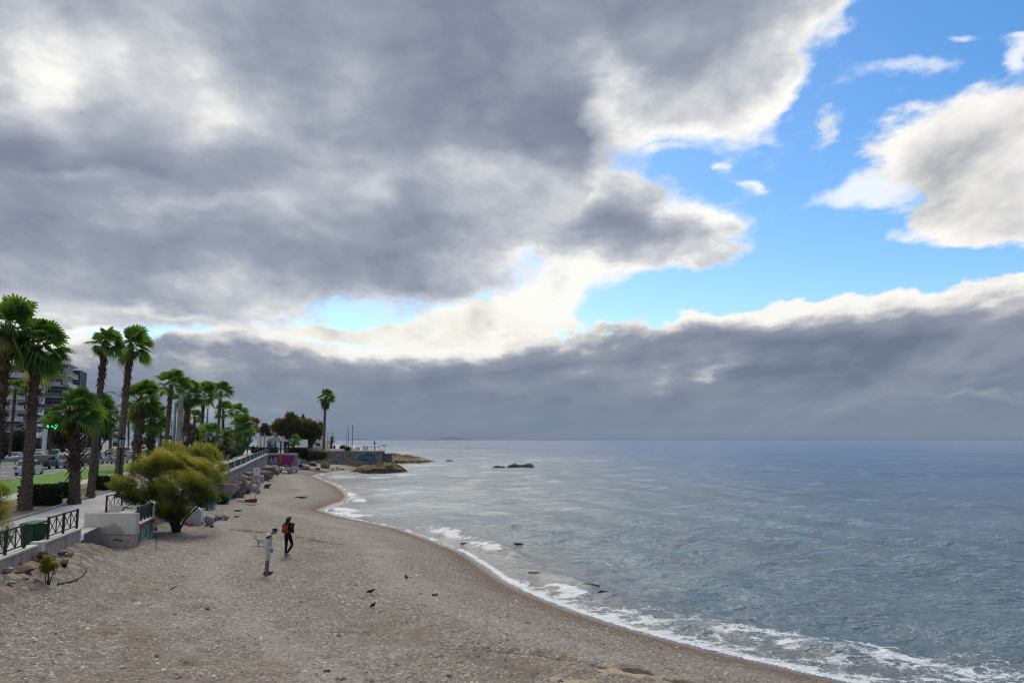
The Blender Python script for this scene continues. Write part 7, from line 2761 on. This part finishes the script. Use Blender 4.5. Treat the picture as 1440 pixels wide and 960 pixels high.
def join_mb(me, mb):
    """add a builder's geometry to a mesh (one object, one surface group)"""
    bm = bmesh.new()
    bm.from_mesh(me)
    vs_ = [bm.verts.new(v) for v in mb.v]
    for f in mb.f:
        try:
            nf = bm.faces.new([vs_[i] for i in f]); nf.smooth = True
        except ValueError:
            pass
    bmesh.ops.recalc_face_normals(bm, faces=bm.faces)
    bm.to_mesh(me)
    bm.free()


def hand(mb, w, d, side, palm_n):
    """palm and five bent fingers from wrist w along d"""
    w, d = Vector(w), Vector(d).normalized()
    palm_n = Vector(palm_n).normalized()
    a = d.cross(palm_n).normalized()
    mb.tube([w - d * .02, w + d * .04, w + d * .085], [.022, .034, .030], 8)
    for k, (off, ln) in enumerate(((-.027, .066), (-.009, .076), (.009, .072), (.027, .056))):
        b = w + d * .078 + a * off
        k1 = b + d * ln * .5 + palm_n * .008
        mb.tube([b, k1, b + d * ln * .85 + palm_n * .028], [.0095, .009, .007], 6)
    b = w + d * .025 + a * (-.03 * side)
    mb.tube([b, b + d * .03 - a * .022 * side, b + d * .06 - a * .024 * side + palm_n * .012], [.011, .0105, .008], 6)


def make_person(label, loc, rz, P, mats, hair='short', height=1.72, extra=None, group=None):
    """P: joints of the pose (x forward, y left, z up) for a 1.72 m figure"""
    root = thing('person', label, 'person', loc, rz, group)
    root.scale = (height / 1.72,) * 3
    J = {k: Vector(v) for k, v in P.items()}
    top = J['head'] + (J['head'] - J['neck']).normalized() * .085
    parts = [(None, [(J['pelvis'], (.075, .060), 'pelvis'), (J['waist'], (.065, .055), 'waist'), (J['chest'], (.075, .055), 'chest'), (J['base'], (.050, .050), 'base'),
                     (J['neck'], .052, 'neck'), (J['neck'].lerp(J['head'], .55), .068), (J['head'], .088, 'head'), (top, .062)])]
    for s in ('l', 'r'):
        parts.append(('pelvis', [(J['hip' + s], .055), (J['hip' + s].lerp(J['knee' + s], .5), .052), (J['knee' + s], .055), (J['knee' + s].lerp(J['ank' + s], .35), .056), (J['ank' + s], .036), (J['toe' + s], .03)]))
        parts.append(('base', [(J['sh' + s], .028), (J['sh' + s].lerp(J['elb' + s], .5), .028), (J['elb' + s], .026), (J['elb' + s].lerp(J['wri' + s], .4), .027), (J['wri' + s], .026)]))
    me = skin_mesh('body', *chain_build(parts), sub=2)
    f = (J['face']).normalized()                     # direction of the face
    up = (J['head'] - J['neck']).normalized()
    lf = up.cross(f).normalized()
    mb = MB()
    c = J['head']
    mb.tube([c + f * .075 + up * .03, c + f * .104 - up * .01, c + f * .08 - up * .018], [.010, .016, .012], 6)      # nose
    for s in (-1, 1):
        mb.ball(c + lf * s * .085 - up * .0, .026, 8, 6, sc=(.5, .8, 1.2))                                           # ears
    for s in ('l', 'r'):
        d = J['hand' + s]
        hand(mb, J['wri' + s], d, 1 if s == 'l' else -1, (0, -1 if s == 'l' else 1, -.2))
    join_mb(me, mb)
    link_mesh('body', me, mats['skin'], root)
    m = MB()
    for s in (-1, 1): m.ball(c + f * .083 + lf * s * .032 + up * .018, .009, 6, 5)
    m.build('eyes', M_BLACK, root)
    m = MB(); m.tube([c + f * .086 + lf * -.024 - up * .045, c + f * .092 - up * .047, c + f * .086 + lf * .024 - up * .045], .007, 5)
    m.build('mouth', flat_lips, root)
    # upper garment
    g = mats.get('sleeve', 1.0)
    up_parts = [(None, [(J['pelvis'] + Vector((0, 0, mats.get('hem', .02) - .06)), (.175, .15), 'a'), (J['waist'], (.165, .140), 'w'), (J['chest'], (.190, .150), 'c'), (J['base'] - Vector((0, 0, .01)), (.125, .11), 'b')])]
    for s in ('l', 'r'):
        up_parts.append(('b', [(J['sh' + s], .100), (J['sh' + s].lerp(J['elb' + s], .5), .082), (J['elb' + s], .072), (J['elb' + s].lerp(J['wri' + s], .55), .062), (J['elb' + s].lerp(J['wri' + s], 1.02), .048)]))
    link_mesh(mats['top_name'], skin_mesh('top', *chain_build(up_parts), sub=2), mats['top'], root)
    # lower garment
    lw = [(None, [(J['waist'].lerp(J['pelvis'], .3), (.150, .130), 'p'), (J['pelvis'], (.165, .142), 'q')])]
    for s in ('l', 'r'):
        if mats['bottom_name'] == 'shorts':
            e = J['knee' + s].lerp(J['ank' + s], .02)
            lw.append(('q', [(J['hip' + s], .105), (J['hip' + s].lerp(e, .5), .092), (J['hip' + s].lerp(e, 1.0), .088)]))
        else:
            k = mats.get('loose', 0.012)
            lw.append(('q', [(J['hip' + s], .098 + k), (J['hip' + s].lerp(J['knee' + s], .5), .080 + k), (J['knee' + s], .060 + k), (J['knee' + s].lerp(J['ank' + s], .35), .059 + k), (J['ank' + s] + Vector((0, 0, .02)), .042 + k)]))
    link_mesh(mats['bottom_name'], skin_mesh('bottom', *chain_build(lw), sub=2), mats['bottom'], root)
    for s in ('l', 'r'):
        a, t_ = J['ank' + s], J['toe' + s]
        d = Vector((t_.x - a.x, t_.y - a.y, 0)).normalized()
        m = MB()
        h0 = Vector((a.x, a.y, min(a.z, t_.z) - .045))
        mm = Matrix.Rotation(math.atan2(d.y, d.x), 4, 'Z')
        m.ball(a - d * .02 + Vector((0, 0, -.03)), .06, 10, 6, sc=(1.0, .8, .9), M=mm)
        m.ball(a + d * .09 + (t_ - a) * .15 + Vector((0, 0, -.045)), .085, 10, 6, sc=(1.25, .52, .52), M=mm)
        so = m.build('shoe', mats['shoe'], root)
        m = MB()
        m.ball(a + d * .055 + Vector((0, 0, -.072)), .13, 12, 6, sc=(1.08, .38, .14), M=mm)
        m.build('sole', mats['sole'], so)
    # hair
    m = MB()
    hm = Matrix(((f.x, lf.x, up.x, 0), (f.y, lf.y, up.y, 0), (f.z, lf.z, up.z, 0), (0, 0, 0, 1)))
    prof = [(.098 * math.sin(R(a)), .105 * math.cos(R(a))) for a in range(2, 86, 12)]
    m.lathe(prof, 14, c + up * .028 - f * .022, M=hm)
    if hair == 'long':
        m.tube([c + up * .06 - f * .06, c - f * .10 - up * .02, c - f * .095 - up * .14, c - f * .06 - up * .26], [.06, .088, .085, .05], 10)
    else:
        m.tube([c + up * .05 - f * .04, c - f * .055 - up * .03], [.08, .062], 10)
    m.build('hair', mats['hair'], root)
    if extra: extra(root, J)
    return root


M_SKIN = flat('tanned_skin', (0.34, 0.165, 0.095), .6)
M_SKIN2 = flat('light_skin', (0.42, 0.25, 0.175), .6)
flat_lips = flat('lips', (0.25, 0.09, 0.07), .5)
M_HAIRB = flat('black_hair', (0.010, 0.009, 0.009), .5)


def cloth(name, a, b, sc=9):
    return mat_simple(name, a, b, sc, .9, .4, .01, obj=True, spec=.15)


STAND = dict(pelvis=(0, 0, .93), waist=(-.01, 0, 1.08), chest=(-.02, 0, 1.27), base=(-.005, 0, 1.43), neck=(.02, 0, 1.49), head=(.045, 0, 1.60), face=(1, 0, -.1),
             hipl=(0, .09, .88), kneel=(.02, .09, .48), ankl=(-.01, .09, .085), toel=(.13, .11, .03),
             hipr=(0, -.09, .88), kneer=(.02, -.09, .48), ankr=(-.02, -.09, .085), toer=(.12, -.11, .03),
             shl=(-.01, .175, 1.40), elbl=(-.03, .225, 1.12), wril=(.06, .20, .88), handl=(.2, 0, -1),
             shr=(-.01, -.175, 1.40), elbr=(-.03, -.225, 1.12), wrir=(.06, -.20, .88), handr=(.2, 0, -1))


def build_people():
    man = dict(STAND, waist=(.0, 0, 1.08), chest=(.015, 0, 1.26), base=(.065, 0, 1.40), neck=(.13, 0, 1.445), head=(.215, 0, 1.51), face=(.62, -.05, -.78),
               shl=(.05, .17, 1.375), shr=(.05, -.17, 1.375), wril=(.10, .17, .90), wrir=(.10, -.17, .90), elbl=(-.04, .215, 1.11), elbr=(-.04, -.215, 1.11), handl=(.45, -.2, -.8), handr=(.45, .2, -.8),
               hipr=(0, -.095, .88), kneer=(-.01, -.105, .48), ankr=(-.05, -.10, .085), toer=(.09, -.12, .03), hipl=(0, .095, .88), kneel=(.03, .105, .48), ankl=(0.03, .10, .085), toel=(.17, .12, .03))
    hoodie, shorts = cloth('pale_grey_hoodie_cloth', (.54, .51, .48), (.66, .63, .60)), cloth('cream_shorts_cloth', (.46, .45, .33), (.56, .55, .42))

    def hood(root, J):
        m = MB()
        b = J['base']
        m.tube([b + Vector((.05, .10, .02)), b + Vector((-.05, .11, .03)), b + Vector((-.12, .05, .01)), b + Vector((-.13, 0, -.02)), b + Vector((-.12, -.05, .01)), b + Vector((-.05, -.11, .03)), b + Vector((.05, -.10, .02))],
               [.03, .045, .06, .068, .06, .045, .03], 8)
        m.ball(b + Vector((-.06, 0, -.005)), .095, 10, 7, sc=(1.0, 1.05, .75))
        m.build('hood', hoodie, root)
    g = gnd(375, 807)
    make_person('man in a pale grey hoodie and cream shorts looking down at the pebbles', g, .30, man,
                dict(skin=M_SKIN, top=hoodie, top_name='hoodie', bottom=shorts, bottom_name='shorts', shoe=cloth('slate_shoe', (.03, .035, .042), (.05, .055, .065)), sole=flat('grey_sole', (.30, .31, .33)), hair=M_HAIRB, hem=.03), 'short', 1.74, hood)
    w = dict(STAND, pelvis=(0, 0, .93), hipl=(0, .085, .88), kneel=(.03, .09, .49), ankl=(-.03, .08, .085), toel=(.10, .09, .03),
             hipr=(0, -.085, .88), kneer=(.10, -.17, .50), ankr=(-.10, -.03, .12), toer=(.03, -.06, .03),
             elbl=(-.02, .23, 1.13), wril=(.17, .16, 1.02), elbr=(-.05, -.24, 1.14), wrir=(.14, -.17, 1.02), handl=(.9, -.3, .1), handr=(.9, .3, .1),
             head=(.05, .0, 1.60), face=(1, 0, -.35))
    black = cloth('black_jacket_cloth', (.010, .010, .012), (.022, .022, .025))
    legg = cloth('black_leggings_cloth', (.008, .009, .012), (.016, .018, .024))
    orange = cloth('orange_backpack_cloth', (.36, .075, .015), (.50, .115, .025))
    red = cloth('rust_backpack_pocket', (.24, .035, .015), (.33, .055, .02))

    def pack(root, J):
        c = J['chest']
        bp = thing_part_backpack(root, c, orange, red)
    def thing_part_backpack(root, c, orange, red):
        m = MB()
        prof = [(.0, -.20), (.0, .10), (.0, .16)]
        m.box((c.x - .215, 0, c.z - .06), (.15, .29, .36), taper=.80)
        b = m.build('backpack', orange, root, bevel=.045)
        m = MB(); m.box((c.x - .30, 0, c.z - .14), (.06, .22, .16)); m.build('pocket', red, b, bevel=.02)
        m = MB(); m.box((c.x - .285, 0, c.z + .07), (.05, .25, .10)); m.build('flap', red, b, bevel=.02)
        for s in (-1, 1):
            m = MB()
            m.tube([(c.x - .15, .06 * s, c.z + .10), (c.x - .13, .095 * s, c.z + .20), (c.x - .03, .11 * s, c.z + .215), (c.x + .12, .12 * s, c.z + .08), (c.x + .10, .145 * s, c.z - .12), (c.x - .12, .15 * s, c.z - .2)], .018, 6)
            m.build('strap', orange, b)
        return b
    g = gnd(404, 782)
    make_person('woman in black with an orange backpack and long dark hair, walking away', g, R(72), w,
                dict(skin=M_SKIN2, top=black, top_name='jacket', bottom=legg, bottom_name='leggings', shoe=cloth('grey_trainer', (.14, .14, .145), (.24, .24, .25)), sole=flat('white_sole', (.55, .55, .55)), hair=M_HAIRB, hem=-.05, loose=.004), 'long', 1.70, pack)
    # walkers on the promenade
    walk = dict(STAND, kneel=(.14, .09, .50), ankl=(.20, .09, .09), toel=(.33, .10, .05), kneer=(-.02, -.09, .49), ankr=(-.24, -.09, .13), toer=(-.13, -.1, .03), wril=(-.02, .22, .88), wrir=(.14, -.2, .90))
    dark = cloth('dark_walker_cloth', (.012, .013, .016), (.03, .032, .036))
    purple = cloth('purple_walker_cloth', (.10, .06, .14), (.16, .10, .20))
    grey = cloth('grey_walker_cloth', (.09, .09, .10), (.15, .15, .16))
    tan = cloth('tan_walker_cloth', (.26, .20, .15), (.34, .27, .2))
    base = dict(skin=M_SKIN2, shoe=M_BLACK, sole=M_BLACK, hair=M_HAIRB)
    for px, d, rz, top, bot, hr, hgt, lab, bn, tn in (
        (356, 131, R(95), dark, dark, 'short', 1.76, 'walker in dark clothes, left one of the pair by the sea wall railing', 'trousers', 'coat'),
        (361, 133, R(100), purple, dark, 'long', 1.66, 'walker in a purplish top, right one of the pair by the sea wall railing', 'trousers', 'jumper'),
        (320.5, 106, R(-70), dark, tan, 'short', 1.74, 'walker in a dark top and light trousers alone on the walkway', 'trousers', 'jumper')):
        make_person(lab, inland(px, d), rz, walk, dict(base, top=top, bottom=bot, top_name=tn, bottom_name=bn), hr, hgt, group='walkers on the promenade')
    # a figure sitting on the plaza parapet
    sit = dict(STAND)
    for k in list(sit):
        if k not in ('face', 'handl', 'handr') and not k.startswith(('knee', 'ank', 'toe')):
            sit[k] = (sit[k][0], sit[k][1], sit[k][2] - .42)
    sit.update(kneel=(.40, .10, .50), ankl=(.42, .10, .085), toel=(.55, .11, .03), kneer=(.40, -.10, .50), ankr=(.44, -.1, .085), toer=(.57, -.11, .03), wril=(.30, .12, .58), wrir=(.30, -.12, .58), elbl=(.0, .22, .72), elbr=(.0, -.22, .72))
    p = at_z(470, 618 + (CAM_H - 3.55) * FPX / 186, 3.55)
    make_person('person in dark clothes sitting at the foot of the young palm', p, R(-60), sit, dict(base, top=dark, bottom=dark, top_name='coat', bottom_name='trousers'), 'short', 1.74)
    m = MB(); m.box((0, 0, .2), (.9, .45, .4))
    rt = thing('stone_bench', 'low stone seat under the sitting person beside the young palm', 'seat', p + Vector((-.0, -.0, 0)), R(-60))
    m.build('seat_block', M_CONC, rt, bevel=.02)

    # dog behind the man
    g = gnd(366, 767)
    fur = cloth('white_fur', (.40, .37, .31), (.56, .53, .46), 14)
    root = thing('dog', 'small white dog standing behind the man in the hoodie', 'dog', g, R(172))
    k = .68
    parts = [(None, [((-.22, 0, .34), (.085, .085), 'hipc'), ((-.05, 0, .345), (.088, .088), 'mid'), ((.12, 0, .33), (.105, .105), 'chest'), ((.24, 0, .39), .075, 'nk'), ((.33, 0, .46), .075, 'hd'), ((.41, 0, .43), .045), ((.46, 0, .42), .030)]),
             ('hipc', [((-.30, 0, .40), .04), ((-.38, 0, .47), .035), ((-.37, 0, .55), .022)])]
    for s in (-1, 1):
        parts.append(('hipc', [((-.22, .075 * s, .26), .062), ((-.17, .08 * s, .17), .042), ((-.25, .08 * s, .105), .026), ((-.235, .08 * s, .02), .024), ((-.20, .08 * s, .012), .022)]))
        parts.append(('chest', [((.13, .075 * s, .22), .048), ((.12, .075 * s, .115), .030), ((.13, .075 * s, .02), .025), ((.16, .075 * s, .012), .022)]))
    me = skin_mesh('body', *chain_build(parts), sub=2)
    mb = MB()
    for s in (-1, 1):
        mb.tube([(.30, .05 * s, .52), (.29, .062 * s, .575), (.285, .06 * s, .60)], [.028, .022, .006], 6)
    join_mb(me, mb)
    o = link_mesh('body', me, fur, root)
    m = MB(); m.ball((.475, 0, .428), .016, 7, 5); m.build('nose', M_BLACK, root)
    m = MB()
    for s in (-1, 1): m.ball((.385, .036 * s, .475), .010, 6, 5)
    m.build('eyes', M_BLACK, root)
    root.scale = (.8, .8, .8)

    # crows
    feather = cloth('crow_feather', (.008, .008, .010), (.016, .016, .020), 20)
    proto = None
    for px, py, rz, sc, lab in ((521, 836, R(20), .74, 'crow walking with tail low, middle one of three on the beach'), (524.5, 855, R(70), .66, 'crow seen from behind, nearest of three on the beach'), (571, 815, R(110), .70, 'crow standing upright, farthest right of three on the beach')):
        g = gnd(px, py)
        if proto is None:
            root = thing('crow', lab, 'crow', g, rz, 'crows on the beach')
            pr = [(None, [((-.10, 0, .14), .035, 'r'), ((-.02, 0, .155), (.062, .066)), ((.07, 0, .175), (.062, .06), 'c'), ((.125, 0, .215), .036), ((.16, 0, .24), .038), ((.185, 0, .242), .022)])]
            me = skin_mesh('body', *chain_build(pr), sub=2)
            mb = MB()
            mb.raw([(-.08, -.03, .15), (-.08, .03, .15), (-.27, .035, .10), (-.27, -.035, .10), (-.08, -.03, .13), (-.08, .03, .13), (-.27, .035, .092), (-.27, -.035, .092)], [(0, 1, 2, 3), (4, 7, 6, 5), (0, 4, 5, 1), (1, 5, 6, 2), (2, 6, 7, 3), (3, 7, 4, 0)])
            join_mb(me, mb)
            link_mesh('body', me, feather, root)
            for s in (-1, 1):
                m = MB(); m.ball((-.03, .055 * s, .16), .10, 10, 6, sc=(1.35, .16, .50)); m.build('wing', feather, root)
                m = MB(); m.tube([(.01, .03 * s, .11), (.0, .03 * s, .06), (.015, .03 * s, .004)], .006, 5); m.tube([(.055, .03 * s, .004), (-.02, .03 * s, .004)], .005, 5); m.build('leg', M_BLACK, root)
            m = MB(); m.tube([(.19, 0, .243), (.225, 0, .236), (.25, 0, .226)], [.015, .010, .002], 6); m.build('beak', M_BLACK, root)
            root.scale = (sc,) * 3
            proto = root
        else:
            dup(proto, g, rz, lab, sc)


# ------------------------------------------------------------------ small things on the beach
def build_props():
    # wheelie bin
    q_ = row(46, .40)
    x, y, bz = q_.x, q_.y, q_.z
    root = thing('wheelie_bin', 'dark green wheelie bin standing behind the gap in the low wall', 'bin', (x, y, bz), R(-8))
    root.scale = (.98, 1.0, .95)
    body = mat_simple('green_bin_plastic', (.008, .050, .018), (.014, .075, .028), 3, .5, 0, obj=True)
    m = MB()
    m.raw([(-.24, -.29, .06), (.24, -.29, .06), (.24, .25, .06), (-.24, .25, .06), (-.29, -.37, .98), (.29, -.37, .98), (.29, .33, .98), (-.29, .33, .98)],
          [(0, 3, 2, 1), (4, 5, 6, 7), (0, 1, 5, 4), (1, 2, 6, 5), (2, 3, 7, 6), (3, 0, 4, 7)])
    m.build('bin_body', body, root, bevel=.03)
    m = MB()
    m.box((0, -.375, .93), (.60, .05, .09)); m.box((-.30, -.02, .945), (.04, .70, .07)); m.box((.30, -.02, .945), (.04, .70, .07))
    m.build('rim', body, root, bevel=.012)
    m = MB()
    m.raw([(-.31, -.42, .99), (.31, -.42, .99), (.31, .37, 1.03), (-.31, .37, 1.03), (-.27, -.34, 1.05), (.27, -.34, 1.05), (.27, .33, 1.10), (-.27, .33, 1.10)],
          [(0, 3, 2, 1), (4, 5, 6, 7), (0, 1, 5, 4), (1, 2, 6, 5), (2, 3, 7, 6), (3, 0, 4, 7)])
    ld = m.build('lid', mat_simple('green_bin_lid', (.008, .058, .022), (.014, .085, .033), 3, .5, 0, obj=True), root, bevel=.02)
    m = MB(); m.tube([(-.22, .38, 1.0), (-.22, .43, 1.02), (.22, .43, 1.02), (.22, .38, 1.0)], .018, 6); m.build('handle', body, root)
    for s in (-1, 1):
        m = MB(); m.lathe([(.03, -.03), (.10, -.03), (.10, .03), (.03, .03)], 14, M=Matrix.Rotation(R(90), 4, 'Y'))
        m.build('wheel', M_TYRE, root, (.25 * s, .27, .10))
    # notice board on a post
    g = gnd(359.5, 701)
    d = g.y
    mm = d / FPX
    root = thing('notice_sign', 'white notice board on a thin post in front of the boulder pile', 'sign', g)
    zb, zt = at_y(360, 668.5, d).z - g.z, at_y(360, 657, d).z - g.z
    m = MB(); m.tube([(0, .03, 0), (0, .03, zt - .05)], .03, 8); m.build('post', M_STEEL, root)
    m = MB(); m.box((.02, 0, (zb + zt) / 2), (9.2 * mm, .03, zt - zb)); pl = m.build('board', M_WHITE, root, bevel=.01)
    w, h = 9.2 * mm, zt - zb
    m = MB(); m.lathe([(w * .15, 0), (w * .15, .006)], 16, (-.02, -.016, zt - h * .26), M=Matrix.Rotation(R(90), 4, 'X')); m.build('emblem', M_INK, pl)
    m = MB(); m.lathe([(w * .09, 0), (w * .09, .006)], 14, (-.0, -.024, zt - h * .24), M=Matrix.Rotation(R(90), 4, 'X')); m.build('emblem_disc', M_WHITE, pl)
    lines = MB()
    rr = random.Random(2)
    for k in range(4):
        zz = zt - h * (.52 + k * .11)
        x = -w * .34
        while x < w * .30:
            l = rr.uniform(.03, .10)
            lines.box((x + l / 2, -.018, zz), (l, .004, .025))
            x += l + .03
    o = lines.build('lettering', M_INK, pl)
    # red and white board
    g0, g1 = gnd(332, 704), gnd(360, 706)
    root = thing('painted_beam', 'long white beam with a red painted end lying on the beach below the notice sign', 'beam', g1)
    A = (g0 - g1) + Vector((0, 0, .12))
    m = MB(); m.bar(A, A * .32 + Vector((0, 0, .17)), .30, .12); m.build('white_part', M_WHITE, root, bevel=.02)
    m = MB()
    d = (g0 - g1).normalized()
    s = Vector((-d.y, d.x, 0)) * .16
    L = (g0 - g1).length
    m.raw([-s, s, s + d * L * .52, -s + d * L * .52, -s + Vector((0, 0, .34)), s + Vector((0, 0, .34)), s + d * L * .52 + Vector((0, 0, .22)), -s + d * L * .52 + Vector((0, 0, .22))],
          [(0, 3, 2, 1), (4, 5, 6, 7), (0, 1, 5, 4), (1, 2, 6, 5), (2, 3, 7, 6), (3, 0, 4, 7)])
    m.build('red_end', flat('faded_red_paint', (.30, .035, .03)), root, bevel=.015)
    # two pale beams leaning on the bank
    for i, (a, b, lab) in enumerate((((317, 683), (340, 696), 'upper pale wooden beam lying down the bank left of the boulders'), ((315, 687), (334, 698), 'lower pale wooden beam lying down the bank left of the boulders'))):
        B_ = gnd(*b)
        A_ = at_y(a[0], a[1], B_.y + 1.6)
        o_ = MB()
        o_.bar(A_ - B_, Vector((0, 0, .08)), .22, .14)
        o = o_.build('wooden_beam', M_WHITE, None, B_, bevel=.015)
        tag(o, lab, 'beam', 'pale beams on the bank')
    # bleached planks nailed together
    g = gnd(350, 710)
    root = thing('driftwood_frame', 'bleached plank frame lying on the sand below the red and white beam', 'driftwood', g)
    m = MB(); m.bar((-.5, .2, .05), (0, .6, .10), .10, .05); m.build('plank', M_ROCK_PALE, root)
    m = MB(); m.bar((0, .6, .12), (.75, .25, .06), .10, .05); m.build('plank', M_ROCK_PALE, root)
    m = MB(); m.bar((-.1, .2, .03), (.5, .1, .03), .14, .05); m.build('plank', M_ROCK_BROWN, root)
    g = gnd(421, 699.5)
    m = MB()
    for k in range(5):
        m.bar((-.45 + k * .02, k * .13, .05), (.55 + k * .03, k * .13, .06), .10, .05)
    m.bar((-.3, -.06, .03), (-.3, .62, .03), .06, .05); m.bar((.3, -.06, .03), (.3, .62, .03), .06, .05)
    tag(m.build('broken_pallet', M_ROCK_WET, None, g), 'dark slatted pallet lying flat on the far beach', 'pallet')
    # hose on the sand
    pts = [gnd(a, b) + Vector((0, 0, .02)) for a, b in ((81, 821.5), (90, 820), (100, 818), (109, 814.5), (116, 810), (121, 804), (122, 799))]
    m = MB()
    q = []
    for i in range(len(pts) - 1):
        for k in range(4): q.append(pts[i].lerp(pts[i + 1], k / 4) - pts[0])
    q.append(pts[-1] - pts[0])
    m.tube(q, .022, 7)
    tag(m.build('hose', flat('black_rubber', (.02, .02, .022)), None, pts[0]), 'dark hose curling over the pebbles right of the sapling', 'hose')
    # stake by the stair wall
    g = gnd(219.5, 773)
    h = at_y(218, 735, g.y).z - g.z
    m = MB(); m.tube([(0, 0, -.1), (-.02, .0, h * .5), (-.05, 0, h)], [.014, .014, .010], 6)
    m.ball((-.06, 0, h - .25), .06, 8, 6, sc=(1, 1, 1.6))
    tag(m.build('thin_stake', M_IRON, None, g), 'thin dark stake stuck in the pebbles right of the stair block', 'stake')
    # scrap twigs
    for i, (a, b, lab) in enumerate((((498, 821), (503, 825), 'short thin twig left of the crows'), ((455, 943), (466, 944), 'dark stick near the lower edge'), ((240, 829), (249, 824), 'thin pale twig on the near beach'))):
        A, B_ = gnd(*a), gnd(*b)
        m = MB(); m.tube([(0, 0, .015), (B_ - A) * .5 + Vector((0.02, 0, .03)), (B_ - A) + Vector((0, 0, .015))], [.012, .014, .006], 5)
        tag(m.build('twig', M_BARK, None, A), lab, 'twig')


build_people()
build_props()
